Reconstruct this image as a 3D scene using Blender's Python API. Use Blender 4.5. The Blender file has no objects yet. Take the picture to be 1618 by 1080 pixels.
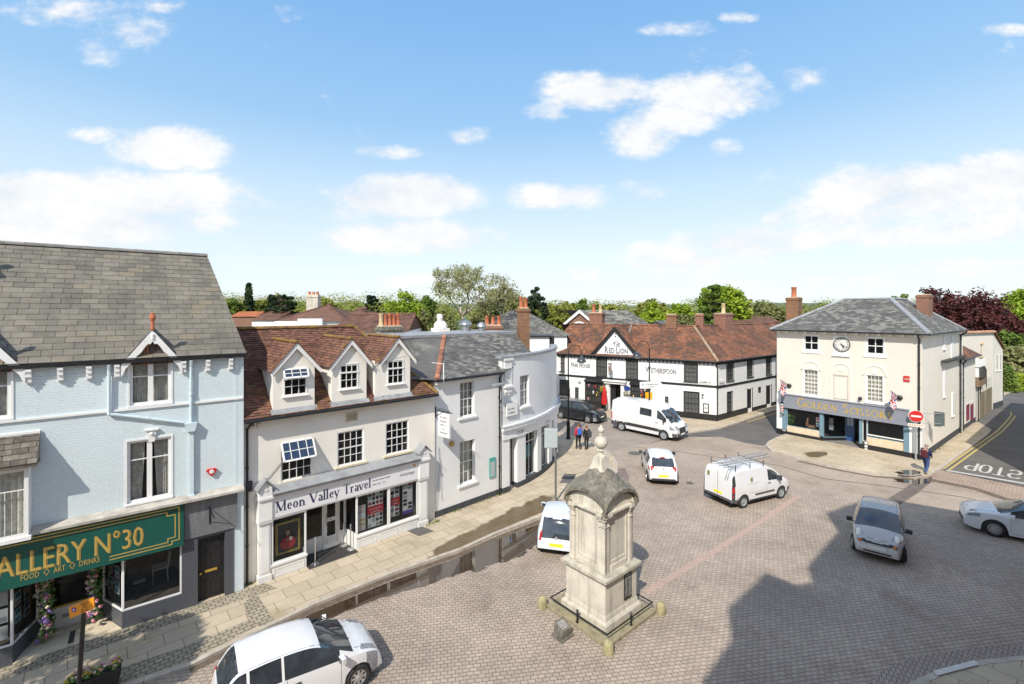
import bpy,bmesh,math,random
from mathutils import Vector,Matrix
random.seed(7)
sc=bpy.context.scene
col=sc.collection
PI=math.pi
R=math.radians
CH,FP,CX,HY=9.4,740.0,809.0,491.0
cam_d=bpy.data.cameras.new('camera')
cam=bpy.data.objects.new('camera',cam_d)
col.objects.link(cam)
cam.location=(0,0,CH)
cam.rotation_euler=(PI/2,0,0)
cam_d.sensor_width=36.0
cam_d.lens=FP/1618*36
cam_d.shift_y=-(540-HY)/1618
cam_d.clip_start=0.05
cam_d.clip_end=9000
sc.camera=cam
def G(x,y,z=0.0):
 "ground point seen at photo coordinate x, y"
 Y=(CH-z)*FP/(y-HY)
 return Vector(((x-CX)*Y/FP,Y,z))
def at(x,y,Y):
 "point at depth Y seen at photo coordinate x, y"
 return Vector(((x-CX)*Y/FP,Y,CH-(y-HY)*Y/FP))
class Wall:
 "vertical wall frame: u runs along it, n points out of it"
 def __init__(s,O,d,z0=0.0):
  s.O=Vector((O[0],O[1],0));d=Vector((d[0],d[1],0));s.d=d.normalized()
  s.n=Vector((s.d.y,-s.d.x,0));s.z0=z0
 def p(s,u,z,out=0.0):
  return s.O+s.d*u+s.n*out+Vector((0,0,z))
 def uv(s,x,y,out=0.0):
  r=Vector(((x-CX)/FP,1,-(y-HY)/FP))
  o=s.O+s.n*out
  t=(o.x*s.n.x+o.y*s.n.y)/(r.x*s.n.x+r.y*s.n.y)
  q=r*t
  return((q-o).dot(s.d),CH+q.z)
 def rect(s,x0,y0,x1,y1,out=0.0):
  "u0,u1,z0,z1 from left-top and right-bottom photo coordinates"
  a=s.uv(x0,y0,out);b=s.uv(x1,y1,out)
  return(a[0],b[0],b[1],a[1])
 def side(s,u,flip=1):
  "frame of the wall that leaves this one at u, going backwards"
  o=s.p(u,0)
  return Wall((o.x,o.y),(-s.n.x*flip,-s.n.y*flip))
def tag(o,label=None,cat=None,group=None,kind=None):
 if label:o['label']=label
 if cat:o['category']=cat
 if group:o['group']=group
 if kind:o['kind']=kind
 return o
def thing(name,label,cat,loc=(0,0,0),rotz=0.0,group=None):
 o=bpy.data.objects.new(name,None);col.objects.link(o)
 o.empty_display_size=0.3
 o.location=loc;o.rotation_euler=(0,0,rotz)
 return tag(o,label,cat,group)
def root_loc(o):
 v=Vector((0,0,0))
 while o is not None:
  v=v+Vector(o.location);o=o.parent
 return v
class MB:
 def __init__(s,local=False):
  s.v=[];s.f=[];s.m=[];s.uvs=[];s.mi=0;s.local=local;s.has_uv=False
 def add(s,pts,faces,uv=None):
  b=len(s.v);s.v.extend([tuple(p) for p in pts])
  for k,f in enumerate(faces):
   s.f.append(tuple(b+i for i in f));s.m.append(s.mi)
   if uv is not None:
    s.uvs.append([uv[i] for i in f]);s.has_uv=True
   else:
    s.uvs.append(None)
  return s
 def poly(s,pts,uv=None):
  return s.add(pts,[tuple(range(len(pts)))],uv)
 def box8(s,p):
  return s.add(p,[(0,3,2,1),(4,5,6,7),(0,1,5,4),(1,2,6,5),(2,3,7,6),(3,0,4,7)])
 def box(s,x0,x1,y0,y1,z0,z1):
  return s.box8([(x0,y0,z0),(x1,y0,z0),(x1,y1,z0),(x0,y1,z0),(x0,y0,z1),(x1,y0,z1),(x1,y1,z1),(x0,y1,z1)])
 def fbox(s,F,u0,u1,z0,z1,o0,o1):
  "box in a wall frame"
  return s.box8([F.p(u0,z0,o1),F.p(u1,z0,o1),F.p(u1,z0,o0),F.p(u0,z0,o0),F.p(u0,z1,o1),F.p(u1,z1,o1),F.p(u1,z1,o0),F.p(u0,z1,o0)])
 def obox(s,c,ax,ay,az,hx,hy,hz):
  c=Vector(c);P=[]
  for k in(-1,1):
   for(i,j) in((-1,-1),(1,-1),(1,1),(-1,1)):
    P.append(c+ax*hx*i+ay*hy*j+az*hz*k)
  return s.box8(P)
 def prism(s,pts,ext):
  "closed prism over a polygon"
  n=len(pts);ext=Vector(ext);a=[Vector(p) for p in pts]
  P=a+[p+ext for p in a]
  F=[tuple(range(n-1,-1,-1)),tuple(range(n,2*n))]+[(i,(i+1)%n,n+(i+1)%n,n+i) for i in range(n)]
  return s.add(P,F)
 def tube(s,p0,p1,r,n=8,r1=None,cap=True):
  p0=Vector(p0);p1=Vector(p1);r1=r if r1 is None else r1
  d=(p1-p0)
  if d.length<1e-6:return s
  d.normalize()
  a=d.orthogonal().normalized();b=d.cross(a)
  P=[]
  for(c,rr) in((p0,r),(p1,r1)):
   for i in range(n):
    t=2*PI*i/n
    P.append(c+a*(math.cos(t)*rr)+b*(math.sin(t)*rr))
  F=[(i,(i+1)%n,n+(i+1)%n,n+i) for i in range(n)]
  if cap:F+=[tuple(range(n-1,-1,-1)),tuple(range(n,2*n))]
  return s.add(P,F)
 def path(s,pts,r,n=8):
  for a,b in zip(pts[:-1],pts[1:]):s.tube(a,b,r,n)
  return s
 def lathe(s,c,prof,n=16,axis=None,cap=True):
  "prof: (radius, height) list, around axis (z by default)"
  c=Vector(c);ax=Vector(axis).normalized() if axis is not None else Vector((0,0,1))
  a=ax.orthogonal().normalized();b=ax.cross(a)
  P=[]
  for(r,h) in prof:
   for i in range(n):
    t=2*PI*i/n
    P.append(c+ax*h+a*(math.cos(t)*r)+b*(math.sin(t)*r))
  F=[]
  for k in range(len(prof)-1):
   for i in range(n):
    j=(i+1)%n
    F.append((k*n+i,k*n+j,(k+1)*n+j,(k+1)*n+i))
  if cap:
   F.append(tuple(range(n-1,-1,-1)));m=(len(prof)-1)*n;F.append(tuple(m+i for i in range(n)))
  return s.add(P,F)
 def ball(s,c,r,n=12,sz=1.0):
  prof=[(max(1e-4,r*math.sin(PI*k/8)),-r*sz*math.cos(PI*k/8)) for k in range(9)]
  return s.lathe(c,prof,n,cap=False)
 def wall(s,F,u0,u1,z0,z1,holes,rev=0.14,out=0.0,reveal=True):
  "flat wall with rectangular holes and their reveals"
  us=sorted(set([u0,u1]+[h for q in holes for h in q[:2] if u0<h<u1]))
  zs=sorted(set([z0,z1]+[h for q in holes for h in q[2:4] if z0<h<z1]))
  for i in range(len(us)-1):
   for j in range(len(zs)-1):
    cu=(us[i]+us[i+1])/2;cz=(zs[j]+zs[j+1])/2
    if any(q[0]<cu<q[1] and q[2]<cz<q[3] for q in holes):continue
    a,b,c,d=us[i],us[i+1],zs[j],zs[j+1]
    s.poly([F.p(a,c,out),F.p(b,c,out),F.p(b,d,out),F.p(a,d,out)],[(a,c),(b,c),(b,d),(a,d)])
  if reveal:
   for(a,b,c,d) in[q[:4] for q in holes]:
    o=out-rev
    for(p,q) in(((a,c),(a,d)),((b,d),(b,c)),((b,c),(a,c)),((a,d),(b,d))):
     s.poly([F.p(p[0],p[1],out),F.p(q[0],q[1],out),F.p(q[0],q[1],o),F.p(p[0],p[1],o)],[(p[0],p[1]),(q[0],q[1]),(q[0]+.1,q[1]),(p[0]+.1,p[1])])
  return s
 def build(s,name,mat,parent=None,smooth=None,bevel=0.0):
  me=bpy.data.meshes.new(name)
  off=Vector((0,0,0)) if(s.local or parent is None) else root_loc(parent)
  me.from_pydata([(p[0]-off.x,p[1]-off.y,p[2]-off.z) for p in s.v],[],s.f)
  mats=mat if isinstance(mat,(list,tuple)) else[mat]
  for m in mats:me.materials.append(m)
  if len(mats)>1:me.polygons.foreach_set('material_index',s.m)
  if s.has_uv:
   L=me.uv_layers.new(name='UVMap');flat=[]
   for f,q in zip(s.f,s.uvs):
    for k in range(len(f)):
     flat.extend(q[k] if q else(0.0,0.0))
   L.data.foreach_set('uv',flat)
  if smooth is not None:
   me.polygons.foreach_set('use_smooth',[True]*len(me.polygons))
   if smooth<180:
    me.set_sharp_from_angle(angle=R(smooth))
  me.update()
  o=bpy.data.objects.new(name,me);col.objects.link(o)
  if parent is not None:o.parent=parent
  if bevel>0:
   md=o.modifiers.new('bevel','BEVEL');md.width=bevel;md.segments=2;md.limit_method='ANGLE';md.angle_limit=R(40)
  return o
def copy_tree(o,parent=None):
 c=o.copy();col.objects.link(c);c.parent=parent
 for ch in list(o.children):copy_tree(ch,c)
 return c
MATS={}
class NT:
 def __init__(s,name):
  s.m=bpy.data.materials.new(name);s.m.use_nodes=True
  s.t=s.m.node_tree;s.b=s.t.nodes['Principled BSDF'];s.o=s.t.nodes['Material Output']
 def n(s,kind,**kw):
  x=s.t.nodes.new(kind)
  for k,v in kw.items():
   if k in x.inputs:x.inputs[k].default_value=v
   else:setattr(x,k,v)
  return x
 def l(s,a,b):s.t.links.new(a,b)
def c4(c):return(c[0],c[1],c[2],1.0)
def mat(name,base,rough=0.7,var=0.15,scale=3.0,metal=0.0,bump=0.0,bscale=40.0,spec=0.5,coat=0.0,streak=0.0,dirt=None,island=0.0,hue=None):
 "general painted / stone surface: large soft variation, fine grain bump, rain streaks, per-piece variation"
 if name in MATS:return MATS[name]
 k=NT(name)
 k.b.inputs['Roughness'].default_value=rough
 k.b.inputs['Metallic'].default_value=metal
 k.b.inputs['Specular IOR Level'].default_value=spec
 k.b.inputs['Coat Weight'].default_value=coat
 tc=k.n('ShaderNodeTexCoord');geo=k.n('ShaderNodeNewGeometry')
 no=k.n('ShaderNodeTexNoise',Scale=scale,Detail=6.0,Roughness=0.6);k.l(geo.outputs['Position'],no.inputs['Vector'])
 mr=k.n('ShaderNodeMapRange');k.l(no.outputs['Fac'],mr.inputs['Value'])
 mr.inputs['From Min'].default_value=0.3;mr.inputs['From Max'].default_value=0.7
 mr.inputs['To Min'].default_value=1-var;mr.inputs['To Max'].default_value=1+var
 mx=k.n('ShaderNodeMix',data_type='RGBA',blend_type='MULTIPLY');mx.inputs['Factor'].default_value=1
 mx.inputs[6].default_value=c4(base)
 k.l(mr.outputs[0],mx.inputs[7]);out=mx.outputs[2]
 if island>0:
  mr2=k.n('ShaderNodeMapRange');k.l(geo.outputs['Random Per Island'],mr2.inputs['Value'])
  mr2.inputs['To Min'].default_value=1-island;mr2.inputs['To Max'].default_value=1+island
  m2=k.n('ShaderNodeMix',data_type='RGBA',blend_type='MULTIPLY');m2.inputs['Factor'].default_value=1
  k.l(out,m2.inputs[6]);k.l(mr2.outputs[0],m2.inputs[7]);out=m2.outputs[2]
 if hue is not None:
  n3=k.n('ShaderNodeTexNoise',Scale=hue[1],Detail=5.0,Roughness=0.65);k.l(geo.outputs['Position'],n3.inputs['Vector'])
  ad=k.n('ShaderNodeMath',operation='MULTIPLY_ADD');k.l(geo.outputs['Random Per Island'],ad.inputs[0]);ad.inputs[1].default_value=hue[3];k.l(n3.outputs['Fac'],ad.inputs[2])
  rr=k.n('ShaderNodeMapRange');k.l(ad.outputs[0],rr.inputs['Value']);rr.inputs['From Min'].default_value=hue[2];rr.inputs['From Max'].default_value=hue[2]+0.14
  m3=k.n('ShaderNodeMix',data_type='RGBA');k.l(rr.outputs[0],m3.inputs['Factor']);k.l(out,m3.inputs[6]);m3.inputs[7].default_value=c4(hue[0]);out=m3.outputs[2]
 if streak>0 or dirt:
  mp=k.n('ShaderNodeMapping');mp.inputs['Scale'].default_value=(5,5,0.45);k.l(geo.outputs['Position'],mp.inputs['Vector'])
  n4=k.n('ShaderNodeTexNoise',Scale=1.0,Detail=5.0,Roughness=0.6);k.l(mp.outputs[0],n4.inputs['Vector'])
  r4=k.n('ShaderNodeMapRange');k.l(n4.outputs['Fac'],r4.inputs['Value']);r4.inputs['From Min'].default_value=0.5;r4.inputs['From Max'].default_value=0.75;r4.inputs['To Max'].default_value=streak
  sz=k.n('ShaderNodeSeparateXYZ');k.l(geo.outputs['Position'],sz.inputs[0]);rz=k.n('ShaderNodeMapRange');k.l(sz.outputs[2],rz.inputs['Value']);rz.inputs['From Min'].default_value=.1;rz.inputs['From Max'].default_value=1.1;rz.inputs['To Min'].default_value=.55;rz.inputs['To Max'].default_value=0
  gm_=k.n('ShaderNodeMath',operation='MULTIPLY');k.l(rz.outputs[0],gm_.inputs[0]);k.l(no.outputs['Fac'],gm_.inputs[1]);ga_=k.n('ShaderNodeMath',operation='ADD');ga_.use_clamp=True;k.l(gm_.outputs[0],ga_.inputs[0]);k.l(r4.outputs[0],ga_.inputs[1])
  m4=k.n('ShaderNodeMix',data_type='RGBA');k.l(ga_.outputs[0],m4.inputs['Factor']);k.l(out,m4.inputs[6]);m4.inputs[7].default_value=c4(dirt or tuple(q*.5 for q in base));out=m4.outputs[2]
 k.l(out,k.b.inputs['Base Color'])
 if bump>0:
  nb=k.n('ShaderNodeTexNoise',Scale=bscale,Detail=4.0);k.l(geo.outputs['Position'],nb.inputs['Vector'])
  bp=k.n('ShaderNodeBump');bp.inputs['Strength'].default_value=bump;bp.inputs['Distance'].default_value=0.02
  k.l(nb.outputs['Fac'],bp.inputs['Height']);k.l(bp.outputs[0],k.b.inputs['Normal'])
 MATS[name]=k.m
 return k.m
def brick_mat(name,c1,c2,mortar,bw,bh,msize=0.012,rot=0.0,use_uv=False,rough=0.85,var=0.12,bump=0.5,offset=0.5,patch=None,big=0.12,mort_str=1.0,streak=None,smooth=0.2):
 k=NT(name);k.b.inputs['Roughness'].default_value=rough
 k.b.inputs['Specular IOR Level'].default_value=0.3
 geo=k.n('ShaderNodeNewGeometry');tc=k.n('ShaderNodeTexCoord')
 src=tc.outputs['UV'] if use_uv else geo.outputs['Position']
 mp=k.n('ShaderNodeMapping');mp.inputs['Rotation'].default_value=(0,0,rot);k.l(src,mp.inputs['Vector'])
 wob=k.n('ShaderNodeTexNoise',Scale=0.8,Detail=2.0);k.l(mp.outputs[0],wob.inputs['Vector'])
 wa=k.n('ShaderNodeVectorMath',operation='MULTIPLY_ADD');k.l(wob.outputs['Color'],wa.inputs[0]);wa.inputs[1].default_value=(0.05,0.05,0);k.l(mp.outputs[0],wa.inputs[2])
 br=k.n('ShaderNodeTexBrick');br.offset=offset
 br.inputs['Scale'].default_value=1.0;br.inputs['Brick Width'].default_value=bw;br.inputs['Row Height'].default_value=bh
 br.inputs['Mortar Size'].default_value=msize;br.inputs['Mortar Smooth'].default_value=smooth;br.inputs['Bias'].default_value=0.0
 br.inputs['Color1'].default_value=c4(c1);br.inputs['Color2'].default_value=c4(c2);br.inputs['Mortar'].default_value=c4(mortar)
 k.l(wa.outputs[0],br.inputs['Vector'])
 out=br.outputs['Color']
 n1=k.n('ShaderNodeTexNoise',Scale=0.35,Detail=7.0,Roughness=0.62);k.l(src,n1.inputs['Vector'])
 mr=k.n('ShaderNodeMapRange');k.l(n1.outputs['Fac'],mr.inputs['Value']);mr.inputs['From Min'].default_value=.3;mr.inputs['From Max'].default_value=.7;mr.inputs['To Min'].default_value=1-big;mr.inputs['To Max'].default_value=1+big
 n2=k.n('ShaderNodeTexNoise',Scale=9.0,Detail=6.0,Roughness=0.7);k.l(src,n2.inputs['Vector'])
 mr2=k.n('ShaderNodeMapRange');k.l(n2.outputs['Fac'],mr2.inputs['Value']);mr2.inputs['From Min'].default_value=.3;mr2.inputs['From Max'].default_value=.7;mr2.inputs['To Min'].default_value=1-var;mr2.inputs['To Max'].default_value=1+var
 mu=k.n('ShaderNodeMath',operation='MULTIPLY');k.l(mr.outputs[0],mu.inputs[0]);k.l(mr2.outputs[0],mu.inputs[1])
 m1=k.n('ShaderNodeMix',data_type='RGBA',blend_type='MULTIPLY');m1.inputs['Factor'].default_value=1;k.l(out,m1.inputs[6]);k.l(mu.outputs[0],m1.inputs[7]);out=m1.outputs[2]
 if patch:
  n3=k.n('ShaderNodeTexNoise',Scale=patch[1],Detail=6.0,Roughness=0.65);k.l(src,n3.inputs['Vector'])
  r3=k.n('ShaderNodeMapRange');k.l(n3.outputs['Fac'],r3.inputs['Value']);r3.inputs['From Min'].default_value=patch[2];r3.inputs['From Max'].default_value=patch[2]+.18;r3.inputs['To Max'].default_value=patch[3]
  m3=k.n('ShaderNodeMix',data_type='RGBA',blend_type='MULTIPLY');k.l(r3.outputs[0],m3.inputs['Factor']);k.l(out,m3.inputs[6]);m3.inputs[7].default_value=c4(patch[0]);out=m3.outputs[2]
 k.l(out,k.b.inputs['Base Color'])
 if bump>0:
  inv=k.n('ShaderNodeMath',operation='MULTIPLY_ADD');k.l(br.outputs['Fac'],inv.inputs[0]);inv.inputs[1].default_value=-1.0;k.l(n2.outputs['Fac'],inv.inputs[2])
  bp=k.n('ShaderNodeBump');bp.inputs['Strength'].default_value=bump;bp.inputs['Distance'].default_value=0.012
  k.l(inv.outputs[0],bp.inputs['Height']);k.l(bp.outputs[0],k.b.inputs['Normal'])
 MATS[name]=k.m
 return k.m
def glass_mat(name,tint=(.5,.55,.58),base=(.02,.025,.03),see=0.55,rough=0.03):
 k=NT(name);t=k.t
 tr=k.n('ShaderNodeBsdfTransparent');tr.inputs[0].default_value=c4(tint)
 k.b.inputs['Base Color'].default_value=c4(base);k.b.inputs['Roughness'].default_value=rough
 k.b.inputs['Specular IOR Level'].default_value=0.9
 geo=k.n('ShaderNodeNewGeometry')
 nb=k.n('ShaderNodeTexNoise',Scale=1.3,Detail=1.0);k.l(geo.outputs['Position'],nb.inputs['Vector'])
 bp=k.n('ShaderNodeBump');bp.inputs['Strength'].default_value=0.25;bp.inputs['Distance'].default_value=0.03
 k.l(nb.outputs['Fac'],bp.inputs['Height']);k.l(bp.outputs[0],k.b.inputs['Normal'])
 mx=k.n('ShaderNodeMixShader');mx.inputs[0].default_value=see
 k.l(k.b.outputs[0],mx.inputs[1]);k.l(tr.outputs[0],mx.inputs[2]);k.l(mx.outputs[0],k.o.inputs[0])
 MATS[name]=k.m
 return k.m
M={}
M['white']=mat('white_paint',(.85,.85,.83),.55,.04,2.0,streak=.08,dirt=(.45,.43,.38),bump=.12,bscale=30)
M['white_render']=mat('white_render',(.82,.82,.805),.8,.05,.8,streak=.18,dirt=(.66,.64,.59),bump=.25,bscale=22)
M['grey_white']=mat('drum_render',(.80,.80,.79),.8,.05,.8,streak=.16,dirt=(.56,.54,.50),bump=.2,bscale=20)
M['cream']=mat('cream_render',(.88,.845,.77),.8,.04,.9,streak=.08,dirt=(.66,.61,.51),bump=.2,bscale=18)
M['cream2']=mat('warm_cream_render',(.73,.69,.605),.8,.05,.9,streak=.14,dirt=(.60,.54,.43),bump=.15,bscale=18)
M['cream3']=mat('pale_cream_render',(.84,.80,.71),.8,.04,.9,streak=.14,dirt=(.64,.59,.49),bump=.15,bscale=18)
M['black']=mat('black_paint',(.018,.018,.02),.45,.2,5)
M['dark']=mat('dark_grey_paint',(.04,.042,.046),.6,.25,4)
M['plinth']=mat('dark_plinth',(.055,.06,.068),.75,.25,3,bump=.3,bscale=30)
M['blackiron']=mat('black_iron',(.015,.015,.017),.4,.2,6,metal=.3)
M['room']=mat('dark_room',(.09,.085,.08),.9,.3,2)
M['room2']=mat('shop_interior',(.30,.26,.22),.9,.25,2)
M['floor_in']=mat('shop_floor',(.14,.11,.085),.7,.2,3)
M['curtain']=mat('curtain_cloth',(.82,.79,.70),.95,.25,9)
M['net']=mat('net_blind',(.75,.70,.56),.95,.1,5)
M['lead']=mat('lead_sheet',(.30,.31,.32),.6,.2,2,bump=.2,bscale=8)
M['stone']=mat('sill_stone',(.64,.55,.40),.85,.15,4,bump=.4,bscale=40)
M['metal']=mat('galvanised_steel',(.42,.43,.44),.4,.12,5,metal=.8)
M['greymetal']=mat('grey_painted_metal',(.30,.33,.34),.5,.1,5)
M['gold']=mat('gold_leaf',(.62,.44,.12),.4,.12,20,metal=.35)
M['brass']=mat('brass',(.75,.50,.12),.3,.1,20,metal=.8)
M['pot']=mat('terracotta',(.46,.15,.075),.8,.2,8,bump=.2)
M['potpale']=mat('buff_clay',(.58,.44,.25),.8,.15,8)
M['brick']=brick_mat('red_brick',(.30,.115,.07),(.22,.085,.055),(.30,.25,.2),.225,.075,.01,use_uv=True,bump=.4,big=.15)
M['brickold']=brick_mat('lichened_brick',(.30,.15,.085),(.22,.10,.06),(.22,.18,.13),.225,.075,.01,use_uv=True,bump=.4,big=.25,patch=((1.4,1.2,.5),2.2,.5,.7))
M['glass']=glass_mat('window_glass',tint=(.93,.95,.96),see=.78)
M['shopglass']=glass_mat('shop_glass',tint=(.80,.84,.86),see=.72)
M['red']=mat('red_paint',(.55,.02,.02),.45,.1,5)
M['navy']=mat('navy_lettering',(.02,.025,.09),.5,.05,5)
M['greytext']=mat('grey_lettering',(.16,.16,.18),.6,.1,5)
M['green']=mat('green_sign_vinyl',(.006,.085,.065),.35,.12,2.0,bump=.15,bscale=3)
M['granite']=mat('dark_granite',(.085,.09,.105),.5,.35,60,bump=.1,bscale=80)
M['granitelight']=mat('mid_grey_granite',(.17,.175,.185),.5,.45,40,streak=.5,dirt=(.32,.32,.33))
M['yellow']=mat('yellow_plate',(.85,.72,.02),.5,.03,5)
M['plate']=mat('white_plate',(.75,.75,.72),.5,.03,5)
M['tyre']=mat('tyre_rubber',(.025,.025,.026),.85,.2,20)
M['leaf']=None
def clip_poly(P,Q):
 "Sutherland-Hodgman: polygon P clipped to convex counter-clockwise polygon Q (2d)"
 out=P
 n=len(Q)
 for i in range(n):
  a=Q[i];b=Q[(i+1)%n];inp=out;out=[]
  if not inp:return[]
  for j in range(len(inp)):
   p=inp[j];q=inp[(j+1)%len(inp)]
   sp=(b[0]-a[0])*(p[1]-a[1])-(b[1]-a[1])*(p[0]-a[0])
   sq=(b[0]-a[0])*(q[1]-a[1])-(b[1]-a[1])*(q[0]-a[0])
   if sp>=-1e-9:out.append(p)
   if(sp>=0)!=(sq>=0) and abs(sp-sq)>1e-12:
    t=sp/(sp-sq);out.append((p[0]+(q[0]-p[0])*t,p[1]+(q[1]-p[1])*t))
 return out
def tiles(mb,A,U,V,poly,tw,th,thick=0.018,jit=0.004,rnd=None):
 "laid courses of separate tiles on a sloping plane: A origin, U along the eaves, V up the slope"
 rnd=rnd or random.Random(3)
 U=Vector(U).normalized();V=Vector(V).normalized();N=U.cross(V).normalized()
 if N.z<0:N=-N
 area=sum(poly[i][0]*poly[(i+1)%len(poly)][1]-poly[(i+1)%len(poly)][0]*poly[i][1] for i in range(len(poly)))
 if area<0:poly=poly[::-1]
 umin=min(p[0] for p in poly);umax=max(p[0] for p in poly);vmin=min(p[1] for p in poly);vmax=max(p[1] for p in poly)
 mb.poly([A+U*p[0]+V*p[1]-N*0.004 for p in poly])
 r=0;v=vmin
 while v<vmax:
  u=umin-(tw*.5 if r%2 else 0)-rnd.random()*.02
  while u<umax:
   g=rnd.uniform(.003,.008)
   w=tw*rnd.uniform(.97,1.0)
   q=clip_poly([(u,v-g+rnd.uniform(-jit,jit)),(u+w-g,v-g+rnd.uniform(-jit,jit)),(u+w-g,v+th),(u,v+th)],poly)
   if len(q)>=3:
    k=rnd.uniform(.8,1.25)*thick
    hi=[A+U*a+V*b+N*(.002+k*max(.15,1-(b-v)/th)) for a,b in q]
    lo=[A+U*a+V*b-N*.002 for a,b in q]
    n=len(q)
    mb.add(hi+lo,[tuple(range(n))]+[((i+1)%n,i,n+i,n+(i+1)%n) for i in range(n)])
   u+=tw
  v+=th;r+=1
 return mb
def ridge(mb,a,b,r=.11,seg=.33):
 "run of half round ridge tiles"
 a=Vector(a);b=Vector(b);n=max(1,int((b-a).length/seg));d=(b-a)/n
 s=Vector((0,0,1)).cross(d).normalized();up=d.normalized().cross(s).normalized()*-1
 if up.z<0:up=-up
 for i in range(n):
  p0=a+d*i;p1=p0+d*.985;P=[]
  for(c,rr) in((p0,r*1.06),(p1,r)):
   for k in range(7):
    t=PI*k/6;P.append(c+s*(math.cos(t)*rr)+up*(math.sin(t)*rr*.9-.03))
  mb.add(P,[(k,k+1,8+k,7+k) for k in range(6)]+[tuple(range(7)),tuple(range(13,6,-1))])
 return mb
def bbox(mb,F,u0,u1,z0,z1,o0,o1,top=True):
 "box with brick-ready uv coordinates"
 for(a,b,w) in(((u0,o1),(u1,o1),u1-u0),((u1,o1),(u1,o0),o1-o0),((u1,o0),(u0,o0),u1-u0),((u0,o0),(u0,o1),o1-o0)):
  s=a[0]+a[1]
  mb.poly([F.p(a[0],z0,a[1]),F.p(b[0],z0,b[1]),F.p(b[0],z1,b[1]),F.p(a[0],z1,a[1])],[(s,z0),(s+w,z0),(s+w,z1),(s,z1)])
 if top:
  mb.poly([F.p(u0,z1,o1),F.p(u1,z1,o1),F.p(u1,z1,o0),F.p(u0,z1,o0)],[(u0,o1),(u1,o1),(u1,o0),(u0,o0)])
  mb.poly([F.p(u0,z0,o0),F.p(u1,z0,o0),F.p(u1,z0,o1),F.p(u0,z0,o1)],[(u0,o1),(u1,o1),(u1,o0),(u0,o0)])
 return mb
class Rooms:
 def __init__(s):s.l=[]
 def build(s,name,m,parent):
  for q in s.l:q.build(name,m,parent)
def room(mb,F,r,deep=.9,out=-.16):
 if isinstance(mb,Rooms):q=MB();mb.l.append(q);mb=q
 u0,u1,z0,z1=r[:4]
 a,b,c,d=u0-.05,u1+.05,z0-.05,z1+.05
 o=out-deep
 mb.poly([F.p(a,c,o),F.p(b,c,o),F.p(b,d,o),F.p(a,d,o)])
 mb.poly([F.p(a,c,out),F.p(a,c,o),F.p(a,d,o),F.p(a,d,out)])
 mb.poly([F.p(b,c,out),F.p(b,d,out),F.p(b,d,o),F.p(b,c,o)])
 mb.poly([F.p(a,c,out),F.p(b,c,out),F.p(b,c,o),F.p(a,c,o)])
 mb.poly([F.p(a,d,out),F.p(a,d,o),F.p(b,d,o),F.p(b,d,out)])
def window(F,r,cols,rows,parent,m=None,out=-.06,fr=.055,bar=.022,rail=True,sill=None,drape=None,th=.05,glass=None,surround=None,rowz=None,mull=None,name='window'):
 "framed window with glazing bars; pane, sill and curtain are its own pieces"
 m=m or M['white'];u0,u1,z0,z1=r[:4]
 b=MB();o0,o1=out-th,out
 b.fbox(F,u0,u0+fr,z0,z1,o0,o1);b.fbox(F,u1-fr,u1,z0,z1,o0,o1)
 b.fbox(F,u0+fr,u1-fr,z0,z0+fr,o0,o1-.001);b.fbox(F,u0+fr,u1-fr,z1-fr,z1,o0,o1-.001)
 a0,a1,c0,c1=u0+fr,u1-fr,z0+fr,z1-fr
 for i in range(1,cols):
  x=a0+(a1-a0)*i/cols;w=mull if(mull and i*2==cols) else bar
  b.fbox(F,x-w/2,x+w/2,c0,c1,o0+.01,o1-.006)
 zz=rowz or[i/rows for i in range(1,rows)]
 for q in zz:
  z=c0+(c1-c0)*q;w=fr*.8 if(rail and abs(q-.5)<.12) else bar
  b.fbox(F,a0,a1,z-w/2,z+w/2,o0+.012,o1-(.003 if w>bar else .009))
 w=b.build(name,m,parent)
 g=MB();om=(o0+o1)/2-.004
 g.poly([F.p(u0+.01,z0+.01,om),F.p(u1-.01,z0+.01,om),F.p(u1-.01,z1-.01,om),F.p(u0+.01,z1-.01,om)])
 g.build('pane',glass or M['glass'],w)
 if sill:
  sb=MB();sb.fbox(F,u0-sill[0],u1+sill[0],z0-sill[1],z0-.002,-.13,sill[2]);sb.build('sill',sill[3] if len(sill)>3 else M['white'],w,bevel=.008)
 if surround:
  sb=MB();s=surround[0];so=surround[1]
  sb.fbox(F,u0-s,u0-.003,z0,z1+s,.0,so);sb.fbox(F,u1+.003,u1+s,z0,z1+s,0,so);sb.fbox(F,u0-.003,u1+.003,z1+.003,z1+s,0,so)
  sb.build('surround',surround[2] if len(surround)>2 else m,w)
 if drape:
  db=MB();od=o0-.1
  if drape=='net':
   db.poly([F.p(u0,z0,od),F.p(u1,z0,od),F.p(u1,z1,od),F.p(u0,z1,od)]);db.build('blind',M['net'],w)
  else:
   n=26;W_=(u1-u0)
   for(s0,s1) in(((0,.40),(.60,1)) if drape=='open' else((0,.5),(.52,1))):
    P=[]
    for k in range(n+1):
     t=s0+(s1-s0)*k/n
     pinch=.0 if drape!='open' else .10*(1 if s0>.3 else-1)
     oo=od-.035*(1+math.sin(k*1.9+s0*7))
     P.append(F.p(u0+W_*t,z1,oo));P.append(F.p(u0+W_*(t+pinch*(t-s0 if s0<.3 else s1-t)*2),z0,oo))
    db.add(P,[(2*k,2*k+2,2*k+3,2*k+1) for k in range(n)])
   db.build('curtain',M['curtain'],w,smooth=180)
 return w
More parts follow.
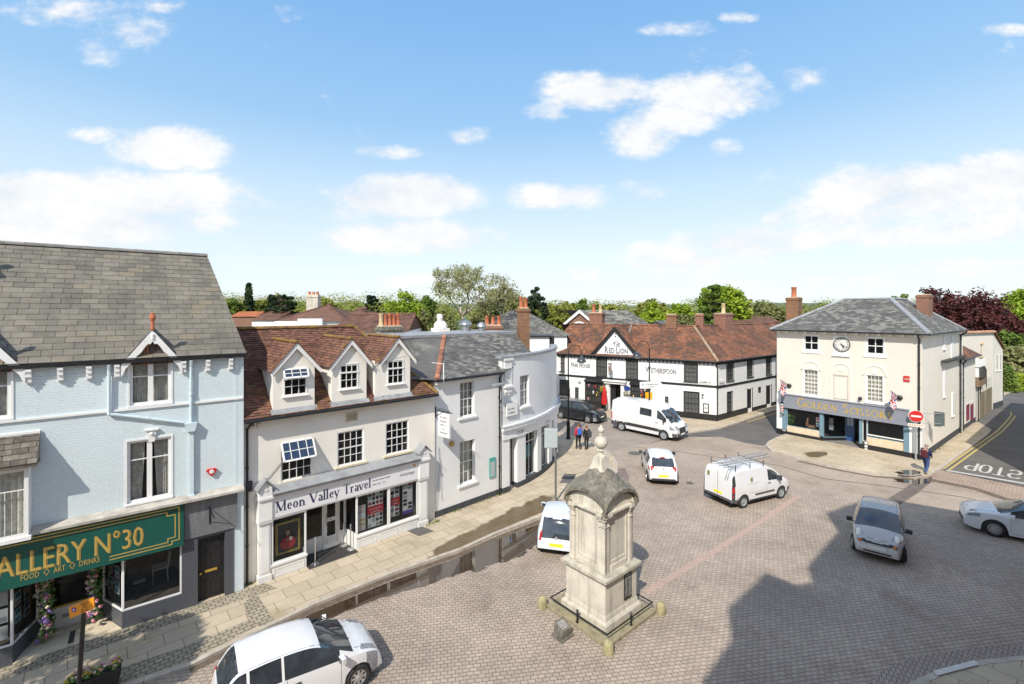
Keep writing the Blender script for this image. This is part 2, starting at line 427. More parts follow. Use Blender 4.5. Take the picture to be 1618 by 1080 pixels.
def chimney(F,uc,oc,z0,z1,wu,wo,parent,pots=2,pm=None,bm=None,poth=.55,potr=.12,name='chimney',caps=True,potmats=None,potspan=None):
 b=MB();bbox(b,F,uc-wu/2,uc+wu/2,z0,z1-(.2 if caps else 0),oc-wo/2,oc+wo/2)
 if caps:
  bbox(b,F,uc-wu/2-.05,uc+wu/2+.05,z1-.2,z1-.08,oc-wo/2-.05,oc+wo/2+.05)
  bbox(b,F,uc-wu/2-.02,uc+wu/2+.02,z1-.08,z1,oc-wo/2-.02,oc+wo/2+.02)
 c=b.build(name,bm or M['brick'],parent)
 fb=MB();fb.fbox(F,uc-wu/2+.05,uc+wu/2-.05,z1-.005,z1+.06,oc-wo/2+.05,oc+wo/2-.05)
 fb.build('flaunching',M['stone'],c)
 sp=potspan or(wu-.3)
 for i in range(pots):
  u=uc+(0 if pots==1 else(-sp/2+sp*i/(pots-1)))
  h=poth*(1-.12*(i%2));r=potr
  pb=MB();pb.lathe(F.p(u,z1+.03,oc),[(r*1.12,0),(r*1.1,.08),(r*.95,.12),(r*.85,h*.8),(r*.98,h*.84),(r*1.0,h),(r*.8,h),(r*.75,h*.6)],12)
  pb.build('chimney_pot',(potmats[i%len(potmats)] if potmats else(pm or M['pot'])),c,smooth=40)
 return c
TK,TN=.15,.055
def _gl():
 g={}
 V=lambda x,a=0,b=1:('V',x,a,b)
 A=lambda*q:('A',)+q
 g['A']=(.82,[('D',.04,0,.40,1,TN),('D',.40,1,.74,0,TK),('H',.17,.6,.34),('s',.05,0),('s',.74,0)])
 g['C']=(.78,[A(.46,.5,.42,.5,48,312),('v',.76,.66,.9),])
 g['D']=(.85,[V(.14),A(.14,.5,.62,.5,-90,90,1)])
 g['E']=(.66,[V(.14),('H',.14,.60,.97),('H',.14,.48,.52),('H',.14,.62,.03),('v',.60,.80,1),('v',.62,0,.2)])
 g['F']=(.62,[V(.14),('H',.14,.58,.97),('H',.14,.46,.5),('v',.58,.8,1)])
 g['G']=(.88,[A(.48,.5,.44,.5,48,312),V(.76,.08,.46),('H',.6,.88,.46)])
 g['H']=(.88,[V(.14),V(.72),('H',.14,.72,.52)])
 g['I']=(.32,[V(.15)])
 g['L']=(.62,[V(.14),('H',.14,.58,.03),('v',.58,0,.22)])
 g['M']=(1.02,[('vs',.12),('D',.12,1,.5,.05,TK),('D',.5,.05,.86,1,TN),V(.86)])
 g['N']=(.9,[('vs',.12),('D',.12,1,.76,0,TK),('vs',.76)])
 g['O']=(.94,[A(.46,.5,.42,.5,0,360)])
 g['P']=(.68,[V(.14),A(.14,.74,.44,.25,-90,90,1)])
 g['R']=(.80,[V(.14),A(.14,.74,.44,.25,-90,90,1),('D',.34,.5,.74,0,TK),('s',.74,0)])
 g['S']=(.62,[A(.31,.745,.23,.245,25,270),A(.31,.255,.25,.245,205-360+0,90)])
 g['T']=(.74,[V(.36),('H',.04,.68,.97),('v',.05,.8,1),('v',.67,.8,1)])
 g['U']=(.86,[V(.14,.3,1),A(.42,.32,.28,.32,180,360),('v',.70,.3,1),('s',.70,1)])
 g['V']=(.82,[('D',.06,1,.42,0,TK),('D',.42,0,.76,1,TN),('s',.06,1),('s',.76,1)])
 g['W']=(1.16,[('D',.05,1,.34,0,TK),('D',.34,0,.58,.9,TN),('D',.58,.9,.84,0,TK),('D',.84,0,1.1,1,TN),('s',.05,1),('s',1.1,1)])
 g['a']=(.52,[A(.24,.17,.19,.17,60,340),V(.42,0,.48),A(.24,.45,.18,.2,20,150)])
 g['e']=(.54,[A(.27,.32,.22,.32,0,320),('H',.06,.49,.35)])
 g['l']=(.28,[V(.13,0,1.04)])
 g['n']=(.62,[V(.13,0,.62),A(.31,.42,.18,.2,0,150),V(.49,0,.42)])
 g['o']=(.58,[A(.28,.32,.24,.32,0,360)])
 g['r']=(.42,[V(.13,0,.62),A(.3,.42,.14,.2,40,150)])
 g['v']=(.56,[('D',.05,.62,.28,0,TK*.85),('D',.28,0,.5,.62,TN),('s',.06,.62),('s',.5,.62)])
 g['y']=(.56,[('D',.05,.62,.29,0,TK*.85),('D',.5,.62,.2,-.3,TN),('s',.06,.62),('s',.5,.62)])
 return g
GLY=_gl()
def serif(mb,F,text,u,z,h,out,width=None,small=None,bold=1.0,P=None):
 "lettering with serifs; small: height factor for the letters after the first of each word"
 P=P or(lambda a,b:F.p(a,b,out))
 adv=0;plan=[];first=True
 for ch in text:
  if ch==' ':adv+=.42;first=True;continue
  k=1.0 if(first or not small) else small
  w,ops=GLY[ch];plan.append((adv,k,ops));adv+=w*k*1.0+.03;first=False
 sx=(width/adv) if width else h
 def q(x,y,dx=0):return P(u+x*sx,z+y*h)
 for(x0,k,ops) in plan:
  T=lambda x,y:(x0+x*k,y*k)
  def quad(a,b,c,d):mb.poly([q(*a),q(*b),q(*c),q(*d)])
  def sf(x,y):
   w=.15;t=.022
   yy=y+(t if y<=.01 else-t)
   quad(T(x-w,yy-t),T(x+w,yy-t),T(x+w,yy+t),T(x-w,yy+t))
  for o in ops:
   if o[0] in 'Vv' and o[0]!='vs' or o[0]=='vs':
    if o[0]=='vs':x,a,b,t=o[1],0,1,TN
    else:x,a,b=o[1:4];t=TK if o[0]=='V' else TN
    t*=bold/2
    quad(T(x-t,a),T(x+t,a),T(x+t,b),T(x-t,b))
    if o[0]!='v':
     sf(x,a)
     sf(x,b) if b>.9 or o[0]=='vs' else quad(T(x-.13,b-.04),T(x,b-.04),T(x,b),T(x-.13,b))
   elif o[0]=='H':
    t=TN*.5*bold;quad(T(o[1],o[3]-t),T(o[2],o[3]-t),T(o[2],o[3]+t),T(o[1],o[3]+t))
   elif o[0]=='s':sf(o[1],o[2])
   elif o[0]=='D':
    a=o[1];b=o[3];t=o[5]*bold*.62
    quad(T(a-t,o[2]),T(a+t,o[2]),T(b+t,o[4]),T(b-t,o[4]))
   elif o[0]=='A':
    cx,cy,rx,ry,a0,a1=o[1:7];n=max(6,int(abs(a1-a0)/15));pr=None
    for i in range(n+1):
     a=R(a0+(a1-a0)*i/n);c,s_=math.cos(a),math.sin(a)
     t=(TN+(TK-TN)*abs(c))*.5*bold
     if ch=='S':t=.06
     e=(T(cx+(rx+0)*c,cy+ry*s_),T(cx+(rx-2*t)*c,cy+(ry-2*t)*s_))
     if pr:quad(pr[1],pr[0],e[0],e[1])
     pr=e
 return mb
def sans(text,P,U,Z,height,m,parent,width=None,align='L',extr=0.0,name='lettering',bold=0.0):
 "plain lettering: P lower left (or centre) point, U reading direction, Z up direction"
 cu=bpy.data.curves.new('lettering','FONT');cu.body=text;cu.size=1.0;cu.align_x='CENTER' if align=='C' else 'LEFT'
 cu.resolution_u=2;cu.offset=bold
 tmp=bpy.data.objects.new('lettering',cu);col.objects.link(tmp)
 dg=bpy.context.evaluated_depsgraph_get();me=bpy.data.meshes.new_from_object(tmp.evaluated_get(dg))
 bpy.data.objects.remove(tmp);bpy.data.curves.remove(cu)
 xs=[v.co.x for v in me.vertices]
 if not xs:return None
 w=max(xs)-min(xs);s=height/.7
 sx=(width/w) if width else s
 off=root_loc(parent) if parent else Vector((0,0,0));U=Vector(U).normalized();Z=Vector(Z).normalized()
 for v in me.vertices:v.co=Vector(P)+U*(v.co.x*sx)+Z*(v.co.y*s)-off
 me.materials.append(m);me.name=name
 o=bpy.data.objects.new(name,me);col.objects.link(o);o.parent=parent
 return o
def smallcaps(F,text,u0,u1,z,h,out,m,parent,k=.8):
 "capitals with larger first letters, fitted between u0 and u1"
 segs=[]
 for w in text.split(' '):segs+=[(w[0],1.0),(w[1:],k),(' ',.5)]
 segs=segs[:-1];obs=[];tot=0
 for s_,q in segs:
  if s_==' ':obs.append((None,.35,q));tot+=.35;continue
  o=sans(s_,(0,0,0),(1,0,0),(0,0,1),q,m,None,bold=.03);xs=[v.co.x for v in o.data.vertices];w=max(xs)-min(xs);obs.append((o,w+.12,min(xs)));tot+=w+.12
 s=(u1-u0)/(tot-.12);x=0;off=root_loc(parent)
 for o,w,mn in obs:
  if o:
   for v in o.data.vertices:v.co=F.p(u0+(x+v.co.x-mn)*s,z+v.co.z*h,out)-off
   o.parent=parent
  x+=w
def fsans(F,text,u,z,h,out,m,parent,width=None,align='L',name='lettering'):
 return sans(text,F.p(u,z,out),F.d,(0,0,1),h,m,parent,width,align,name=name)
def shell(F,u0,u1,zt,depth,m,parent,name='rear_wall',z0=0.0,left=True,right=True,back=True,skew0=0.0,skew1=0.0):
 "plain side and back walls of a building"
 b=MB();t=.25
 def w(a,c):
  a=F.p(a[0],z0,-a[1]);c=F.p(c[0],z0,-c[1]);d=(c-a).normalized();n=Vector((d.y,-d.x,0))*t
  b.prism([a,c,c-n,a-n],(0,0,zt-z0))
 if left:w((u0+skew0,depth),(u0,.02))
 if right:w((u1,.02),(u1+skew1,depth))
 if back:w((u1+skew1,depth),(u0+skew0,depth))
 return b.build(name,m,parent)
def downpipe(pts,r,m,parent,name='downpipe'):
 b=MB();b.path(pts,r,8)
 for a,c in zip(pts[:-1],pts[1:]):
  L=(Vector(c)-Vector(a)).length
  if L>1.2:
   for k in range(1,int(L/1.6)+1):
    q=Vector(a).lerp(Vector(c),k/(int(L/1.6)+1));d=(Vector(c)-Vector(a)).normalized()
    b.tube(q-d*.03,q+d*.03,r*1.35,8)
 for p in pts[1:-1]:b.ball(p,r*1.2,8)
 return b.build(name,m,parent,smooth=40)
def illegible(P,u,z,w,h,m,parent):
 "a line of print too small to read: a row of letter-sized marks"
 b=MB();r=random.Random(int(abs(u*977+z*331)));x=u
 while x<u+w:
  k=h*r.uniform(.35,.7)
  if r.random()<.85:b.poly([P(x,z),P(x+k*.7,z),P(x+k*.7,z+h*r.uniform(.6,1)),P(x,z+h*.8)])
  x+=k
 return b.build('lettering',m,parent)
 # ================================================================== pale blue shop building
FB=Wall((-8.98,15.67),(.785,.62))
blue=thing('shop_building','pale blue brick shop with grey slate roof, gabled windows and green gallery sign','building',(-8.98,15.67,0))
M['bluewall']=brick_mat('pale_blue_painted_brick',(.69,.775,.80),(.675,.76,.79),(.65,.74,.77),.225,.078,.009,use_uv=True,rough=.65,var=.05,bump=.38,big=.08,smooth=.8,patch=((.86,.87,.86),.7,.5,.7))
M['slate']=mat('weathered_slate',(.175,.16,.13),.8,.28,1.6,bump=.3,bscale=18,island=.17,hue=((.21,.175,.12),.9,.88,.45),streak=.35,dirt=(.10,.095,.08))
M['slatelichen']=M['slate']
M['slatefine']=mat('dark_slate',(.125,.12,.112),.78,.3,.9,bump=.25,bscale=20,island=.30,hue=((.24,.235,.205),.55,.74,.4),streak=.45,dirt=(.085,.08,.07))
ZE=7.98
pw=FB.rect(205,571,269.7,637);w1u=FB.rect(205,572.5,269.7,640.5)
w3=FB.rect(201,697,270,785.5)
w3=(w3[0],w3[1],FB.uv(235,789.5)[1],FB.uv(235,693.5)[1])
w1=(w1u[0],w1u[1],FB.uv(237,638)[1],FB.uv(237,571)[1])
gsp=FB.uv(42,581)[0]-FB.uv(288,568)[0]
w2=(w1[0]+gsp,w1[1]+gsp,w1[2],w1[3])
SZ0,SZ1=2.15,3.49
b=MB();b.wall(FB,-9,0,SZ1,ZE,[w1,w2,w3],rev=.12)
b.build('front_wall',M['bluewall'],blue)
b=MB();b.wall(FB,FB.uv(369,850)[0],0,0,SZ1,[],reveal=False);b.build('front_pier',M['bluewall'],blue)
shell(FB,-9,0,ZE,9,M['bluewall'],blue,skew1=-1.2,left=True)
rm=Rooms()
for q in(w1,w2,w3):room(rm,FB,q,1.0)
for(q,rz) in((w1,[.68]),(w2,[.68]),(w3,[.70])):
 window(FB,q,2,2,blue,out=-.04,fr=.07,mull=.13,bar=.03,rowz=rz,rail=False,sill=(.06,.07,.05),drape='open' if q is w3 else 'shut',surround=(.055,.02))
b=MB();zr,br=11.62,4.48;oe=.16
A=FB.p(0,ZE+.02,oe);V=FB.p(0,zr,-br)-A;VL=V.length
tiles(b,A,FB.d,V,[(-9,0),(.06,0),(-.62,VL),(-9,VL)],.44,.265,.014)
b.build('roof',M['slate'],blue)
b=MB();A2=FB.p(0,ZE,-9);V2=FB.p(0,zr-.01,-br)-A2
b.poly([FB.p(-9,zr-.02,-br),FB.p(-.62,zr-.02,-br),FB.p(-1.2,ZE,-9),FB.p(-9,ZE,-9)])
b.poly([FB.p(.0,ZE-.02,0),FB.p(-1.2,ZE-.02,-9),FB.p(-.66,zr-.03,-br)])
b.build('rear_roof',M['slate'],blue)
b=MB();ridge(b,FB.p(-9,zr+.0,-br),FB.p(-.60,zr+.0,-br),.12,.45);b.build('ridge_tiles',mat('grey_ridge',(.20,.19,.175),.85,.2,3,island=.2),blue,smooth=30)
b=MB();b.fbox(FB,-9,.05,ZE-.10,ZE+.0,.09,.19);b.build('gutter',M['black'],blue)
chimney(FB,-8.3,-2.2,8,12.6,.9,.7,blue,pots=2)
b=MB();zc=FB.uv(0,666.6)[1]
b.fbox(FB,-9,-.02,zc-.03,zc+.03,.001,.05)
zt=FB.uv(94,592)[1]-.02
b.fbox(FB,-9,w2[0]-.08,zt-.025,zt,.001,.028);b.fbox(FB,w2[1]+.08,w1[0]-.08,zt-.025,zt,.001,.028);b.fbox(FB,w1[1]+.08,-.03,zt-.025,zt,.001,.028)
b.build('string_course',M['white'],blue)
for x in(96,141,185,290,328,364,46):
 u=FB.uv(x,585)[0]
 b=MB()
 for(za,zb_,o) in((ZE-.12,ZE-.20,.17),(ZE-.20,ZE-.27,.13),(ZE-.27,ZE-.34,.15),(ZE-.34,ZE-.41,.10),(ZE-.41,ZE-.48,.12),(ZE-.48,ZE-.52,.06)):
  b.fbox(FB,u-.06,u+.06,zb_,za-.006,.001,o)
 b.build('bracket',M['white'],blue)
def gable_hood(u0,u1,zb_,za,wr):
 uc=(u0+u1)/2
 b=MB();o=.15;t=.09
 def barge(a,c,sgn):
  n=14;top=[];bot=[]
  for i in range(n+1):
   s=i/n;u=a[0]+(c[0]-a[0])*s;z=a[1]+(c[1]-a[1])*s
   top.append((u,z));w=.24+(.05 if(i in(0,1)) else 0)-.035*abs(math.sin(s*PI*3.2))+(.05 if i>12 else 0)
   bot.append((u,z-w*1.25))
  P=[FB.p(u,z,o) for u,z in top+bot[::-1]]
  for i in range(n):
   q=[FB.p(*top[i],o),FB.p(*top[i+1],o),FB.p(*bot[i+1],o),FB.p(*bot[i],o)]
   b.prism(q,-FB.n*.045)
 barge((u0,zb_+.12),(uc,za),1);barge((u1,zb_+.12),(uc,za),-1)
 b.tube(FB.p(uc,za-.28,o+.01),FB.p(uc,za-.12,o+.01),.03,6)
 g=b.build('barge_board',M['white'],blue)
 b=MB();m=(zb_+za)/2
 b.poly([FB.p(u0+.1,zb_+.1,.03),FB.p(u1-.1,zb_+.1,.03),FB.p(uc,za-.1,.03)])
 b.build('gable_hanging_tiles',brick_mat('hung_tiles',(.40,.16,.08),(.10,.085,.08),(.05,.04,.035),.16,.09,.008),blue)
 b=MB();back=(za-ZE)/((zr-ZE)/(br+oe))*1.0
 for(ue,s) in((u0-.05,1),(u1+.05,-1)):
  A_=FB.p(ue,zb_+.10,o-.06);T=FB.p(uc,za+.03,o-.06)
  Le=max(.1,(zb_+.1-ZE)/((zr-ZE)/(br+oe))+.3);Lr=back+.1
  V_=T-A_
  tiles(b,A_,-FB.n,V_,[(0,0),(Le,0),(Lr,V_.length),(0,V_.length)],.3,.2,.012)
 b.build('hood_roof',M['slatefine'],g)
 b=MB();b.tube(FB.p(uc,za+.03,o+.04),FB.p(uc,za+.05,-back),.035,6);b.build('hood_ridge',M['slate'],g)
 b=MB();b.lathe(FB.p(uc,za+.0,o),[(.05,0),(.06,.08),(.04,.12),(.055,.2),(.04,.26),(.075,.32),(.085,.38),(.075,.44),(.05,.47),(.055,.5),(.02,.53)],10)
 b.build('finial',M['pot'],blue,smooth=40)
ga=FB.uv(238.5,521,.15);gl=FB.uv(191,577,.15);gr=FB.uv(288,568,.15)
gable_hood(gl[0],gr[0],(gl[1]+gr[1])/2-.15,ga[1],w1)
gable_hood(gl[0]+gsp,gr[0]+gsp,(gl[1]+gr[1])/2-.15,ga[1],w2)
M['bluepipe']=mat('pale_blue_pipe',(.62,.74,.78),.5,.08,6)
p1=FB.uv(172.5,570);p2=FB.uv(172.5,653);p3=FB.uv(290,666.6);p4=FB.uv(301.5,563)
downpipe([FB.p(p1[0],ZE-.12,.16),FB.p(p1[0],ZE-.3,.08),FB.p(p1[0],p2[1],.07),FB.p(p3[0],p3[1],.07)],.042,M['bluepipe'],blue)
h=FB.rect(290.5,667.6,311,677)
downpipe([FB.p(p4[0],ZE-.12,.16),FB.p(p4[0],ZE-.3,.08),FB.p(p4[0],h[3],.07)],.042,M['bluepipe'],blue)
b=MB();b.prism([FB.p(h[0],h[3],.01),FB.p(h[1],h[3],.01),FB.p(h[1]-.06,h[2]-.03,.01),FB.p(h[0]+.06,h[2]-.03,.01)],FB.n*.17);b.build('hopper',M['bluepipe'],blue)
u=p4[0]+.02;b=MB();b.fbox(FB,u-.05,u+.05,SZ1+.05,h[2]-.03,.02,.11);b.fbox(FB,u-.08,u+.08,SZ1+.04,SZ1+.14,.015,.14);b.build('downpipe',M['bluepipe'],blue)
kz=FB.rect(231,678,248,696);uc=(kz[0]+kz[1])/2
b=MB();b.prism([FB.p(uc-.07,kz[2],.001),FB.p(uc+.07,kz[2],.001),FB.p(uc+.12,kz[3]-.04,.001),FB.p(uc-.12,kz[3]-.04,.001)],FB.n*.05)
b.fbox(FB,uc-.17,uc+.17,kz[3]-.04,kz[3],.001,.09);b.ball(FB.p(uc,kz[3]-.14,.06),.05,8);b.build('keystone',M['white'],blue)
a=FB.rect(328,739,340,750)
b=MB();uc=(a[0]+a[1])/2;zc=(a[2]+a[3])/2
b.prism([FB.p(uc-.15,zc+.06,.002),FB.p(uc-.1,zc+.1,.002),FB.p(uc+.1,zc+.1,.002),FB.p(uc+.15,zc+.06,.002),FB.p(uc+.04,zc-.11,.002),FB.p(uc-.04,zc-.11,.002)][::-1],FB.n*.09)
ab=b.build('alarm_box',M['red'],blue)
b=MB();b.lathe(FB.p(uc,zc+.015,.092),[(.07,0),(.06,.01)],12,axis=FB.n);b.build('alarm_label',M['plate'],ab)
b=MB();b.fbox(FB,-9,-.02,SZ1-.02,SZ1+.05,.002,.30);b.prism([FB.p(-9,SZ1+.05,.001),FB.p(-9,SZ1+.05,.28),FB.p(-9,SZ1+.14,.001)][::-1],FB.d*8.98)
b.build('ledge',mat('weathered_ledge',(.45,.42,.37),.9,.3,3,bump=.4),blue)
bo=.42;ur=FB.uv(45,790,bo)[0];zb0=FB.uv(44,846,bo)[1];zb1=FB.uv(44,738,bo)[1];zrf=FB.uv(53,683,0)[1]
ul=ur-1.9
b=MB();b.fbox(FB,ul-.05,ur+.05,zb0-.10,zb0,.002,bo+.05);b.fbox(FB,ul,ur,zb1,zb1+.12,.002,bo)
b.fbox(FB,ur-.09,ur,zb0,zb1,.002,bo-.03)
ori=b.build('oriel',M['white'],blue)
window(FB,(ul,ur,zb0,zb1),3,2,ori,out=bo,fr=.08,rowz=[.70],rail=False,mull=.1,drape='shut',name='oriel_window')
b=MB();tp=FB.p(ur+.17,zb1+.10,bo+.16);A_=FB.p(0,zb1+.12,bo+.16);V_=FB.p(0,zrf,.03)-A_
tiles(b,A_,FB.d,V_,[(ul-.2,0),(ur+.17,0),(ur+.17,V_.length),(ul-.2,V_.length)],.3,.16,.02)
b.poly([FB.p(ur+.16,zb1+.12,bo+.15),FB.p(ur+.16,zb1+.12,0),FB.p(ur+.16,zrf-.02,.02)])
b.fbox(FB,ul-.2,ur+.17,zb1+.04,zb1+.12,.002,bo+.16)
b.build('oriel_roof',mat('stained_slate',(.16,.14,.115),.85,.4,5,island=.35,bump=.4),ori)
b=MB();b.fbox(FB,ul-.2,ur+.17,zrf-.03,zrf+.05,.001,.06);b.build('oriel_flashing',M['white'],ori)
xr=FB.uv(287,900)[0];xw=FB.uv(193,960)[0];xl=FB.uv(20,1020)[0]
gz=.62
b=MB()
b.fbox(FB,xr,FB.uv(312.4,900)[0],0,SZ0+.1,-.5,.03);b.build('granite_pier',M['granite'],blue);b=MB()
b.fbox(FB,FB.uv(355.3,900)[0],FB.uv(369,900)[0],0,SZ0+.1,-.4,.03);b.build('granite_pier',M['granite'],blue);b=MB()
b.fbox(FB,xw,xr,0,gz-.04,-.15,.02);b.fbox(FB,-9,xl,0,gz-.04,-.15,.02)
bkr=FB.uv(162,930,-1.1)[0];bkl=FB.uv(62,960,-1.1)[0]
for(a,c) in(((bkr,-1.1),(xw,0.0)),((xl,0.0),(bkl,-1.1))):
 A_=FB.p(a[0],0,a[1]);C_=FB.p(c[0],0,c[1]);dd=(C_-A_).normalized();nn=Vector((dd.y,-dd.x,0))*.15
 b.prism([A_,C_,C_-nn,A_-nn],(0,0,gz-.04))
b.build('stall_riser',M['granite'],blue)
b=MB();b.fbox(FB,FB.uv(290.5,800)[0]+.01,FB.uv(374.5,800)[0],SZ0+.1,SZ1-.03,.002,.07);b.build('granite_panel',M['granitelight'],blue)
def shop_glass(a,c,z0,z1,par,name='shop_window',fm=None,cols=1):
 A_=FB.p(a[0],0,a[1]);C_=FB.p(c[0],0,c[1]);W_=Wall((A_.x,A_.y),(C_.x-A_.x,C_.y-A_.y));L=(C_-A_).length
 return window(W_,(0,L,z0,z1),cols,1,par,fm or M['white'],out=0.0,fr=.045,th=.05,rail=False,glass=M['shopglass'],name=name)
shop_glass((xw,0),(xr,0),gz-.04,SZ0+.12,blue)
shop_glass((bkr,-1.1),(xw,-.0),gz-.04,SZ0+.12,blue)
shop_glass((-8.5,0),(xl,0),gz-.04,SZ0+.12,blue)
shop_glass((xl,0),(bkl,-1.1),gz-.04,SZ0+.12,blue)
b=MB()
b.fbox(FB,-9,0,2.75,2.8,-4.2,-.02)
b.fbox(FB,-9,0,0,2.8,-4.3,-4.2)
b.fbox(FB,xr+.02,xr+.1,0,2.75,-4.2,-.5)
b.build('shop_interior',M['room2'],blue)
b=MB();b.fbox(FB,-9,xr,.02,.10,-4.2,-1.3);b.fbox(FB,xw+.02,xr,.12,gz-.08,-1.9,-.17);b.fbox(FB,-9,xl-.02,.12,gz-.08,-1.9,-.17);b.fbox(FB,bkr+.05,xw+.01,.12,gz-.09,-1.9,-1.27);b.build('display_floor',M['floor_in'],blue)
db=MB();ud0,ud1=bkl+.12,bkr-.12
E=FB
db.fbox(E,ud0,ud1,.12,.72,-1.16,-1.10);dw=db.build('shop_door',M['white'],blue)
db=MB();db.fbox(E,ud0,ud0+.09,.72,2.15,-1.16,-1.09);db.fbox(E,ud1-.09,ud1,.72,2.15,-1.16,-1.09);db.fbox(E,ud0+.09,ud1-.09,2.05,2.15,-1.16,-1.09);db.fbox(E,ud0+.09,ud1-.09,.72,.77,-1.16,-1.09)
db.build('door_frame',M['gold'],dw)
db=MB();db.poly([E.p(ud0+.09,.77,-1.12),E.p(ud1-.09,.77,-1.12),E.p(ud1-.09,2.05,-1.12),E.p(ud0+.09,2.05,-1.12)]);db.build('pane',M['shopglass'],dw)
db=MB();db.fbox(E,(ud0+ud1)/2-.2,(ud0+ud1)/2+.2,.4,.5,-1.098,-1.08);db.build('letter_plate',M['greymetal'],dw)
b=MB();b.prism([FB.p(xl,.0,.04),FB.p(xw,.0,.04),FB.p(bkr,.0,-1.1),FB.p(bkl,.0,-1.1)],(0,0,.115));b.build('entrance_step',M['stone'],blue)
b=MB();um=(xl+xw)/2;b.fbox(FB,um-.06,um+.06,.116,.121,-.7,-.05)
b.build('step_inlay',M['dark'],blue)
def poster(F,u0,u1,z0,z1,out,cols_,par,name='poster',seed=1,base=None):
 rnd=random.Random(seed);b=MB();b.mi=0
 b.poly([F.p(u0,z0,out),F.p(u1,z0,out),F.p(u1,z1,out),F.p(u0,z1,out)])
 n=max(2,int((z1-z0)/.16));m=max(1,int((u1-u0)/.16))
 for i in range(m):
  for j in range(n):
   if rnd.random()<.8:
    a=u0+(u1-u0)*(i+.12)/m;c=u0+(u1-u0)*(i+.88)/m;d=z0+(z1-z0)*(j+.15)/n;e=z0+(z1-z0)*(j+.85)/n
    b.mi=rnd.randrange(1,len(cols_)+1)
    b.poly([F.p(a,d,out+.003),F.p(c,d,out+.003),F.p(c,e,out+.003),F.p(a,e,out+.003)])
 return b.build(name,[base or M['plate']]+cols_,par)
C_=lambda n,c:mat(n,c,.6,.08,12)
pb1,pb2,pb3,pb4=C_('print_blue',(.05,.15,.35)),C_('print_grey',(.35,.36,.38)),C_('print_teal',(.04,.25,.3)),C_('print_buff',(.55,.42,.2))
WA=Wall((FB.p(bkr,0,-1.1).x,FB.p(bkr,0,-1.1).y),(FB.p(xw,0,0)-FB.p(bkr,0,-1.1))[:2]);LA=(FB.p(xw,0,0)-FB.p(bkr,0,-1.1)).length
WL=Wall((FB.p(xl,0,0).x,FB.p(xl,0,0).y),(FB.p(bkl,0,-1.1)-FB.p(xl,0,0))[:2]);LL=(FB.p(bkl,0,-1.1)-FB.p(xl,0,0)).length
for(W_,L_,sd) in((WA,LA,3),(WL,LL,5)):
 for k,(a,z) in enumerate(((.12,1.0),(.12,1.45),(.46,.95),(.46,1.4))):
  poster(W_,L_*a+.05,L_*a+.33,z,z+.38,-.06,[pb1,pb2,pb3,pb4][k%2:k%2+3],blue,seed=sd+k)
for k in range(3):
 poster(FB,xl-.62,xl-.1,.75+k*.45,1.12+k*.45,-.08,[M['plate'],pb2],blue,'menu_sheet',seed=40+k)
tb=thing('shop_table','small dark table with papers behind the right-hand gallery window','table',FB.p(-2.75,gz-.08,-.95))
b=MB();c0=FB.p(-2.75,gz-.08,-.95);b.lathe(c0,[(.22,0),(.22,.02),(.03,.04),(.03,.32),(.36,.33),(.36,.36)],20);b.build('table_top',M['black'],tb,smooth=30)
b=MB();b.obox(c0+Vector((0.02,0,.368)),FB.d,FB.n,Vector((0,0,1)),.16,.11,.004);b.build('papers',M['plate'],tb)
def cafe_chair(u,out,rot,label):
 c=FB.p(u,gz-.08,out);t=thing('cafe_chair',label,'chair',c,rot)
 for(x,y) in((-.2,-.2),(.2,-.2),(-.2,.2),(.2,.2)):
  b=MB(1);b.tube((x,y,0),(x*.95,y*.95,.45),.018,6);b.build('leg',M['white'],t)
 b=MB(1);b.box(-.22,.22,-.22,.22,.45,.48);b.build('seat',M['white'],t,bevel=.01)
 b=MB(1);b.tube((-.2,.21,.48),(-.21,.27,.95),.018,6);b.tube((.2,.21,.48),(.21,.27,.95),.018,6);b.tube((-.21,.27,.93),(.21,.27,.93),.02,6);b.tube((-.2,.22,.55),(.21,.27,.9),.012,6);b.tube((.2,.22,.55),(-.21,.27,.9),.012,6)
 b.build('backrest',M['white'],t)
cafe_chair(-3.35,-1.3,.4,'white cross-back cafe chair on the left behind the gallery window')
cafe_chair(-2.2,-1.4,-.9,'white cross-back cafe chair beside the right edge of the gallery window')
dx0,dx1=FB.uv(312.4,900)[0],FB.uv(355.3,900)[0]
b=MB();b.fbox(FB,dx0,dx1,.02,SZ0+.0,-.20,-.15)
for(a,c) in((.12,.46),(.54,.88)):
 for(d,e) in((.18,.72),(.84,.95),(1.05,1.6),(1.7,1.98)):
  u0_=dx0+(dx1-dx0)*a;u1_=dx0+(dx1-dx0)*c
  b.fbox(FB,u0_,u1_,d,e,-.15,-.135);b.fbox(FB,u0_+.03,u1_-.03,d+.03,e-.03,-.135,-.128)
dr=b.build('front_door',M['black'],blue)
b=MB();zc=1.0;uc=(dx0+dx1)/2;b.fbox(FB,uc-.17,uc+.17,zc-.04,zc+.04,-.127,-.115);b.build('letter_plate',M['brass'],dr)
b=MB();b.ball(FB.p(dx0+.08,.98,-.09),.045,10);b.build('door_knob',M['brass'],dr,smooth=180)
b=MB();b.fbox(FB,dx0,dx1,SZ0+.0,SZ0+.1,-.3,.01);b.build('door_head',M['granite'],blue);b=MB();b.fbox(FB,dx0,dx1,0,.03,-.3,.03);b.build('threshold',M['granite'],blue)
b=MB();b.fbox(FB,dx0,dx1,0,SZ0,-.32,-.25);b.build('door_lining',M['black'],blue)
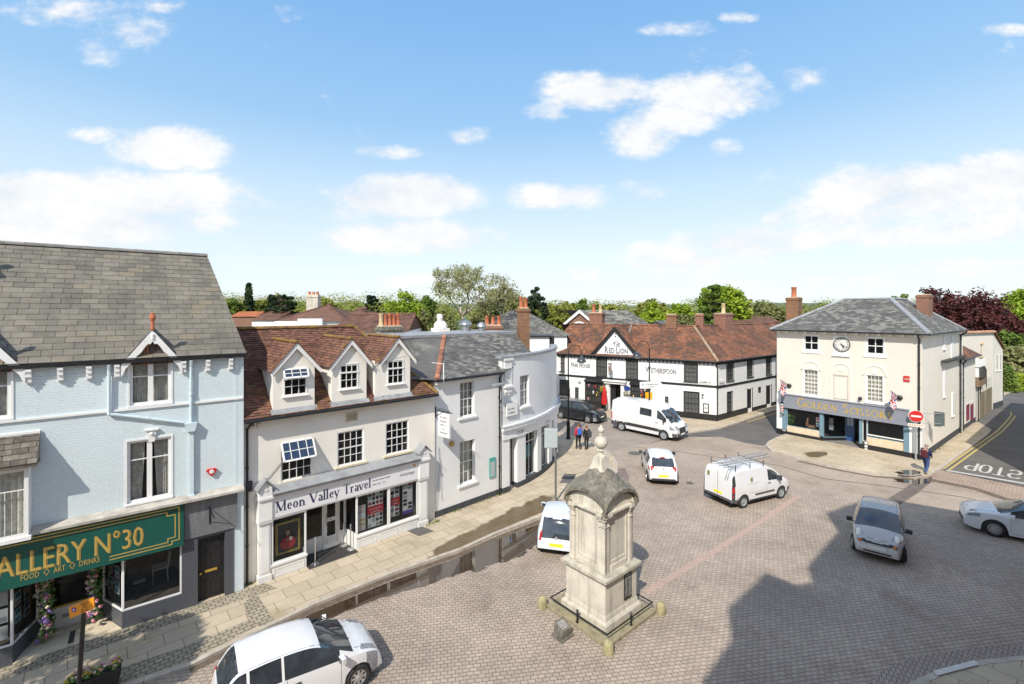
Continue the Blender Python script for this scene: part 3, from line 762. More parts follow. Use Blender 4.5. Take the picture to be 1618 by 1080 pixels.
b=MB();q0=FB.uv(331,806);q1=FB.uv(331,820);b.tube(FB.p(q0[0],q0[1]+.15,.08),FB.p(q0[0],q1[1]-.12,.08),.018,6);b.tube(FB.p(q0[0],q0[1]+.1,.08),FB.p(q0[0]+.05,q0[1]+.02,.85),.014,6);b.tube(FB.p(q0[0],q1[1]-.05,.08),FB.p(q0[0]+.02,q0[1]+.06,.4),.01,6);b.build('sign_bracket',M['blackiron'],blue)
u_r=FB.uv(290.5,800,.16)[0]
b=MB();b.prism([FB.p(-8.9,SZ0,.06),FB.p(-8.9,SZ0,.20),FB.p(-8.9,SZ1-.04,.14),FB.p(-8.9,SZ1-.04,.06)],FB.d*(u_r+8.9))
sg=b.build('fascia_sign',M['green'],blue)
def gp(u,z,o=.004):return FB.p(u,z,.20-.06*(z-SZ0)/(SZ1-.04-SZ0)+o)
b=MB()
def gline(pts,w=.014):
 for(a,c) in zip(pts[:-1],pts[1:]):
  if abs(a[1]-c[1])<1e-6:b.poly([gp(a[0],a[1]-w),gp(c[0],c[1]-w),gp(c[0],c[1]+w),gp(a[0],a[1]+w)])
  else:b.poly([gp(a[0]-w,min(a[1],c[1])-w),gp(a[0]+w,min(a[1],c[1])-w),gp(a[0]+w,max(a[1],c[1])+w),gp(a[0]-w,max(a[1],c[1])+w)])
T,B_=SZ1-.14,SZ0+.12
gline([(-8.8,T),(u_r-.12,T),(u_r-.12,B_+.1),(u_r-.3,B_+.1),(u_r-.3,B_),(u_r-1.75,B_)])
gline([(-8.8,T-.09),(u_r-.42,T-.09),(u_r-.42,T-.2),(u_r-.22,T-.2),(u_r-.22,B_+.2),(u_r-.4,B_+.2),(u_r-.4,B_+.09),(u_r-1.75,B_+.09)])
b.build('border_lines',M['gold'],sg)
tr=FB.uv(224,850,.18)[0];tl=FB.uv(-6,900,.18)[0];tw_=(tr-tl)*1.14
M['golddark']=mat('gold_shade',(.32,.22,.06),.5,.1,9)
nrm=gp(0,3)-gp(0,2)
zb_=FB.uv(223,857,.18)[1]-.0
sans('GALLERY N°30',gp(tr-tw_+.03,zb_-.08,.008),FB.d,nrm,.56,M['golddark'],sg,width=tw_)
sans('GALLERY N°30',gp(tr-tw_,zb_-.06,.014),FB.d,nrm,.56,M['gold'],sg,width=tw_)
fl=FB.uv(32,910,.19)[0];fr_=FB.uv(157,885,.19)[0]
sans('FOOD  ◇  ART  ◇  DRINKS',gp(fl,SZ0+.15,.01),FB.d,nrm,.15,M['gold'],sg,width=fr_-fl)
rm.build('interior',M['room'],blue)
def leafball(mb,c,r,n,s,rnd):
 for _ in range(n):
  d=Vector((rnd.gauss(0,1),rnd.gauss(0,1),rnd.gauss(0,1))).normalized();p=Vector(c)+d*r*rnd.random()**.4
  a=d.orthogonal().normalized();q=Matrix.Rotation(rnd.random()*6.28,3,d);a=q@a;b_=(d.cross(a)+d*rnd.uniform(-.6,.6)).normalized()
  k=s*rnd.uniform(.6,1.3)
  mb.poly([p-a*k*.5,p+b_*k*.35,p+a*k*.5,p-b_*k*.35])
M['leafdark']=mat('garland_leaves',(.11,.21,.05),.6,.3,6,island=.5)
fcol=[mat('pink_petals',(.68,.30,.36),.7,.1,9,island=.3),mat('lilac_petals',(.34,.22,.60),.7,.1,9,island=.3),mat('cream_petals',(.72,.62,.50),.7,.1,9,island=.2)]
def garland(ps,r,label,seed):
 rnd=random.Random(seed);t=thing('flower_garland',label,'flower garland',ps[0])
 L=MB();fl=[MB(),MB(),MB()]
 for a,c in zip(ps[:-1],ps[1:]):
  n=int((c-a).length/.08)+1
  for i in range(n):
   p=a.lerp(c,i/n);leafball(L,p,r*rnd.uniform(.8,1.25),34,.11,rnd)
   for k in range(3):
    d=Vector((rnd.uniform(-1,1),rnd.uniform(-1,0),rnd.uniform(-1,1)))*r*.9
    leafball(fl[rnd.choice((0,0,1,2,2))],p+d,.055,24,.065,rnd)
 L.build('foliage',M['leafdark'],t)
 for k,q in enumerate(fl):q.build(('pink_flowers','lilac_flowers','cream_flowers')[k],fcol[k],t)
garland([FB.p(FB.uv(75,960,-.5)[0],.32,-.5),FB.p(FB.uv(72,960,-.5)[0],2.2,-.5)],.19,'tall garland of pink, lilac and cream flowers left of the gallery door',5)
garland([FB.p(FB.uv(152,940,-.55)[0],.42,-.55),FB.p(FB.uv(150,940,-.55)[0],2.2,-.55)],.18,'tall garland of lilac and pink flowers right of the gallery door',8)
garland([FB.p(FB.uv(84,890,-.7)[0],2.12,-.7),FB.p(FB.uv(140,880,-.7)[0],2.12,-.7)],.12,'garland of flowers across the top of the gallery door',9)
# ================================================================== cream travel agency
S0=G(426.3,920)
FS=Wall((S0.x,S0.y),(.742,.67))
wo=FS.p(0,0,-.25);FM=Wall((wo.x,wo.y),(.742,.67))
trav=thing('travel_agency','cream rendered travel agency with brown tiled roof, three dormers and a white shopfront','building',FM.O)
uL=FM.uv(386,900)[0]-.05;uR=FM.uv(687,820)[0]
ze=5.74;oe=.28;tanm=.9;bM=3.0;zrM=ze+(bM+oe)*tanm
def sash(F,x0,y0,x1,y1,dy=0):
 return F.rect(x0,y0,x1,y1)
wA=(FM.uv(444,730)[0],FM.uv(493.5,730)[0],FM.uv(470,756)[1],FM.uv(470,695)[1])
wB=(FM.uv(533.3,710)[0],FM.uv(575,710)[0],FM.uv(554,733)[1],FM.uv(554,680)[1])
wC=(FM.uv(609.7,690)[0],FM.uv(646,690)[0],FM.uv(628,715.5)[1],FM.uv(628,666)[1])
sf0=FS.uv(408,900)[0];sf1=FS.uv(675.7,800)[0]
zf=FS.uv(428.7,785)[1];zfb=(FS.uv(428.7,817.5)[1]+FS.uv(661,755)[1])/2;zft=(FS.uv(428.7,785)[1]+FS.uv(661,724.5)[1])/2
b=MB();b.wall(FM,uL,uR,0,ze,[wA,wB,wC,(sf0+.3,sf1-.3,0,zft)],rev=.12)
b.build('front_wall',M['cream'],trav)
shell(FM,uL,uR,ze,7.5,M['cream'],trav)
rm=Rooms()
for q in(wA,wB,wC):room(rm,FM,q,.9)
rm.build('interior',M['room'],trav)
for q in(wA,wB,wC):
 w=window(FM,q,4,4,trav,out=-.03,fr=.05,bar=.02,sill=(.12,.08,.10,M['stone']))
def flap(F,q,zt,zb_,par,cols,ang=.55,L=None):
 u0,u1=q[0]-.03,q[1]+.03;L=L or(zt-zb_);b=MB()
 def P(u,s,t):return F.p(u,zt-s*math.cos(ang)-t*math.sin(ang),.04+s*math.sin(ang)-t*math.cos(ang)+.0)
 def bar(a,c,s0,s1,th=.04):
  b.box8([P(a,s1,th),P(c,s1,th),P(c,s1,0),P(a,s1,0),P(a,s0,th),P(c,s0,th),P(c,s0,0),P(a,s0,0)])
 bar(u0,u0+.06,0,L);bar(u1-.06,u1,0,L);bar(u0,u1,0,.06,.039);bar(u0,u1,L-.06,L,.039);bar(u0,u1,L/2-.012,L/2+.012,.03)
 for i in range(1,cols):x=u0+(u1-u0)*i/cols;bar(x-.012,x+.012,0,L,.03)
 w=b.build('open_sash',M['white'],par)
 g=MB();g.poly([P(u0+.02,L-.02,.015),P(u1-.02,L-.02,.015),P(u1-.02,.02,.015),P(u0+.02,.02,.015)]);g.build('pane',M['glassblue'],w)
M['glassblue']=glass_mat('sky_reflecting_glass',base=(.03,.05,.10),see=.15)
flap(FM,wA,wA[3]+.03,wA[3]-(wA[3]-wA[2])*.5,trav,4)
M['tile']=mat('brown_clay_tile',(.175,.083,.055),.88,.25,1.5,bump=.4,bscale=30,island=.42,hue=((.20,.14,.04),1.1,.96,.45),streak=.4,dirt=(.09,.05,.035))
M['moss']=mat('mossy_tile',(.28,.17,.04),.95,.4,6,bump=.6,bscale=25,island=.3,hue=((.16,.08,.05),3.0,.62,.3))
uRe=FM.uv(692,620,oe)[0];uRr=FM.uv(559,511.4,-bM)[0]
A_=FM.p(0,ze,oe);V_=FM.p(0,zrM,-bM)-A_;VLm=V_.length
hipd=bM+oe
b=MB();rn=random.Random(11)
tiles(b,A_,FM.d,V_,[(uL-.02,0),(uRe,0),(uRr,VLm),(uL-1.6,VLm)],.17,.115,.026,rnd=rn)
Ah=FM.p(uRe,ze,oe);Bh=FM.p(uRe,ze,-6.3);Rr=FM.p(uRr,zrM,-bM)
Vh=(Rr-FM.p(uRe,ze,-bM));
tiles(b,FM.p(uRe,ze,-bM),-FM.n,Vh,[(-hipd,0),(3.3,0),(0,Vh.length)],.17,.115,.026,rnd=rn)
b.poly([FM.p(uL-1.6,zrM-.01,-bM),FM.p(uRr,zrM-.01,-bM),FM.p(uRe,ze,-6.3),FM.p(uL-.8,ze,-6.3)])
b.build('roof',M['tile'],trav)
b=MB();ridge(b,FM.p(uL-1.6,zrM+.02,-bM),FM.p(uRr,zrM+.02,-bM),.11,.33);ridge(b,Ah+Vector((0,0,.03)),Rr+Vector((0,0,.03)),.09,.28)
b.build('ridge_tiles',M['moss'],trav,smooth=30)
b=MB();b.tube(FM.p(uL+.02,ze-.06,oe+.04),FM.p(uRe,ze-.06,oe+.04),.06,8);b.fbox(FM,uL,uRe-.02,ze-.09,ze-.02,.0,oe-.02);b.build('gutter',M['black'],trav)
rnd=random.Random(5);ms=MB()
def mossat(u,v,r):
 c=A_+FM.d*u+V_.normalized()*v+V_.normalized().cross(FM.d)*-.0
 leafball(ms,c+Vector((0,0,.03)),r,int(r*200),.035,rnd)
def zslope(out):return ze+(oe-out)*tanm
def dormer(xa,ya,xl_,yl,xr_,yr,wx0,wx1,ybot,win,of,openflap=False,mossy=1):
 a=FM.uv(xa,ya,of+.14);l=FM.uv(xl_,yl,of+.14);r=FM.uv(xr_,yr,of+.14)
 uc,za=a;zl=(l[1]+r[1])/2+.05;hw=(r[0]-l[0])/2;uc=(l[0]+r[0])/2
 w0=FM.uv(wx0,600,of)[0];w1_=FM.uv(wx1,600,of)[0]
 q=(FM.uv(win[0],600,of)[0],FM.uv(win[1],600,of)[0],FM.uv((win[0]+win[1])/2,win[3],of)[1],FM.uv((win[0]+win[1])/2,win[2],of)[1])
 zb_=zslope(of)-.02
 D=MB();zg=zl-.02
 D.wall(FM,w0,w1_,zb_,zg,[q],rev=.08,out=of)
 s_=(za-zl)/hw
 D.poly([FM.p(w0,zg,of),FM.p(w1_,zg,of),FM.p(w1_,zg+(hw-(w1_-uc))*s_*.9,of),FM.p(uc,za-.12,of),FM.p(w0,zg+(hw-(uc-w0))*s_*.9,of)])
 ob=-((zg-ze)/tanm-oe);
 for u in(w0,w1_):D.poly([FM.p(u,zb_,of),FM.p(u,zg+.1,of),FM.p(u,zg+.1,ob-.15)])
 d=D.build('dormer',M['cream'],trav)
 W_=window(FM,q,3,4 if openflap else 4,d,out=of+.02,fr=.05,bar=.018,th=.06,rowz=[.33,.66],rail=False,sill=(.05,.05,of+.09),name='dormer_window')
 t=MB();zz=q[2]+(q[3]-q[2])*.64;t.fbox(FM,q[0]-.01,q[1]+.01,zz-.03,zz+.03,of-.01,of+.035);t.build('transom',M['white'],W_)
 if openflap:flap(Wall((FM.p(0,0,of).x,FM.p(0,0,of).y),FM.d[:2]),q,q[3]+.04,zz,W_,3,.5)
 rr=MB();rr2=MB();room(rr,FM,q,.7,out=of-.1);rr.build('interior',M['room'],d)
 B=MB()
 for s in(-1,1):
  ue=uc+s*hw;o0=of+.08
  ppts=[FM.p(ue,zl,o0),FM.p(uc,za,o0),FM.p(uc,za-.2,o0),FM.p(ue,zl-.18,o0)]
  B.prism(ppts if s<0 else ppts[::-1],FM.n*.05)
 B.build('barge_board',M['white'],d)
 T=MB();
 obk=lambda z:-((z-ze)/tanm-oe)
 for s in(-1,1):
  ue=uc+s*(hw+.03);A2=FM.p(ue,zl-.02,of+.16);V2=FM.p(uc,za+.03,of+.16)-A2
  Le=(of+.16)-obk(zl)+.1;Lr=(of+.16)-obk(za)+.1
  tiles(T,A2,-FM.n,V2,[(0,0),(Le,0),(Lr,V2.length),(0,V2.length)],.17,.115,.026,rnd=rn)
 T.build('dormer_roof',M['tile'],d)
 rg=MB();ridge(rg,FM.p(uc,za+.05,of+.16),FM.p(uc,za+.05,obk(za)-.05),.09,.3);rg.build('dormer_ridge',M['moss'],d,smooth=30)
 ap=MB();ap.prism([FM.p(w0-.08,zslope(of)+.035,of+.0),FM.p(w1_+.08,zslope(of)+.035,of+.0),FM.p(w1_+.08,zslope(of+.15)+.03,of+.15),FM.p(w0-.08,zslope(of+.15)+.03,of+.15)],(0,0,.012));ap.build('lead_apron',M['lead'],d)
 for k in range(16*mossy):
  s=rnd.random();side=rnd.choice((-1,-1,1));v=rnd.random()**1.6
  leafball(ms,FM.p(uc+side*hw*(1-v),zl+(za-zl)*v+.05,of+.12-rnd.random()*(.25+1.2*rnd.random()*(v<.2))),rnd.uniform(.03,.07),26,.035,rnd)
 for k in range(10):
  u=uc+rnd.choice((-1,1))*(hw*rnd.uniform(.75,1.0));o=of+.25-rnd.random()*.9
  leafball(ms,FM.p(u,zslope(o)+.04,o),rnd.uniform(.04,.09),30,.035,rnd)
dormer(470,541.5,429.5,590,507.5,583,431,497,625,(447.5,485,582.5,624),.12,True)
dormer(556.8,535.7,522,582.4,588.8,576,524,579,617,(536.7,566,573.5,613.5),.12)
dormer(629.7,533.4,600.8,575,658.2,570.4,592.5,648,610,(611.7,637.8,567.5,606),.12)
for k in range(60):
 u=rnd.uniform(uL,uRe);o=oe-rnd.random()**2*1.2
 leafball(ms,FM.p(u,zslope(o)+.03,o),rnd.uniform(.02,.05),14,.03,rnd)
for k in range(40):
 u=uRe-rnd.random()**2*1.1;o=oe-rnd.random()*.6
 leafball(ms,FM.p(u,zslope(o)+.03,o),rnd.uniform(.03,.07),26,.03,rnd)
ms.build('moss',mat('yellow_moss',(.26,.19,.03),.95,.3,5,island=.4),trav)
def plate(F,x0,y0,x1,y1,m,par,name,out=.03):
 r=F.rect(x0,y0,x1,y1);b=MB();b.fbox(F,r[0],r[1],r[2],r[3],.001,out);return b.build(name,m,par,bevel=.006),r
o,r=plate(FM,546.4,653,565,663.5,M['stone'],trav,'date_stone')
b=MB();b.fbox(FM,r[0]+.05,r[1]-.05,r[2]+.05,r[3]-.05,.03,.034);b.build('recessed_panel',mat('worn_stone',(.42,.36,.26),.9,.3,12,bump=.6),o)
o,r=plate(FM,394,666,408.6,675.5,M['stone'],trav,'number_plate')
b=MB();b.fbox(FM,r[0]+.02,r[1]-.02,r[2]+.02,r[3]-.02,.03,.034);b.build('panel',M['cream'],o)
serif_b=MB();fsans(FM,'41',r[0]+.05,r[2]+.05,r[3]-r[2]-.1,.036,M['dark'],o);fsans(FM,'TH',r[0]+.05+(r[1]-r[0])*.45,r[2]+.12,(r[3]-r[2]-.1)*.55,.036,M['dark'],o)
downpipe([FM.p(uL+.25,ze-.1,.28),FM.p(uL+.12,ze-.35,.08),FM.p(uL+.12,.1,.08)],.04,M['black'],trav)
o,r=plate(FM,391.5,760,398,774.5,M['dark'],trav,'alarm_box',.1)
b=MB();b.path([FM.p(FM.uv(443,732)[0],FM.uv(443,732)[1],.02),FM.p(FM.uv(425,752)[0],FM.uv(425,754)[1],.02),FM.p(FM.uv(398,765)[0],FM.uv(398,765)[1],.05)],.008,5);b.build('cable',M['dark'],trav)
def pil(xa,xb):
 u0,u1=FS.uv(xa,850)[0],FS.uv(xb,850)[0];b=MB()
 b.fbox(FS,u0,u1,0,.3,-.25,.06);b.fbox(FS,u0+.03,u1-.03,.3,zfb-.1,-.25,.03);b.fbox(FS,u0+.08,u1-.08,.4,zfb-.25,.03,.045)
 b.fbox(FS,u0-.02,u1+.02,zfb-.1,zfb-.02,-.25,.10)
 b.fbox(FS,u0,u1,zfb-.02,zft-.05,-.25,.12);b.fbox(FS,u0-.03,u1+.03,zft-.05,zft+.04,-.25,.18);b.fbox(FS,u0+.01,u1-.01,zft+.04,zft+.34,-.25,.16)
 uc=(u0+u1)/2;b.prism([FS.p(u0+.01,zft+.34,.16),FS.p(u1-.01,zft+.34,.16),FS.p(uc,zft+.56,.16)],-FS.n*.4)
 b.lathe(FS.p(uc,zft+.3,.162),[(.07,0),(.06,.02)],12,axis=FS.n)
 p=b.build('pilaster',M['white'],trav)
 c=MB()
 for(e,s) in((u0-.08,1),(u1+.08,-1)):
  A2=Vector(FS.p(e,zft+.28,.24));B2=Vector(FS.p(uc,zft+.62,.24))
  q=[A2,B2,B2+Vector((0,0,.035)),A2+Vector((0,0,.035))]
  c.prism(q,-FS.n*.46)
 c.build('pilaster_cap',M['lead'],p)
 return u0,u1
pl0=pil(407.5,428.7);pl1=pil(660.5,675.7)
b=MB();b.fbox(FS,pl0[1],pl1[0],zfb,zft,-.1,.07);b.fbox(FS,pl0[1],pl1[0],zfb-.05,zfb,-.1,.05)
fas=b.build('fascia_sign',mat('pale_sign_board',(.80,.80,.82),.45,.03,3),trav)
b=MB();b.fbox(FS,pl0[1],pl1[0],zft+.01,zft+.09,-.25,.20);b.prism([FS.p(pl0[1],zft+.09,-.2),FS.p(pl0[1],zft+.09,.24),FS.p(pl0[1],zft+.12,.24),FS.p(pl0[1],zft+.3,-.2)][::-1],FS.d*(pl1[0]-pl0[1]));b.build('cornice',M['lead'],trav)
tx=MB();ta=FS.uv(435.5,800,.08);tb_=FS.uv(581,770,.08);zb_=FS.uv(437,802,.08)[1];H_=.34
def mixed(text):pass
serif(tx,FS,'Meon Valley Travel',ta[0],zfb+.17,.36,.076,width=tb_[0]-ta[0]+.15,bold=1.0)
tx.build('lettering',M['navy'],fas)
u_=FS.uv(632,755,.08)[0];fsans(FS,'Advantage',u_,zfb+.28,.13,.076,M['greytext'],fas,width=FS.uv(655,748,.08)[0]-u_)
u_=FS.uv(589,760,.08)[0];illegible(lambda a,c:FS.p(a,c,.076),u_,zfb+.38,.75,.05,M['greytext'],fas);illegible(lambda a,c:FS.p(a,c,.076),u_,zfb+.22,.55,.045,M['greytext'],fas)
b=MB();u_=FS.uv(654,736,.08)[0];b.poly([FS.p(u_-.05,zfb+.6,.077),FS.p(u_+.08,zfb+.55,.077),FS.p(u_+.06,zfb+.68,.077)]);b.build('logo_mark',mat('orange_mark',(.7,.22,.03),.5),fas)
gz0=FS.uv(430,893)[1]
xl0,xl1=pl0[1],FS.uv(484,880)[0];xr0=FS.uv(563,850)[0];xr1=pl1[0];xm=FS.uv(614.5,830)[0]
gz0=FS.uv(457,884)[1]+.02;gz1=zfb-.05
gzr=FS.uv(600,836)[1]+.02
for(a,c,g) in((xl0,xl1,gz0),(xr0,xr1,gzr)):
 b=MB()
 b.fbox(FS,a,c,.0,g-.07,-.12,.01);b.fbox(FS,a-.02,c+.03,g-.07,g,-.14,.05)
 n=1 if g==gz0 else 3
 for i in range(n):
  p0=a+(c-a)*i/n+.08;p1=a+(c-a)*(i+1)/n-.08
  for(q0,q1,r0,r1) in((p0,p1,.14,.16),(p0,p1,g-.2,g-.18),(p0,p0+.02,.16,g-.2),(p1-.02,p1,.16,g-.2)):b.fbox(FS,q0,q1,r0,r1,.01,.022)
 b.build('stall_riser',M['white'],trav)
window(FS,(xl0,xl1,gz0,gz1),1,1,trav,out=.0,fr=.06,glass=M['shopglass'],name='shop_window')
window(FS,(xr0,xm,gzr,gz1),1,1,trav,out=.0,fr=.06,glass=M['shopglass'],name='shop_window')
window(FS,(xm+.001,xr1,gzr,gz1),1,1,trav,out=.0,fr=.06,glass=M['shopglass'],name='shop_window')
dO=-.85
b=MB();b.fbox(FS,sf0+.3,sf1-.3,0,.08,-3.2,-.13);b.build('shop_floor',M['floor_in'],trav)
b=MB();b.fbox(FS,sf0+.3,sf1-.3,.08,3.2,-3.3,-3.2);b.fbox(FS,sf0+.3,sf1-.3,zft,zft+.05,-3.2,-.3)
b.fbox(FS,sf0+.3,sf0+.35,.08,zft,-3.2,-.3);b.fbox(FS,sf1-.35,sf1-.3,.08,zft,-3.2,-.3);b.build('shop_interior',M['room2'],trav)
Wd=lambda a,c:Wall((a.x,a.y),(c-a)[:2])
k0,k1,k2,k3=FS.p(xl1,0,0),FS.p(xl1+.12,0,dO),FS.p(xr0-.12,0,dO),FS.p(xr0,0,0)
for(a,c) in((k0,k1),(k2,k3)):
 W_=Wd(a,c);L=(c-a).length
 b=MB();b.fbox(W_,0,L,.08,.62,-.05,0);q=b.build('screen_panel',M['white'],trav)
 window(W_,(0,L,.62,gz1),1,1,q,out=0,fr=.05,glass=M['shopglass'],name='side_screen')
W_=FS;b=MB();ua,ub=xl1+.12,xr0-.12;um=ua+(ub-ua)*.52
def panel_door(u0,u1,name,solid=.75,par=trav):
 b=MB();b.fbox(W_,u0,u1,.08,solid,dO-.05,dO)
 b.fbox(W_,u0+.1,u1-.1,.2,solid-.12,dO,dO+.012)
 b.fbox(W_,u0,u0+.09,solid,2.15,dO-.05,dO);b.fbox(W_,u1-.09,u1,solid,2.15,dO-.05,dO);b.fbox(W_,u0+.09,u1-.09,2.03,2.15,dO-.05,dO);b.fbox(W_,u0+.09,u1-.09,1.12,1.26,dO-.05,dO)
 d=b.build(name,M['white'],par)
 g=MB();g.poly([W_.p(u0+.08,solid-.02,dO-.03),W_.p(u1-.08,solid-.02,dO-.03),W_.p(u1-.08,2.05,dO-.03),W_.p(u0+.08,2.05,dO-.03)]);g.build('pane',M['shopglass'],d)
 return d
d=panel_door(um+.0,ub-.28,'shop_door',.55)
h=MB();h.tube(W_.p(um+.06,1.0,dO+.05),W_.p(um+.06,1.5,dO+.05),.015,6);h.fbox(W_,um+.2,ub-.5,1.16,1.22,dO,dO+.015);h.build('door_handle',M['metal'],d)
b=MB();b.fbox(W_,ua,um-.05,.08,.6,dO-.05,dO);b.fbox(W_,um-.05,um,.08,2.2,dO-.05,dO+.02);b.fbox(W_,ub-.28,ub-.22,.08,2.2,dO-.05,dO+.02);b.fbox(W_,ub-.22,ub,.08,.6,dO-.05,dO);b.fbox(W_,ua,ub,2.2,zft,dO-.05,dO)
q=b.build('entrance_screen',M['white'],trav)
window(W_,(ua,um-.05,.6,2.2),1,1,q,out=dO,fr=.05,glass=M['shopglass'],name='screen_window');window(W_,(ub-.22,ub,.6,2.2),1,1,q,out=dO,fr=.03,glass=M['shopglass'],name='screen_window')
b=MB();b.fbox(FS,xl1+.02,xr0-.02,.075,.088,dO,.25);b.build('door_mat',mat('charcoal_mat',(.045,.043,.04),.95,.3,20,bump=.5),trav)
red=C_('poster_red',(.55,.03,.04));dk=C_('poster_dark',(.03,.03,.035));wt=M['plate']
def travel_poster(u0,u1,z0,z1,seed,band=True):
 p=poster(FS,u0,u1,z0,z1,-.10,[dk,pb2,dk,C_('poster_maroon',(.25,.03,.03))],trav,'travel_poster',seed)
 if band:
  b=MB();zc=z0+(z1-z0)*.5;b.fbox(FS,u0-.02,u1+.02,zc-.17,zc+.15,-.094,-.090);c=b.build('red_banner',red,p)
  fsans(FS,'It\'s time for',(u0+u1)/2,zc+.0,.07,-.088,wt,c,width=(u1-u0)*.8,align='C');fsans(FS,'a holiday',(u0+u1)/2,zc-.12,.07,-.088,wt,c,width=(u1-u0)*.6,align='C')
 return p
um2=(xr0+xm)/2
pz0,pz1=gzr+.12,gz1-.12
poster(FS,xr0+.12,xr0+.42,pz0,pz0+1.0,-.1,[C_('poster_pink',(.62,.5,.45)),pb4],trav,'travel_poster',60)
travel_poster(xr0+.52,xm-.22,pz0+.0,pz1+.05,61);travel_poster(xm+.10,xm+.52,pz0+.15,pz1+.05,62)
p=travel_poster(xm+.68,xm+1.15,pz0+.1,pz1+.05,63,False)
b=MB();b.fbox(FS,xm+.68,xm+1.15,pz0+.1,pz0+.24,-.094,-.09);b.build('purple_strip',C_('purple',(.10,.05,.35)),p)
u0,u1=FS.uv(433,870,-.3)[0]+.05,FS.uv(472,860,-.3)[0]+.05;z0,z1=gz0+.10,gz1-.35
b=MB();f=.07
b.fbox(FS,u0,u0+f,z0,z1,-.35,-.3);b.fbox(FS,u1-f,u1,z0,z1,-.35,-.3);b.fbox(FS,u0+f,u1-f,z0,z0+f,-.35,-.3);b.fbox(FS,u0+f,u1-f,z1-f,z1,-.35,-.3)
pf=b.build('picture_frame',M['gold'],trav)
b=MB();b.fbox(FS,u0+f,u1-f,z0+f,z1-f,-.34,-.32);b.build('picture_ground',C_('picture_ground',(.045,.04,.04)),pf)
def blob(name,cu,cz,rx,rz,m,o=-.316):
 b=MB();n=20;b.poly([FS.p(cu+rx*math.cos(2*PI*i/n),cz+rz*math.sin(2*PI*i/n)*(1+.08*math.sin(3*i)),o) for i in range(n)]);b.build(name,m,pf)
uc=(u0+u1)/2;zc=(z0+z1)/2
blob('picture_jacket',uc,zc-.22,.26,.24,red,-.3165);blob('picture_head',uc,zc+.14,.07,.10,C_('face_tone',(.5,.3,.2)),-.315);blob('picture_hair',uc,zc+.2,.08,.06,dk,-.316);blob('picture_cup',uc+.1,zc-.08,.05,.07,wt,-.314);blob('picture_hand',uc-.02,zc-.1,.06,.04,C_('face_tone',(.5,.3,.2)),-.3135)
b=MB();b.fbox(FS,u0-.12,u1+.3,gz0-.06,gz1,-.5,-.48);b.build('display_back',C_('display_green_dark',(.06,.06,.035)),pf)
def stanchion(x,y,zt,label):
 p=G(x,y,.09);t=thing('stanchion',label,'barrier post',p,group=None)
 b=MB(1);b.lathe((0,0,0),[(.15,0),(.15,.015),(.03,.035)],18);b.build('foot',M['chrome'],t,smooth=30)
 b=MB(1);b.tube((0,0,.03),(0,0,zt),.022,10);b.lathe((0,0,zt),[(.03,0),(.035,.03),(.015,.05)],12);b.build('pole',M['chrome'],t,smooth=40)
M['chrome']=mat('polished_steel',(.6,.6,.6),.2,.05,5,metal=.9)
stanchion(498,891,.95,'steel barrier post on the left of the travel agency doormat')
stanchion(554,868,.95,'steel barrier post on the right of the travel agency doormat, nearest the white pilaster')
stanchion(543,862,.85,'steel barrier post in front of the travel agency door, furthest back')
# ================================================================== white corner building with curved front
W0=G(686.5,821.3)
FW=Wall((W0.x,W0.y),(.718,.695))
wh=thing('corner_building','white rendered corner building with slate roof and curved one-storey-high parapet bay','building',FW.O)
uP=FW.uv(788,780)[0]
zeW=6.3
g1=(FW.uv(727,630)[0],FW.uv(749.5,630)[0],FW.uv(738,658)[1],FW.uv(738,603)[1])
g2=(FW.uv(726.6,730)[0],FW.uv(750.5,730)[0],FW.uv(738,763.5)[1],FW.uv(738,696)[1])
b=MB();b.wall(FW,0,uP,.36,zeW,[g1,g2],rev=.16);b.build('front_wall',M['white_render'],wh)
rm=Rooms();room(rm,FW,g1,.9,-.2);room(rm,FW,g2,.9,-.2);rm.build('interior',M['room'],wh)
b=MB();b.fbox(FW,0,uP,0,.36,-.1,.02);b.build('plinth',M['plinth'],wh)
window(FW,g1,3,4,wh,out=-.12,fr=.05,bar=.02,sill=(.12,.10,.08),drape='shut');window(FW,g2,3,4,wh,out=-.12,fr=.05,bar=.02,sill=(.12,.10,.08),drape='net')
b=MB();bR=3.3;zR=zeW+1.75;A_=FW.p(0,zeW+.03,.25);V_=FW.p(0,zR,-bR)-A_
uh0=FW.uv(702,533.6,-bR)[0];uh1=FW.uv(811.5,525,-bR)[0]
tiles(b,A_,FW.d,V_,[(-.05,0),(uP+.3,0),(uP+3.4,1.2),(uh1,V_.length),(uh0,V_.length)],.28,.17,.01)
b.poly([FW.p(-.05,zeW+.03,.25),FW.p(uh0,zR,-bR),FW.p(-3.3,zR,-bR-.2),FW.p(-2.4,zeW+.2,-1.2)][::-1])
b.poly([FW.p(uh1,zR,-bR),FW.p(uP+3.6,zeW+.5,-.8),FW.p(uP+4.5,zeW+.4,-5),FW.p(uh1+.5,zR,-6)])
wr_=b.build('roof',M['slatefine'],wh)
b=MB();ridge(b,FW.p(-.02,zeW+.06,.22),FW.p(uh0,zR+.03,-bR),.12,.35);b.build('hip_tiles',mat('old_hip_tile',(.34,.15,.09),.9,.35,4,island=.35),wh,smooth=30)
b=MB();b.fbox(FW,-3.4,uh1+.1,zR-.05,zR+.09,-bR-3.6,-bR+.08);b.build('flat_roof',M['lead'],wh)
shell(FW,0,uP+3.0,zeW-.1,8,M['white_render'],wh,right=False)
b=MB();b.tube(FW.p(.0,zeW-.03,.27),FW.p(uP+.1,zeW-.03,.27),.06,8);b.build('gutter',M['black'],wh)
b=MB();b.fbox(FW,0,uP,zeW-.22,zeW-.09,.0,.12);b.build('eaves_board',M['white'],wh)
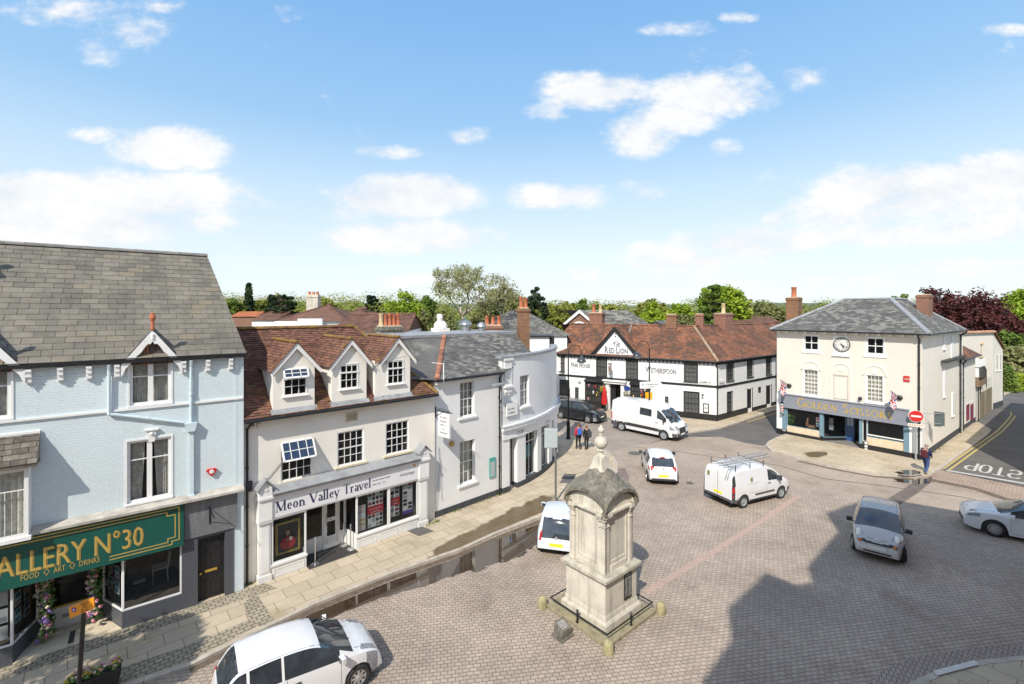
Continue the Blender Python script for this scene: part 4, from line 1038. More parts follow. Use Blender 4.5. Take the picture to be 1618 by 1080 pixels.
downpipe([FW.p(uP-.02,zeW-.06,.27),FW.p(uP-.03,zeW-.3,.1),FW.p(uP-.03,.05,.1)],.045,M['black'],wh)
ua_=FW.uv(793,781)[0]
P0=FW.p(ua_,0);RD=11.6;CD=P0-FW.n*RD
a_start=math.atan2(FW.n.y,FW.n.x)
zpar=7.08;zled=3.42
def arc(s,z,out=0.0):
 a=a_start+s/RD;return CD+Vector((math.cos(a),math.sin(a),0))*(RD+out)+Vector((0,0,z))
def arc_s(x,out=0.0):
 best=None
 for i in range(0,400):
  s=i*.03;q=arc(s,0,out);px=CX+FP*q.x/q.y
  if px>=x:return s
 return 5.4
def arc_uv(x,y,out=0.0):
 s=arc_s(x,out);q=arc(s,0,out);return s,CH-(y-HY)*q.y/FP
def arc_box(mb,s0,s1,z0,z1,o0,o1,st=.25):
 n=max(1,int(abs(s1-s0)/st+.99))
 for i in range(n):
  a=s0+(s1-s0)*i/n;c=s0+(s1-s0)*(i+1)/n
  mb.poly([arc(a,z0,o1),arc(c,z0,o1),arc(c,z1,o1),arc(a,z1,o1)],[(a,z0),(c,z0),(c,z1),(a,z1)])
  mb.poly([arc(c,z0,o0),arc(a,z0,o0),arc(a,z1,o0),arc(c,z1,o0)])
  mb.poly([arc(a,z1,o1),arc(c,z1,o1),arc(c,z1,o0),arc(a,z1,o0)]);mb.poly([arc(a,z0,o0),arc(c,z0,o0),arc(c,z0,o1),arc(a,z0,o1)])
 mb.poly([arc(s0,z0,o0),arc(s0,z0,o1),arc(s0,z1,o1),arc(s0,z1,o0)]);mb.poly([arc(s1,z0,o1),arc(s1,z0,o0),arc(s1,z1,o0),arc(s1,z1,o1)])
SE=9.8
uw=[arc_uv(821.5,595),arc_uv(836,645)]
zw1=arc_uv(829,592.5)[1];zw0=arc_uv(829,641)[1]
b=MB();s0,s1=uw[0][0],uw[1][0]
arc_box(b,-.0,s0,zled,zpar-.12,-.25,0);arc_box(b,s1,SE,zled,zpar-.12,-.25,0);arc_box(b,s0,s1,zled,zw0,-.25,0,.2);arc_box(b,s0,s1,zw1,zpar-.12,-.25,0,.2)
b.build('curved_wall',M['grey_white'],wh,smooth=30)
b=MB();arc_box(b,-.12,SE,zpar-.12,zpar,-.38,.07);b.build('parapet_coping',M['lead'],wh,smooth=30)
b=MB();arc_box(b,-.1,SE,zled-.1,zled+.02,-.2,.27);arc_box(b,-.1,SE,zled-.2,zled-.1,-.2,.2);arc_box(b,-.1,SE,zled+.02,zled+.07,-.2,.1);b.build('cornice',M['grey_white'],wh,smooth=30)
b=MB();arc_box(b,-.12,SE,zled+.021,zled+.034,.1,.29);b.build('cornice_lead',M['lead'],wh,smooth=30)
b=MB();arc_box(b,-.05,SE,zled-.62,zled-.2,-.2,.14);fsc=b.build('fascia',M['white_render'],wh,smooth=30)
A2=arc(s0,0,-.02);C2=arc(s1,0,-.02);Wc=Wall((A2.x,A2.y),(C2-A2)[:2]);Lc=(C2-A2).length
window(Wc,(0,Lc,zw0,zw1),3,4,wh,out=-.08,fr=.05,bar=.02,sill=(.08,.1,.14),drape='shut')
rm=Rooms();room(rm,Wc,(0,Lc,zw0,zw1),.8,-.2)
zt_=zled-.62
xs=[(788.5,804),(816,829.5),(848,854),(866,871)]
pls=[]
for(xa,xb) in xs:
 b=MB()
 a,c=arc_s(xa,.04),arc_s(xb,.04);
 if xa<790:a=-.04
 pls.append((a,c));arc_box(b,a,c,.36,zt_,-.3,.08);b.build('pilaster',M['white_render'],wh,smooth=30)
b=MB();arc_box(b,pls[3][1]+.7,SE,.36,zt_,-.3,.05);b.build('bay_wall',M['white_render'],wh,smooth=30)
b=MB();arc_box(b,-.03,pls[0][1],0,.36,-.3,.10);b.build('bay_plinth',M['plinth'],wh);b=MB();arc_box(b,pls[1][0],SE,0,.36,-.3,.10);b.build('bay_plinth',M['plinth'],wh)
def arcwin(a,c,z0,z1,cols,rows,par=wh,out=-.1,**kw):
 A2=arc(a,0,0);C2=arc(c,0,0);Wq=Wall((A2.x,A2.y),(C2-A2)[:2]);L=(C2-A2).length
 room(rm,Wq,(0,L,z0,z1),1.2,out-.15)
 return window(Wq,(0,L,z0,z1),cols,rows,par,out=out,fr=.05,bar=.03,**kw),Wq,L
for(i,j) in((1,2),(2,3)):
 w,Wq,L=arcwin(pls[i][1],pls[j][0],.36,zt_,2,3,rowz=[.78],rail=False,glass=M['glass'])
 pb=MB();pb.fbox(Wq,L*.35,L*.75,1.3,2.0,-.21,-.20);pb.build('window_poster',pb3 if i==1 else C_('pale_green_print',(.45,.6,.45)),w)
w,Wq,L=arcwin(pls[3][1]+.02,pls[3][1]+.68,.36,zt_,1,2,rowz=[.78],rail=False)
A2=arc(pls[0][1],0,0);C2=arc(pls[1][0],0,0);Wq=Wall((A2.x,A2.y),(C2-A2)[:2]);L=(C2-A2).length
b=MB();b.fbox(Wq,.0,L,.1,.16,-.5,-.2);b.fbox(Wq,0,.07,.1,zt_,-.45,-.38);b.fbox(Wq,L-.07,L,.1,zt_,-.45,-.38);b.fbox(Wq,0,L,2.05,2.12,-.45,-.38);b.build('door_frame',M['white'],wh)
b=MB();b.fbox(Wq,.07,L-.07,.1,2.05,-.44,-.40);d=b.build('entrance_door',M['greymetal'],wh)
b=MB();b.fbox(Wq,.2,L-.2,.7,1.95,-.40,-.39);b.build('pane',M['glass'],d)
b=MB();b.fbox(Wq,.07,L-.07,2.12,zt_,-.44,-.42);b.build('fanlight',M['glass'],wh)
b=MB();b.fbox(Wq,0,L,0,zt_,-.6,-.55);b.build('door_lining',M['room'],wh)
rm.build('bay_interior',M['room'],wh)
def arcsans(x,z,h,text,par,m,out=.15):
 s=arc_s(x,out);P_=arc(s,z,out);d_=(arc(s+.5,z,out)-arc(s,z,out)).normalized();sans(text,P_,d_,(0,0,1),h,m,par)
arcsans(816,zled-.52,.22,'CDF',fsc,M['greytext'],.15);arcsans(862,zled-.52,.14,'CDFI Ltd',fsc,M['greytext'],.16)
s_=arc_s(803,.05);b=MB();arc_box(b,s_-.26,s_+.26,5.55,6.85,.0,.06);arc_box(b,s_-.14,s_+.14,6.0,6.5,.06,.075);arc_box(b,s_-.30,s_+.30,5.45,5.55,0,.16);arc_box(b,s_-.2,s_+.2,5.2,5.45,0,.1);arc_box(b,s_-.1,s_+.1,5.05,5.2,0,.07);arc_box(b,s_-.32,s_+.32,6.85,6.95,0,.12);b.build('wall_ornament',M['grey_white'],wh)
sn=arc_s(800,.1);q=arc_uv(800,637,.1);q2=arc_uv(817,654,.1)
b=MB();arc_box(b,q[0],q2[0],q2[1]+.0,q[1],.05,.12);nb=b.build('name_board',M['white'],wh)
for k in range(2):illegible(lambda a,c:arc(a,c,.125),q[0]+.08,q2[1]+.12+k*.2,(q2[0]-q[0])*.6,.09,M['greytext'],nb)
l0=FW.uv(779,605,.4);b=MB();c=FW.p(l0[0]+.32,l0[1]-.1,.45);b.obox(c,FW.d,FW.n,Vector((0,0,1)),.34,.13,.05);b.tube(c,FW.p(uP,l0[1]-.12,.05),.03,6);b.build('flood_lamp',M['greymetal'],wh,bevel=.02)
r=FW.rect(772.8,723.7,781.7,752);b=MB();b.fbox(FW,r[0],r[1],r[2],r[3],.003,.06);nb=b.build('notice_frame',mat('turquoise',(.10,.38,.34),.5),wh)
b=MB();b.fbox(FW,r[0]+.05,r[1]-.05,r[2]+.06,r[3]-.2,.06,.065);b.build('notice',mat('notice_paper',(.45,.5,.5),.6,.15,12),nb)
q=FW.uv(715,701,.1);b=MB();b.lathe(FW.p(q[0],q[1],.002),[(.13,0),(.13,.08),(.06,.12)],14,axis=FW.n);b.build('alarm_bell',mat('old_brass',(.45,.28,.08),.5,.3,10),wh,smooth=30)
q0=FW.uv(701,593,.3);b=MB();b.tube(FW.p(q0[0],zeW-.1,.3),FW.p(q0[0],zeW+.75,.3),.025,6);b.tube(FW.p(q0[0],zeW+.72,.3),FW.p(q0[0]-.5,zeW+.8,.1),.015,6);b.build('aerial_pole',M['white'],wh)
b=MB();q=FW.uv(697,705,.05);b.path([FW.p(q[0]-.15,q[1],.05),FW.p(q[0]-.1,q[1]-1,.05),FW.p(q[0]-.3,.45,.05)],.012,5);b.path([FW.p(q[0]-.02,q[1]-.6,.04),FW.p(q[0]+.02,.9,.04),FW.p(q[0]+.15,.8,.04)],.008,5);b.build('cable',M['greymetal'],wh)
hs=thing('hanging_sign','white hanging estate sign on black scrolled iron bracket between cream and white buildings','hanging sign',FW.p(.15,3.6,.1))
q0=FW.uv(682,648,.1);zt2=CH-(648-HY)*20.9/FP
b=MB();Bk=FW.p(.02,zt2,.05);tip=FW.p(.12,zt2-.15,1.25)
b.tube(FW.p(0.02,zt2+.15,.05),FW.p(.02,zt2-.35,.05),.03,6);b.tube(Bk,FW.p(.1,zt2-.0,1.2),.02,6);b.tube(FW.p(.02,zt2-.3,.05),FW.p(.06,zt2-.02,.6),.015,6)
for k in range(5):
 c=FW.p(.04,zt2+.05,.2+k*.2);
 for j in range(10):
  t0_,t1_=2*PI*j/10,2*PI*(j+1)/10
  b.tube(c+FW.n*math.cos(t0_)*.07+Vector((0,0,math.sin(t0_)*.07)),c+FW.n*math.cos(t1_)*.07+Vector((0,0,math.sin(t1_)*.07)),.009,5)
b.build('iron_bracket',M['blackiron'],hs)
b=MB();bc=FW.p(.08,zt2-.6,.62);nd=FW.n;b.obox(bc,nd,FW.d,Vector((0,0,1)),.42,.035,.52);bo_=b.build('sign_board',M['white'],hs)
for k in range(5):
 illegible(lambda a,c:bc-FW.d*.038+nd*a+Vector((0,0,c)),-.25,.3-k*.17,.5,.08,M['greytext'],bo_)
 # ================================================================== black and white inn
RL=G(882,638.75);RC=G(1132,667)
FR=Wall(RL[:2],(RC-RL)[:2]);RU=(RC-RL).length
RX=G(1225,641);FX=Wall(RC[:2],(RX-RC)[:2]);
M['glassgrey']=glass_mat('old_sash_glass',tint=(.7,.7,.7),base=(.13,.135,.135),see=.25)
pub=thing('inn','white painted inn with black trim, red clay roof and lettered triangular gable','building',FR.O)
M['rltile']=mat('red_clay_tile',(.27,.115,.062),.88,.30,.8,bump=.35,bscale=16,island=.40,hue=((.10,.06,.045),.5,.64,.30),streak=.8,dirt=(.075,.048,.036))
zeR=5.15;U0=-1.4;XW=19.0
def rr(F,x0,y0,x1,y1):
 u0=F.uv(x0,600)[0];u1=F.uv(x1,600)[0];xm=(x0+x1)/2
 return(u0,u1,F.uv(xm,y1)[1],F.uv(xm,y0)[1])
up=[rr(FR,*q) for q in((879.5,561,891.5,586.5),(942.7,565,958.6,593.5),(989.7,568,1007.5,597.5),(1081.5,573.5,1102,602.5))]
lo=[rr(FR,885,600.5,899,623),rr(FR,1081,619,1104.5,655.5)]
dr_=rr(FR,964,607,981,648)
b=MB();b.wall(FR,U0,RU,.0,zeR,up+lo+[dr_],rev=.12);b.build('front_wall',M['white_render'],pub)
sx=[rr(FX,*q) for q in((1148,571,1159,601),(1180.5,567,1189.5,595),(1210.5,563.5,1218.5,591))]
sl=[rr(FX,1149,619,1157,651),rr(FX,1181,614,1188,645),rr(FX,1198,611,1203,620.5),rr(FX,1211,608.5,1218,638.5)]
b=MB();b.wall(FX,0,XW,0,zeR,sx+sl,rev=.12);b.build('side_wall',M['white_render'],pub)
rm=Rooms()
for q in up+lo+[dr_]:room(rm,FR,q,.9)
for q in sx+sl:room(rm,FX,q,.9)
rm.build('interior',M['room'],pub)
for i,q in enumerate(up):window(FR,q,3,4,pub,M['black'],glass=M['glassgrey'],out=-.03,fr=.07,bar=.022,sill=(.08,.08,.08,M['black']),surround=(.05,.03),drape='shut' if i==2 else None)
for q in lo:window(FR,q,4,4,pub,M['black'],glass=M['glassgrey'],out=-.03,fr=.07,bar=.025,sill=(.12,.1,.08,M['black']),surround=(.05,.03))
for q in sx:window(FX,q,3,4,pub,M['black'],glass=M['glassgrey'],out=-.03,fr=.07,bar=.022,sill=(.08,.08,.08,M['black']),surround=(.05,.03))
window(FX,sl[0],2,4,pub,M['black'],glass=M['glassgrey'],out=-.03,fr=.07,bar=.025,sill=(.08,.08,.08,M['black']),surround=(.05,.03))
window(FX,sl[2],1,1,pub,M['black'],out=-.03,fr=.05)
for q in(sl[1],sl[3]):
 b=MB();b.fbox(FX,q[0]+.02,q[1]-.02,.1,q[3]-.05,-.1,-.05);b.fbox(FX,q[0]-.08,q[0],.1,q[3]+.08,.0,.04);b.fbox(FX,q[1],q[1]+.08,.1,q[3]+.08,.0,.04);d=b.build('side_door',M['black'],pub)
b=MB()
b.fbox(FR,U0,FR.uv(958,640)[0],0,.75,-.05,.035);b.fbox(FR,FR.uv(990,640)[0],RU+.03,0,.62,-.05,.035);b.fbox(FX,-.02,sl[1][0]-.1,0,.6,-.05,.035);b.fbox(FX,sl[1][1]+.1,sl[3][0]-.1,0,.45,-.05,.035);b.fbox(FX,sl[3][1]+.1,XW,0,.45,-.05,.035)
b.build('plinth',M['black'],pub)
b=MB();zb_=3.0;b.fbox(FR,U0,RU+.05,zb_-.09,zb_+.09,.001,.05);b.fbox(FX,-.0,XW,zb_-.15,zb_+.03,.001,.05);b.build('string_course',M['black'],pub)
b=MB()
for F_,a,c in((FR,U0,RU),(FX,0,XW)):
 b.tube(F_.p(a,zeR-.02,.33),F_.p(c+.2,zeR-.02,.33),.065,8);u=a+.1
 b.fbox(F_,a,c,zeR-.16,zeR-.04,.001,.28)
 while u<c:
  if u>a:b.fbox(F_,u,u+.12,zeR-.30,zeR-.16,.001,.16)
  u+=.34
b.build('gutter',M['black'],pub)
downpipe([FR.p(RU-.1,zeR-.06,.3),FR.p(RU+.02,zeR-.4,.08),FX.p(.06,zeR-.5,.07),FX.p(.06,.1,.07)],.05,M['black'],pub)
pit=.82;bR=3.5;zrR=zeR+(bR+.3)*.75
A_=FR.p(0,zeR,.3);V_=FR.p(0,zrR,-bR)-A_;VL=V_.length
Ax=FX.p(0,zeR,.3);Vx=FX.p(0,zrR,-bR)-Ax
def meet(F1,o1,F2,o2):
 a=F1.p(0,0,o1);c=F2.p(0,0,o2);d1=F1.d;d2=F2.d;den=d1.x*d2.y-d1.y*d2.x
 t=((c.x-a.x)*d2.y-(c.y-a.y)*d2.x)/den;return a+d1*t
ec=meet(FR,.3,FX,.3);rc=meet(FR,-bR,FX,-bR)
ue,ur=(ec-FR.O).dot(FR.d),(rc-FR.O).dot(FR.d);xe,xr_=(ec-FX.O).dot(FX.d),(rc-FX.O).dot(FX.d)
rn=random.Random(21)
b=MB();tiles(b,A_,FR.d,V_,[(U0,0),(ue,0),(ur,VL),(U0+1.2,VL)],.26,.17,.02,rnd=rn)
tiles(b,Ax,FX.d,Vx,[(xe,0),(XW+.2,0),(XW+.2,VL),(xr_,VL)],.26,.17,.02,rnd=rn)
b.poly([FR.p(U0,zrR-.02,-bR),rc+Vector((0,0,zrR-.02)),FR.p(ur-3,zeR,-7.2),FR.p(U0,zeR,-7.2)])
b.poly([rc+Vector((0,0,zrR-.02)),FX.p(XW,zrR-.02,-bR),FX.p(XW,zeR,-7.2),FX.p(4,zeR,-7.2)])
b.build('roof',M['rltile'],pub)
b=MB();ridge(b,FR.p(U0+1.2,zrR+.02,-bR),rc+Vector((0,0,zrR+.02)),.12,.4);ridge(b,rc+Vector((0,0,zrR+.02)),FX.p(XW,zrR+.02,-bR),.12,.4)
b.build('ridge_tiles',M['rltile'],pub,smooth=30)
b=MB();ridge(b,ec+Vector((0,0,zeR+.03)),rc+Vector((0,0,zrR+.03)),.1,.35);b.build('hip_tiles',mat('mortared_hip',(.36,.27,.18),.9,.25,4,island=.25),pub,smooth=30)
b=MB()
u1_=FR.uv(998,519,-bR)[0];u2_=FR.uv(1013,556,.3)[0]
b.tube(FR.p(u1_,zrR+.05,-bR),FR.p(u1_+.1,zeR+.05,.25),.06,6)
q0=FX.uv(1142,513,-bR)[0];b.tube(FX.p(q0,zrR+.03,-bR),FX.p(q0+.1,zrR-1.0,-bR+1.25),.06,6)
b.build('verge_flashing',M['lead'],pub)
a=FR.uv(971.7,518,.12);l=FR.uv(933.7,560.5,.12);r=FR.uv(1011,563,.12)
zg=zeR-.1;uc=a[0];za=a[1]
b=MB();b.prism([FR.p(l[0],zg,-.05),FR.p(r[0],zg,-.05),FR.p(uc,za-.1,-.05)],FR.n*.13);gab=b.build('gable',M['white_render'],pub)
b=MB()
for ue_ in(l[0],r[0]):
 s_=1 if ue_<uc else-1
 q=[FR.p(ue_-s_*.25,zg-.06,.06),FR.p(uc,za+.08,.06),FR.p(uc,za-.28,.06),FR.p(ue_+s_*.18,zg-.06,.06)]
 b.prism(q if s_<0 else q[::-1],FR.n*.16)
b.fbox(FR,l[0]-.2,r[0]+.2,zg-.08,zg+.02,.05,.24)
b.build('gable_boards',M['black'],gab)
b=MB();backz=lambda z:-((z-zeR)/.75-.3)
for ue_ in(l[0]-.2,r[0]+.2):
 A2=FR.p(ue_,zg+.0,.24);V2=FR.p(uc,za+.12,.24)-A2
 tiles(b,A2,-FR.n,V2,[(0,0),(.3,0),(.24-backz(za)+.2,V2.length),(0,V2.length)],.26,.17,.02,rnd=rn)
b.build('gable_roof',M['rltile'],gab)
tb1=FR.uv(955.7,557,.1);tb2=FR.uv(992,557,.1)
tx=MB();smallcaps(FR,'Red Lion'.upper(),tb1[0],tb2[0],FR.uv(973,558,.1)[1],.62,.09,M['greytext'],gab);smallcaps(FR,'THE',FR.uv(968.5,548,.1)[0],FR.uv(979.5,548,.1)[0],FR.uv(973,547.5,.1)[1],.40,.09,M['greytext'],gab,.9)
c=FR.uv(974,544,.1)
for k in range(8):
 t0_,t1_=PI*k/8,PI*(k+1)/8;r_=.3
 tx.poly([FR.p(c[0]+r_*math.cos(t0_),c[1]+r_*math.sin(t0_),.09),FR.p(c[0]+r_*math.cos(t1_),c[1]+r_*math.sin(t1_),.09),FR.p(c[0]+(r_-.05)*math.cos(t1_),c[1]+(r_-.05)*math.sin(t1_),.09),FR.p(c[0]+(r_-.05)*math.cos(t0_),c[1]+(r_-.05)*math.sin(t0_),.09)])
tx.build('lettering',M['greytext'],gab)
b=MB()
for y in(527.5,531.5):q=FR.uv(972.5,y,.1);b.lathe(FR.p(q[0],q[1],.085),[(.07,0),(.06,.01)],10,axis=FR.n)
b.build('vent_holes',M['black'],gab)
for(t_,xa,xb,y,h) in(('FREE HOUSE',902.5,932.5,580,.5),('WETHERSPOON',1020,1068,589.5,.62)):
 u0=FR.uv(xa,y,.01)[0];u1=FR.uv(xb,y,.01)[0]
 smallcaps(FR,t_,u0,u1,FR.uv((xa+xb)/2,y)[1],h*.85,.012,M['greytext'],pub)
def bay(x0,x1,y0,y1,seed):
 q=rr(FR,x0,y0,x1,y1);d=.45
 b=MB();b.fbox(FR,q[0],q[1],0.05,q[2],.001,d);b.fbox(FR,q[0]-.08,q[1]+.08,q[3]+.02,q[3]+.12,.001,d+.1)
 b.prism([FR.p(q[0]-.08,q[3]+.12,.05),FR.p(q[0]-.08,q[3]+.12,d+.1),FR.p(q[0]-.08,q[3]+.3,.05)][::-1],FR.d*(q[1]-q[0]+.16))
 w=b.build('bay',M['black'],pub)
 window(FR,(q[0],q[1],q[2],q[3]),5,3,w,M['black'],out=d,fr=.08,bar=.03,rail=False,name='bay_window')
 rnd=random.Random(seed)
 g=MB();g.poly([FR.p(q[0],q[2],d-.12),FR.p(q[1],q[2],d-.12),FR.p(q[1],q[3],d-.12),FR.p(q[0],q[3],d-.12)]);g.build('bay_interior',M['room'],w)
 for k in range(6):
  cc=FR.p(rnd.uniform(q[0]+.2,q[1]-.2),rnd.uniform(q[2]+.1,q[3]-.2),d-.1);g=MB();g.lathe(cc,[(.08,0),(.1,.2),(.03,.3)],8);g.build('window_ornament',[fcol[0],M['brass'],M['plate'],M['red']][k%4],w)
bay(927,953,603,634,1);bay(998,1028,608,632,2)
b=MB();b.fbox(FR,dr_[0]-.35,dr_[0]-.05,0.05,dr_[3]+.1,.001,.22);b.fbox(FR,dr_[1]+.05,dr_[1]+.35,0.05,dr_[3]+.1,.001,.22)
b.fbox(FR,dr_[0]-.5,dr_[1]+.5,dr_[3]+.1,dr_[3]+.32,.001,.4);b.fbox(FR,dr_[0]-.6,dr_[1]+.6,dr_[3]+.32,dr_[3]+.42,.001,.55);b.build('porch',M['white'],pub)
b=MB();b.fbox(FR,dr_[0]+.02,(dr_[0]+dr_[1])/2,.1,dr_[3]-.05,-.1,-.06);b.build('entrance_door',M['black'],pub)
for(x,y0,y1) in((911.5,611.5,630),(1053.5,626,642)):
 q=rr(FR,x-2.6,y0,x+2.8,y1);b=MB();b.fbox(FR,q[0],q[1],q[2],q[3],.001,.05);o=b.build('menu_board',M['black'],pub)
 for k in range(6):illegible(lambda a,c:FR.p(a,c,.055),q[0]+.06,q[3]-.16-k*(q[3]-q[2])/6.5,(q[1]-q[0])*.75,.05,M['greymetal'],o)
q=rr(FR,1111,637,1120.5,652);b=MB();b.fbox(FR,q[0],q[1],q[2],q[3],.001,.06);o=b.build('notice_board',M['black'],pub);poster(FR,q[0]+.08,q[1]-.08,q[2]+.1,q[3]-.08,.066,[pb2,M['plate'],pb2],o,'notice',9)
q=rr(FR,1104.5,600.5,1124.5,603.8);b=MB();b.fbox(FR,q[0],q[1],q[2]-.12,q[3]+.1,.001,.04);o=b.build('street_name_plate',M['plate'],pub);illegible(lambda a,c:FR.p(a,c,.045),q[0]+.08,q[2]-.05,q[1]-q[0]-.2,.14,M['dark'],o)
q=rr(FX,1133,602,1145,605.5);b=MB();b.fbox(FX,q[0]+.15,q[1],q[2]-.12,q[3]+.08,.001,.04);o=b.build('street_name_plate',M['plate'],pub);illegible(lambda a,c:FX.p(a,c,.045),q[0]+.25,q[2]-.05,q[1]-q[0]-.4,.14,M['dark'],o)
q=FR.uv(991,614,.02);b=MB();b.lathe(FR.p(q[0],q[1],.001),[(.26,0),(.26,.03)],20,axis=FR.n);o=b.build('blue_plaque',mat('plaque_blue',(.03,.07,.35),.4),pub)
q=rr(FR,914,602,917,605.5);b=MB();b.fbox(FR,q[0],q[1]+.05,q[2],q[3],.001,.06);b.build('wall_lamp',M['greymetal'],pub)
q=rr(FR,1111,619,1114.5,624);b=MB();b.tube(FR.p(q[0],q[2],.02),FR.p(q[0],q[2],.3),.02,6);b.ball(FR.p(q[0],q[2]+.05,.3),.1,8);b.build('wall_lantern',M['black'],pub)
q=rr(FR,964,571,972.5,591);hs=thing('hanging_sign','small hanging picture sign above the inn door between two upper windows','hanging sign',FR.p(q[0],q[3],.05))
b=MB();b.tube(FR.p(q[0]+.2,q[3]+.1,.02),FR.p(q[0]+.2,q[3]+.25,1.1),.025,6);b.build('iron_bracket',M['black'],hs)
b=MB();b.obox(FR.p(q[0]+.2,(q[2]+q[3])/2,.65),(FR.n+FR.d*.8).normalized(),(FR.d-FR.n*.8).normalized(),Vector((0,0,1)),.32,.035,.5);o=b.build('sign_board',M['black'],hs)
ax=(FR.n+FR.d*.8).normalized();ay=(FR.d-FR.n*.8).normalized()
b=MB();cc=FR.p(q[0]+.2,(q[2]+q[3])/2,.65)
for s_ in(-1,1):b.obox(cc+ay*.037*s_,ax,ay,Vector((0,0,1)),.25,.004,.42)
b.build('sign_ground',M['cream'],o)
b=MB();
for s_ in(-1,1):b.obox(cc+ay*.042*s_-Vector((0,0,.05)),ax,ay,Vector((0,0,1)),.14,.004,.25)
b.build('sign_picture',mat('maroon_figure',(.30,.03,.03),.5),o)
def pchim(F,x,ytop,wpx,o,parent,**kw):
 q=F.uv(x,ytop,o);Y=F.p(q[0],0,o).y;w=wpx*Y/FP
 return chimney(F,q[0],o,kw.pop('z0',6.5),q[1],w,kw.pop('wo',w*.62),parent,**kw)
pchim(FR,1061.5,496.5,16,-bR,pub,pots=0,bm=M['brickold'])
pchim(FR,1105.5,496,12,-bR-1.0,pub,pots=1,pm=M['black'],poth=.35)
pchim(FX,1143,495,24,-bR+.2,pub,pots=1,pm=M['potpale'],poth=1.0,potr=.2,wo=1.2,bm=M['brick'])
# ================================================================== hairdresser building with the clock
GL_=G(1227.5,684.4);GC=G(1456.6,728.7)
FG=Wall(GL_[:2],(GC-GL_)[:2]);GU=(GC-GL_).length
FH=Wall(GC[:2],(.795,.606))
clk=thing('clock_building','cream two-storey building with blind arch, wall clock, hipped slate roof and grey shopfront','building',FG.O)
zeG=7.95;HD=FH.uv(1516,680)[0]
up=[rr(FG,1270.5,529.5,1293.5,553),rr(FG,1369.3,533.5,1397,559.3)]
md=[rr(FG,1270,584,1292.5,624),rr(FG,1369,593,1395.5,635)]
zs1=FG.uv(1336,634.5)[1];zs0=(FG.uv(1236.7,645.3)[1]+FG.uv(1436.8,668.5)[1])/2
sh0=FG.uv(1236,640)[0];sh1=FG.uv(1437,660)[0]
b=MB();b.wall(FG,0,GU,0,zeG,up+md+[(sh0+.25,sh1-.25,0,zs0+.1)],rev=.12);b.build('front_wall',M['cream2'],clk)
b=MB();b.wall(FH,0,HD,0.5,zeG,[],reveal=False);b.build('side_wall',M['cream3'],clk)
b=MB();b.fbox(FH,.02,HD,0,.5,-.05,.03);b.build('side_plinth',M['plinth'],clk)
b=MB();b.fbox(FG,-.0,sh0,0,.42,-.05,.03);b.fbox(FG,sh1,GU+.02,0,.42,-.05,.03);b.build('front_plinth',M['black'],clk)
b=MB();b.fbox(FG,0,sh0+.02,.42,zs1+.0,.001,.03);b.fbox(FG,sh1-.02,GU+.01,.42,zs0+.1,.001,.03);b.build('white_pier',M['white'],clk)
shell(FG,0,GU,zeG,HD,M['cream3'],clk,right=False)
rm=Rooms()
for q in up+md:room(rm,FG,q,.9)
rm.build('interior',M['room'],clk)
for q in up:window(FG,q,2,2,clk,out=-.04,fr=.07,bar=.05,rowz=[.5],rail=True,sill=(.16,.22,.05),surround=(.06,.03))
for q in md:
 window(FG,q,4,6,clk,out=-.04,fr=.06,bar=.028,sill=(.10,.13,.05),drape='net',surround=(.06,.03))
def arch(q,zt,m,name,th=.025,fillm=None):
 uc=(q[0]+q[1])/2;hw=(q[1]-q[0])/2+.14;z0=zt-hw*1.0;n=18;b=MB()
 P=[FG.p(uc+hw*math.cos(PI*k/n),z0+hw*math.sin(PI*k/n),.002) for k in range(n+1)]
 pts=[FG.p(uc-hw,q[3]+.07,.002),FG.p(uc+hw,q[3]+.07,.002)]+P
 b.prism(pts,FG.n*th);o=b.build(name,fillm or M['cream2'],clk)
 b=MB()
 for k in range(n):
  t0_,t1_=PI*k/n,PI*(k+1)/n;Q=[]
  for t in(t0_,t1_):
   for rr_ in(hw+.07,hw):Q.append(FG.p(uc+rr_*math.cos(t),z0+rr_*math.sin(t),.0))
  b.prism([Q[0],Q[2],Q[3],Q[1]][::-1],FG.n*(th+.035))
 for u in(uc-hw-.07,uc+hw):b.fbox(FG,u,u+.07,q[2]-.3 if name=='blind_arch' else q[3]-.02,z0+.01,.0,th+.035)
 b.lathe(FG.p(uc,z0+hw*.35,th),[(.17,0),(.17,.03),(.1,.04)],14,axis=FG.n)
 b.build('arch_moulding',m,o)
arch(md[0],FG.uv(1280,571.5)[1],M['cream3'],'window_arch');arch(md[1],FG.uv(1381,578)[1],M['cream3'],'window_arch')
bl=rr(FG,1318,594,1339.5,633);bl=(bl[0],bl[1],zs1+.15,bl[3])
arch(bl,FG.uv(1328.5,574.5)[1],M['cream3'],'blind_arch')
b=MB()
for(p,q_,r_,s_) in((bl[0],bl[1],bl[2],bl[2]+.04),(bl[0],bl[1],bl[3],bl[3]+.04),(bl[0]-.02,bl[0]+.02,bl[2],bl[3]+.04),(bl[1]-.02,bl[1]+.02,bl[2],bl[3]+.04)):b.fbox(FG,p,q_,r_,s_,.001,.03)
b.build('blind_panel',mat('panel_edge',(.55,.49,.40),.8),clk)
cq=rr(FG,1315,531,1343,562);b=MB();b.fbox(FG,cq[0]+.08,cq[1]-.08,cq[2]+.05,cq[3],.001,.05);b.fbox(FG,cq[0],cq[1],cq[2]-.03,cq[2]+.05,.001,.1);cf=b.build('clock_panel',M['white'],clk)
cc=FG.uv(1329.9,544.3,.06);r0=12.0*FG.p(cc[0],0).y/FP*.97
c0=FG.p(cc[0],cc[1],.05)
b=MB();b.lathe(c0,[(r0,0),(r0,.03),(r0*.93,.045),(r0*.9,.02)],32,axis=FG.n,cap=False);b.build('clock_rim',M['black'],cf,smooth=30)
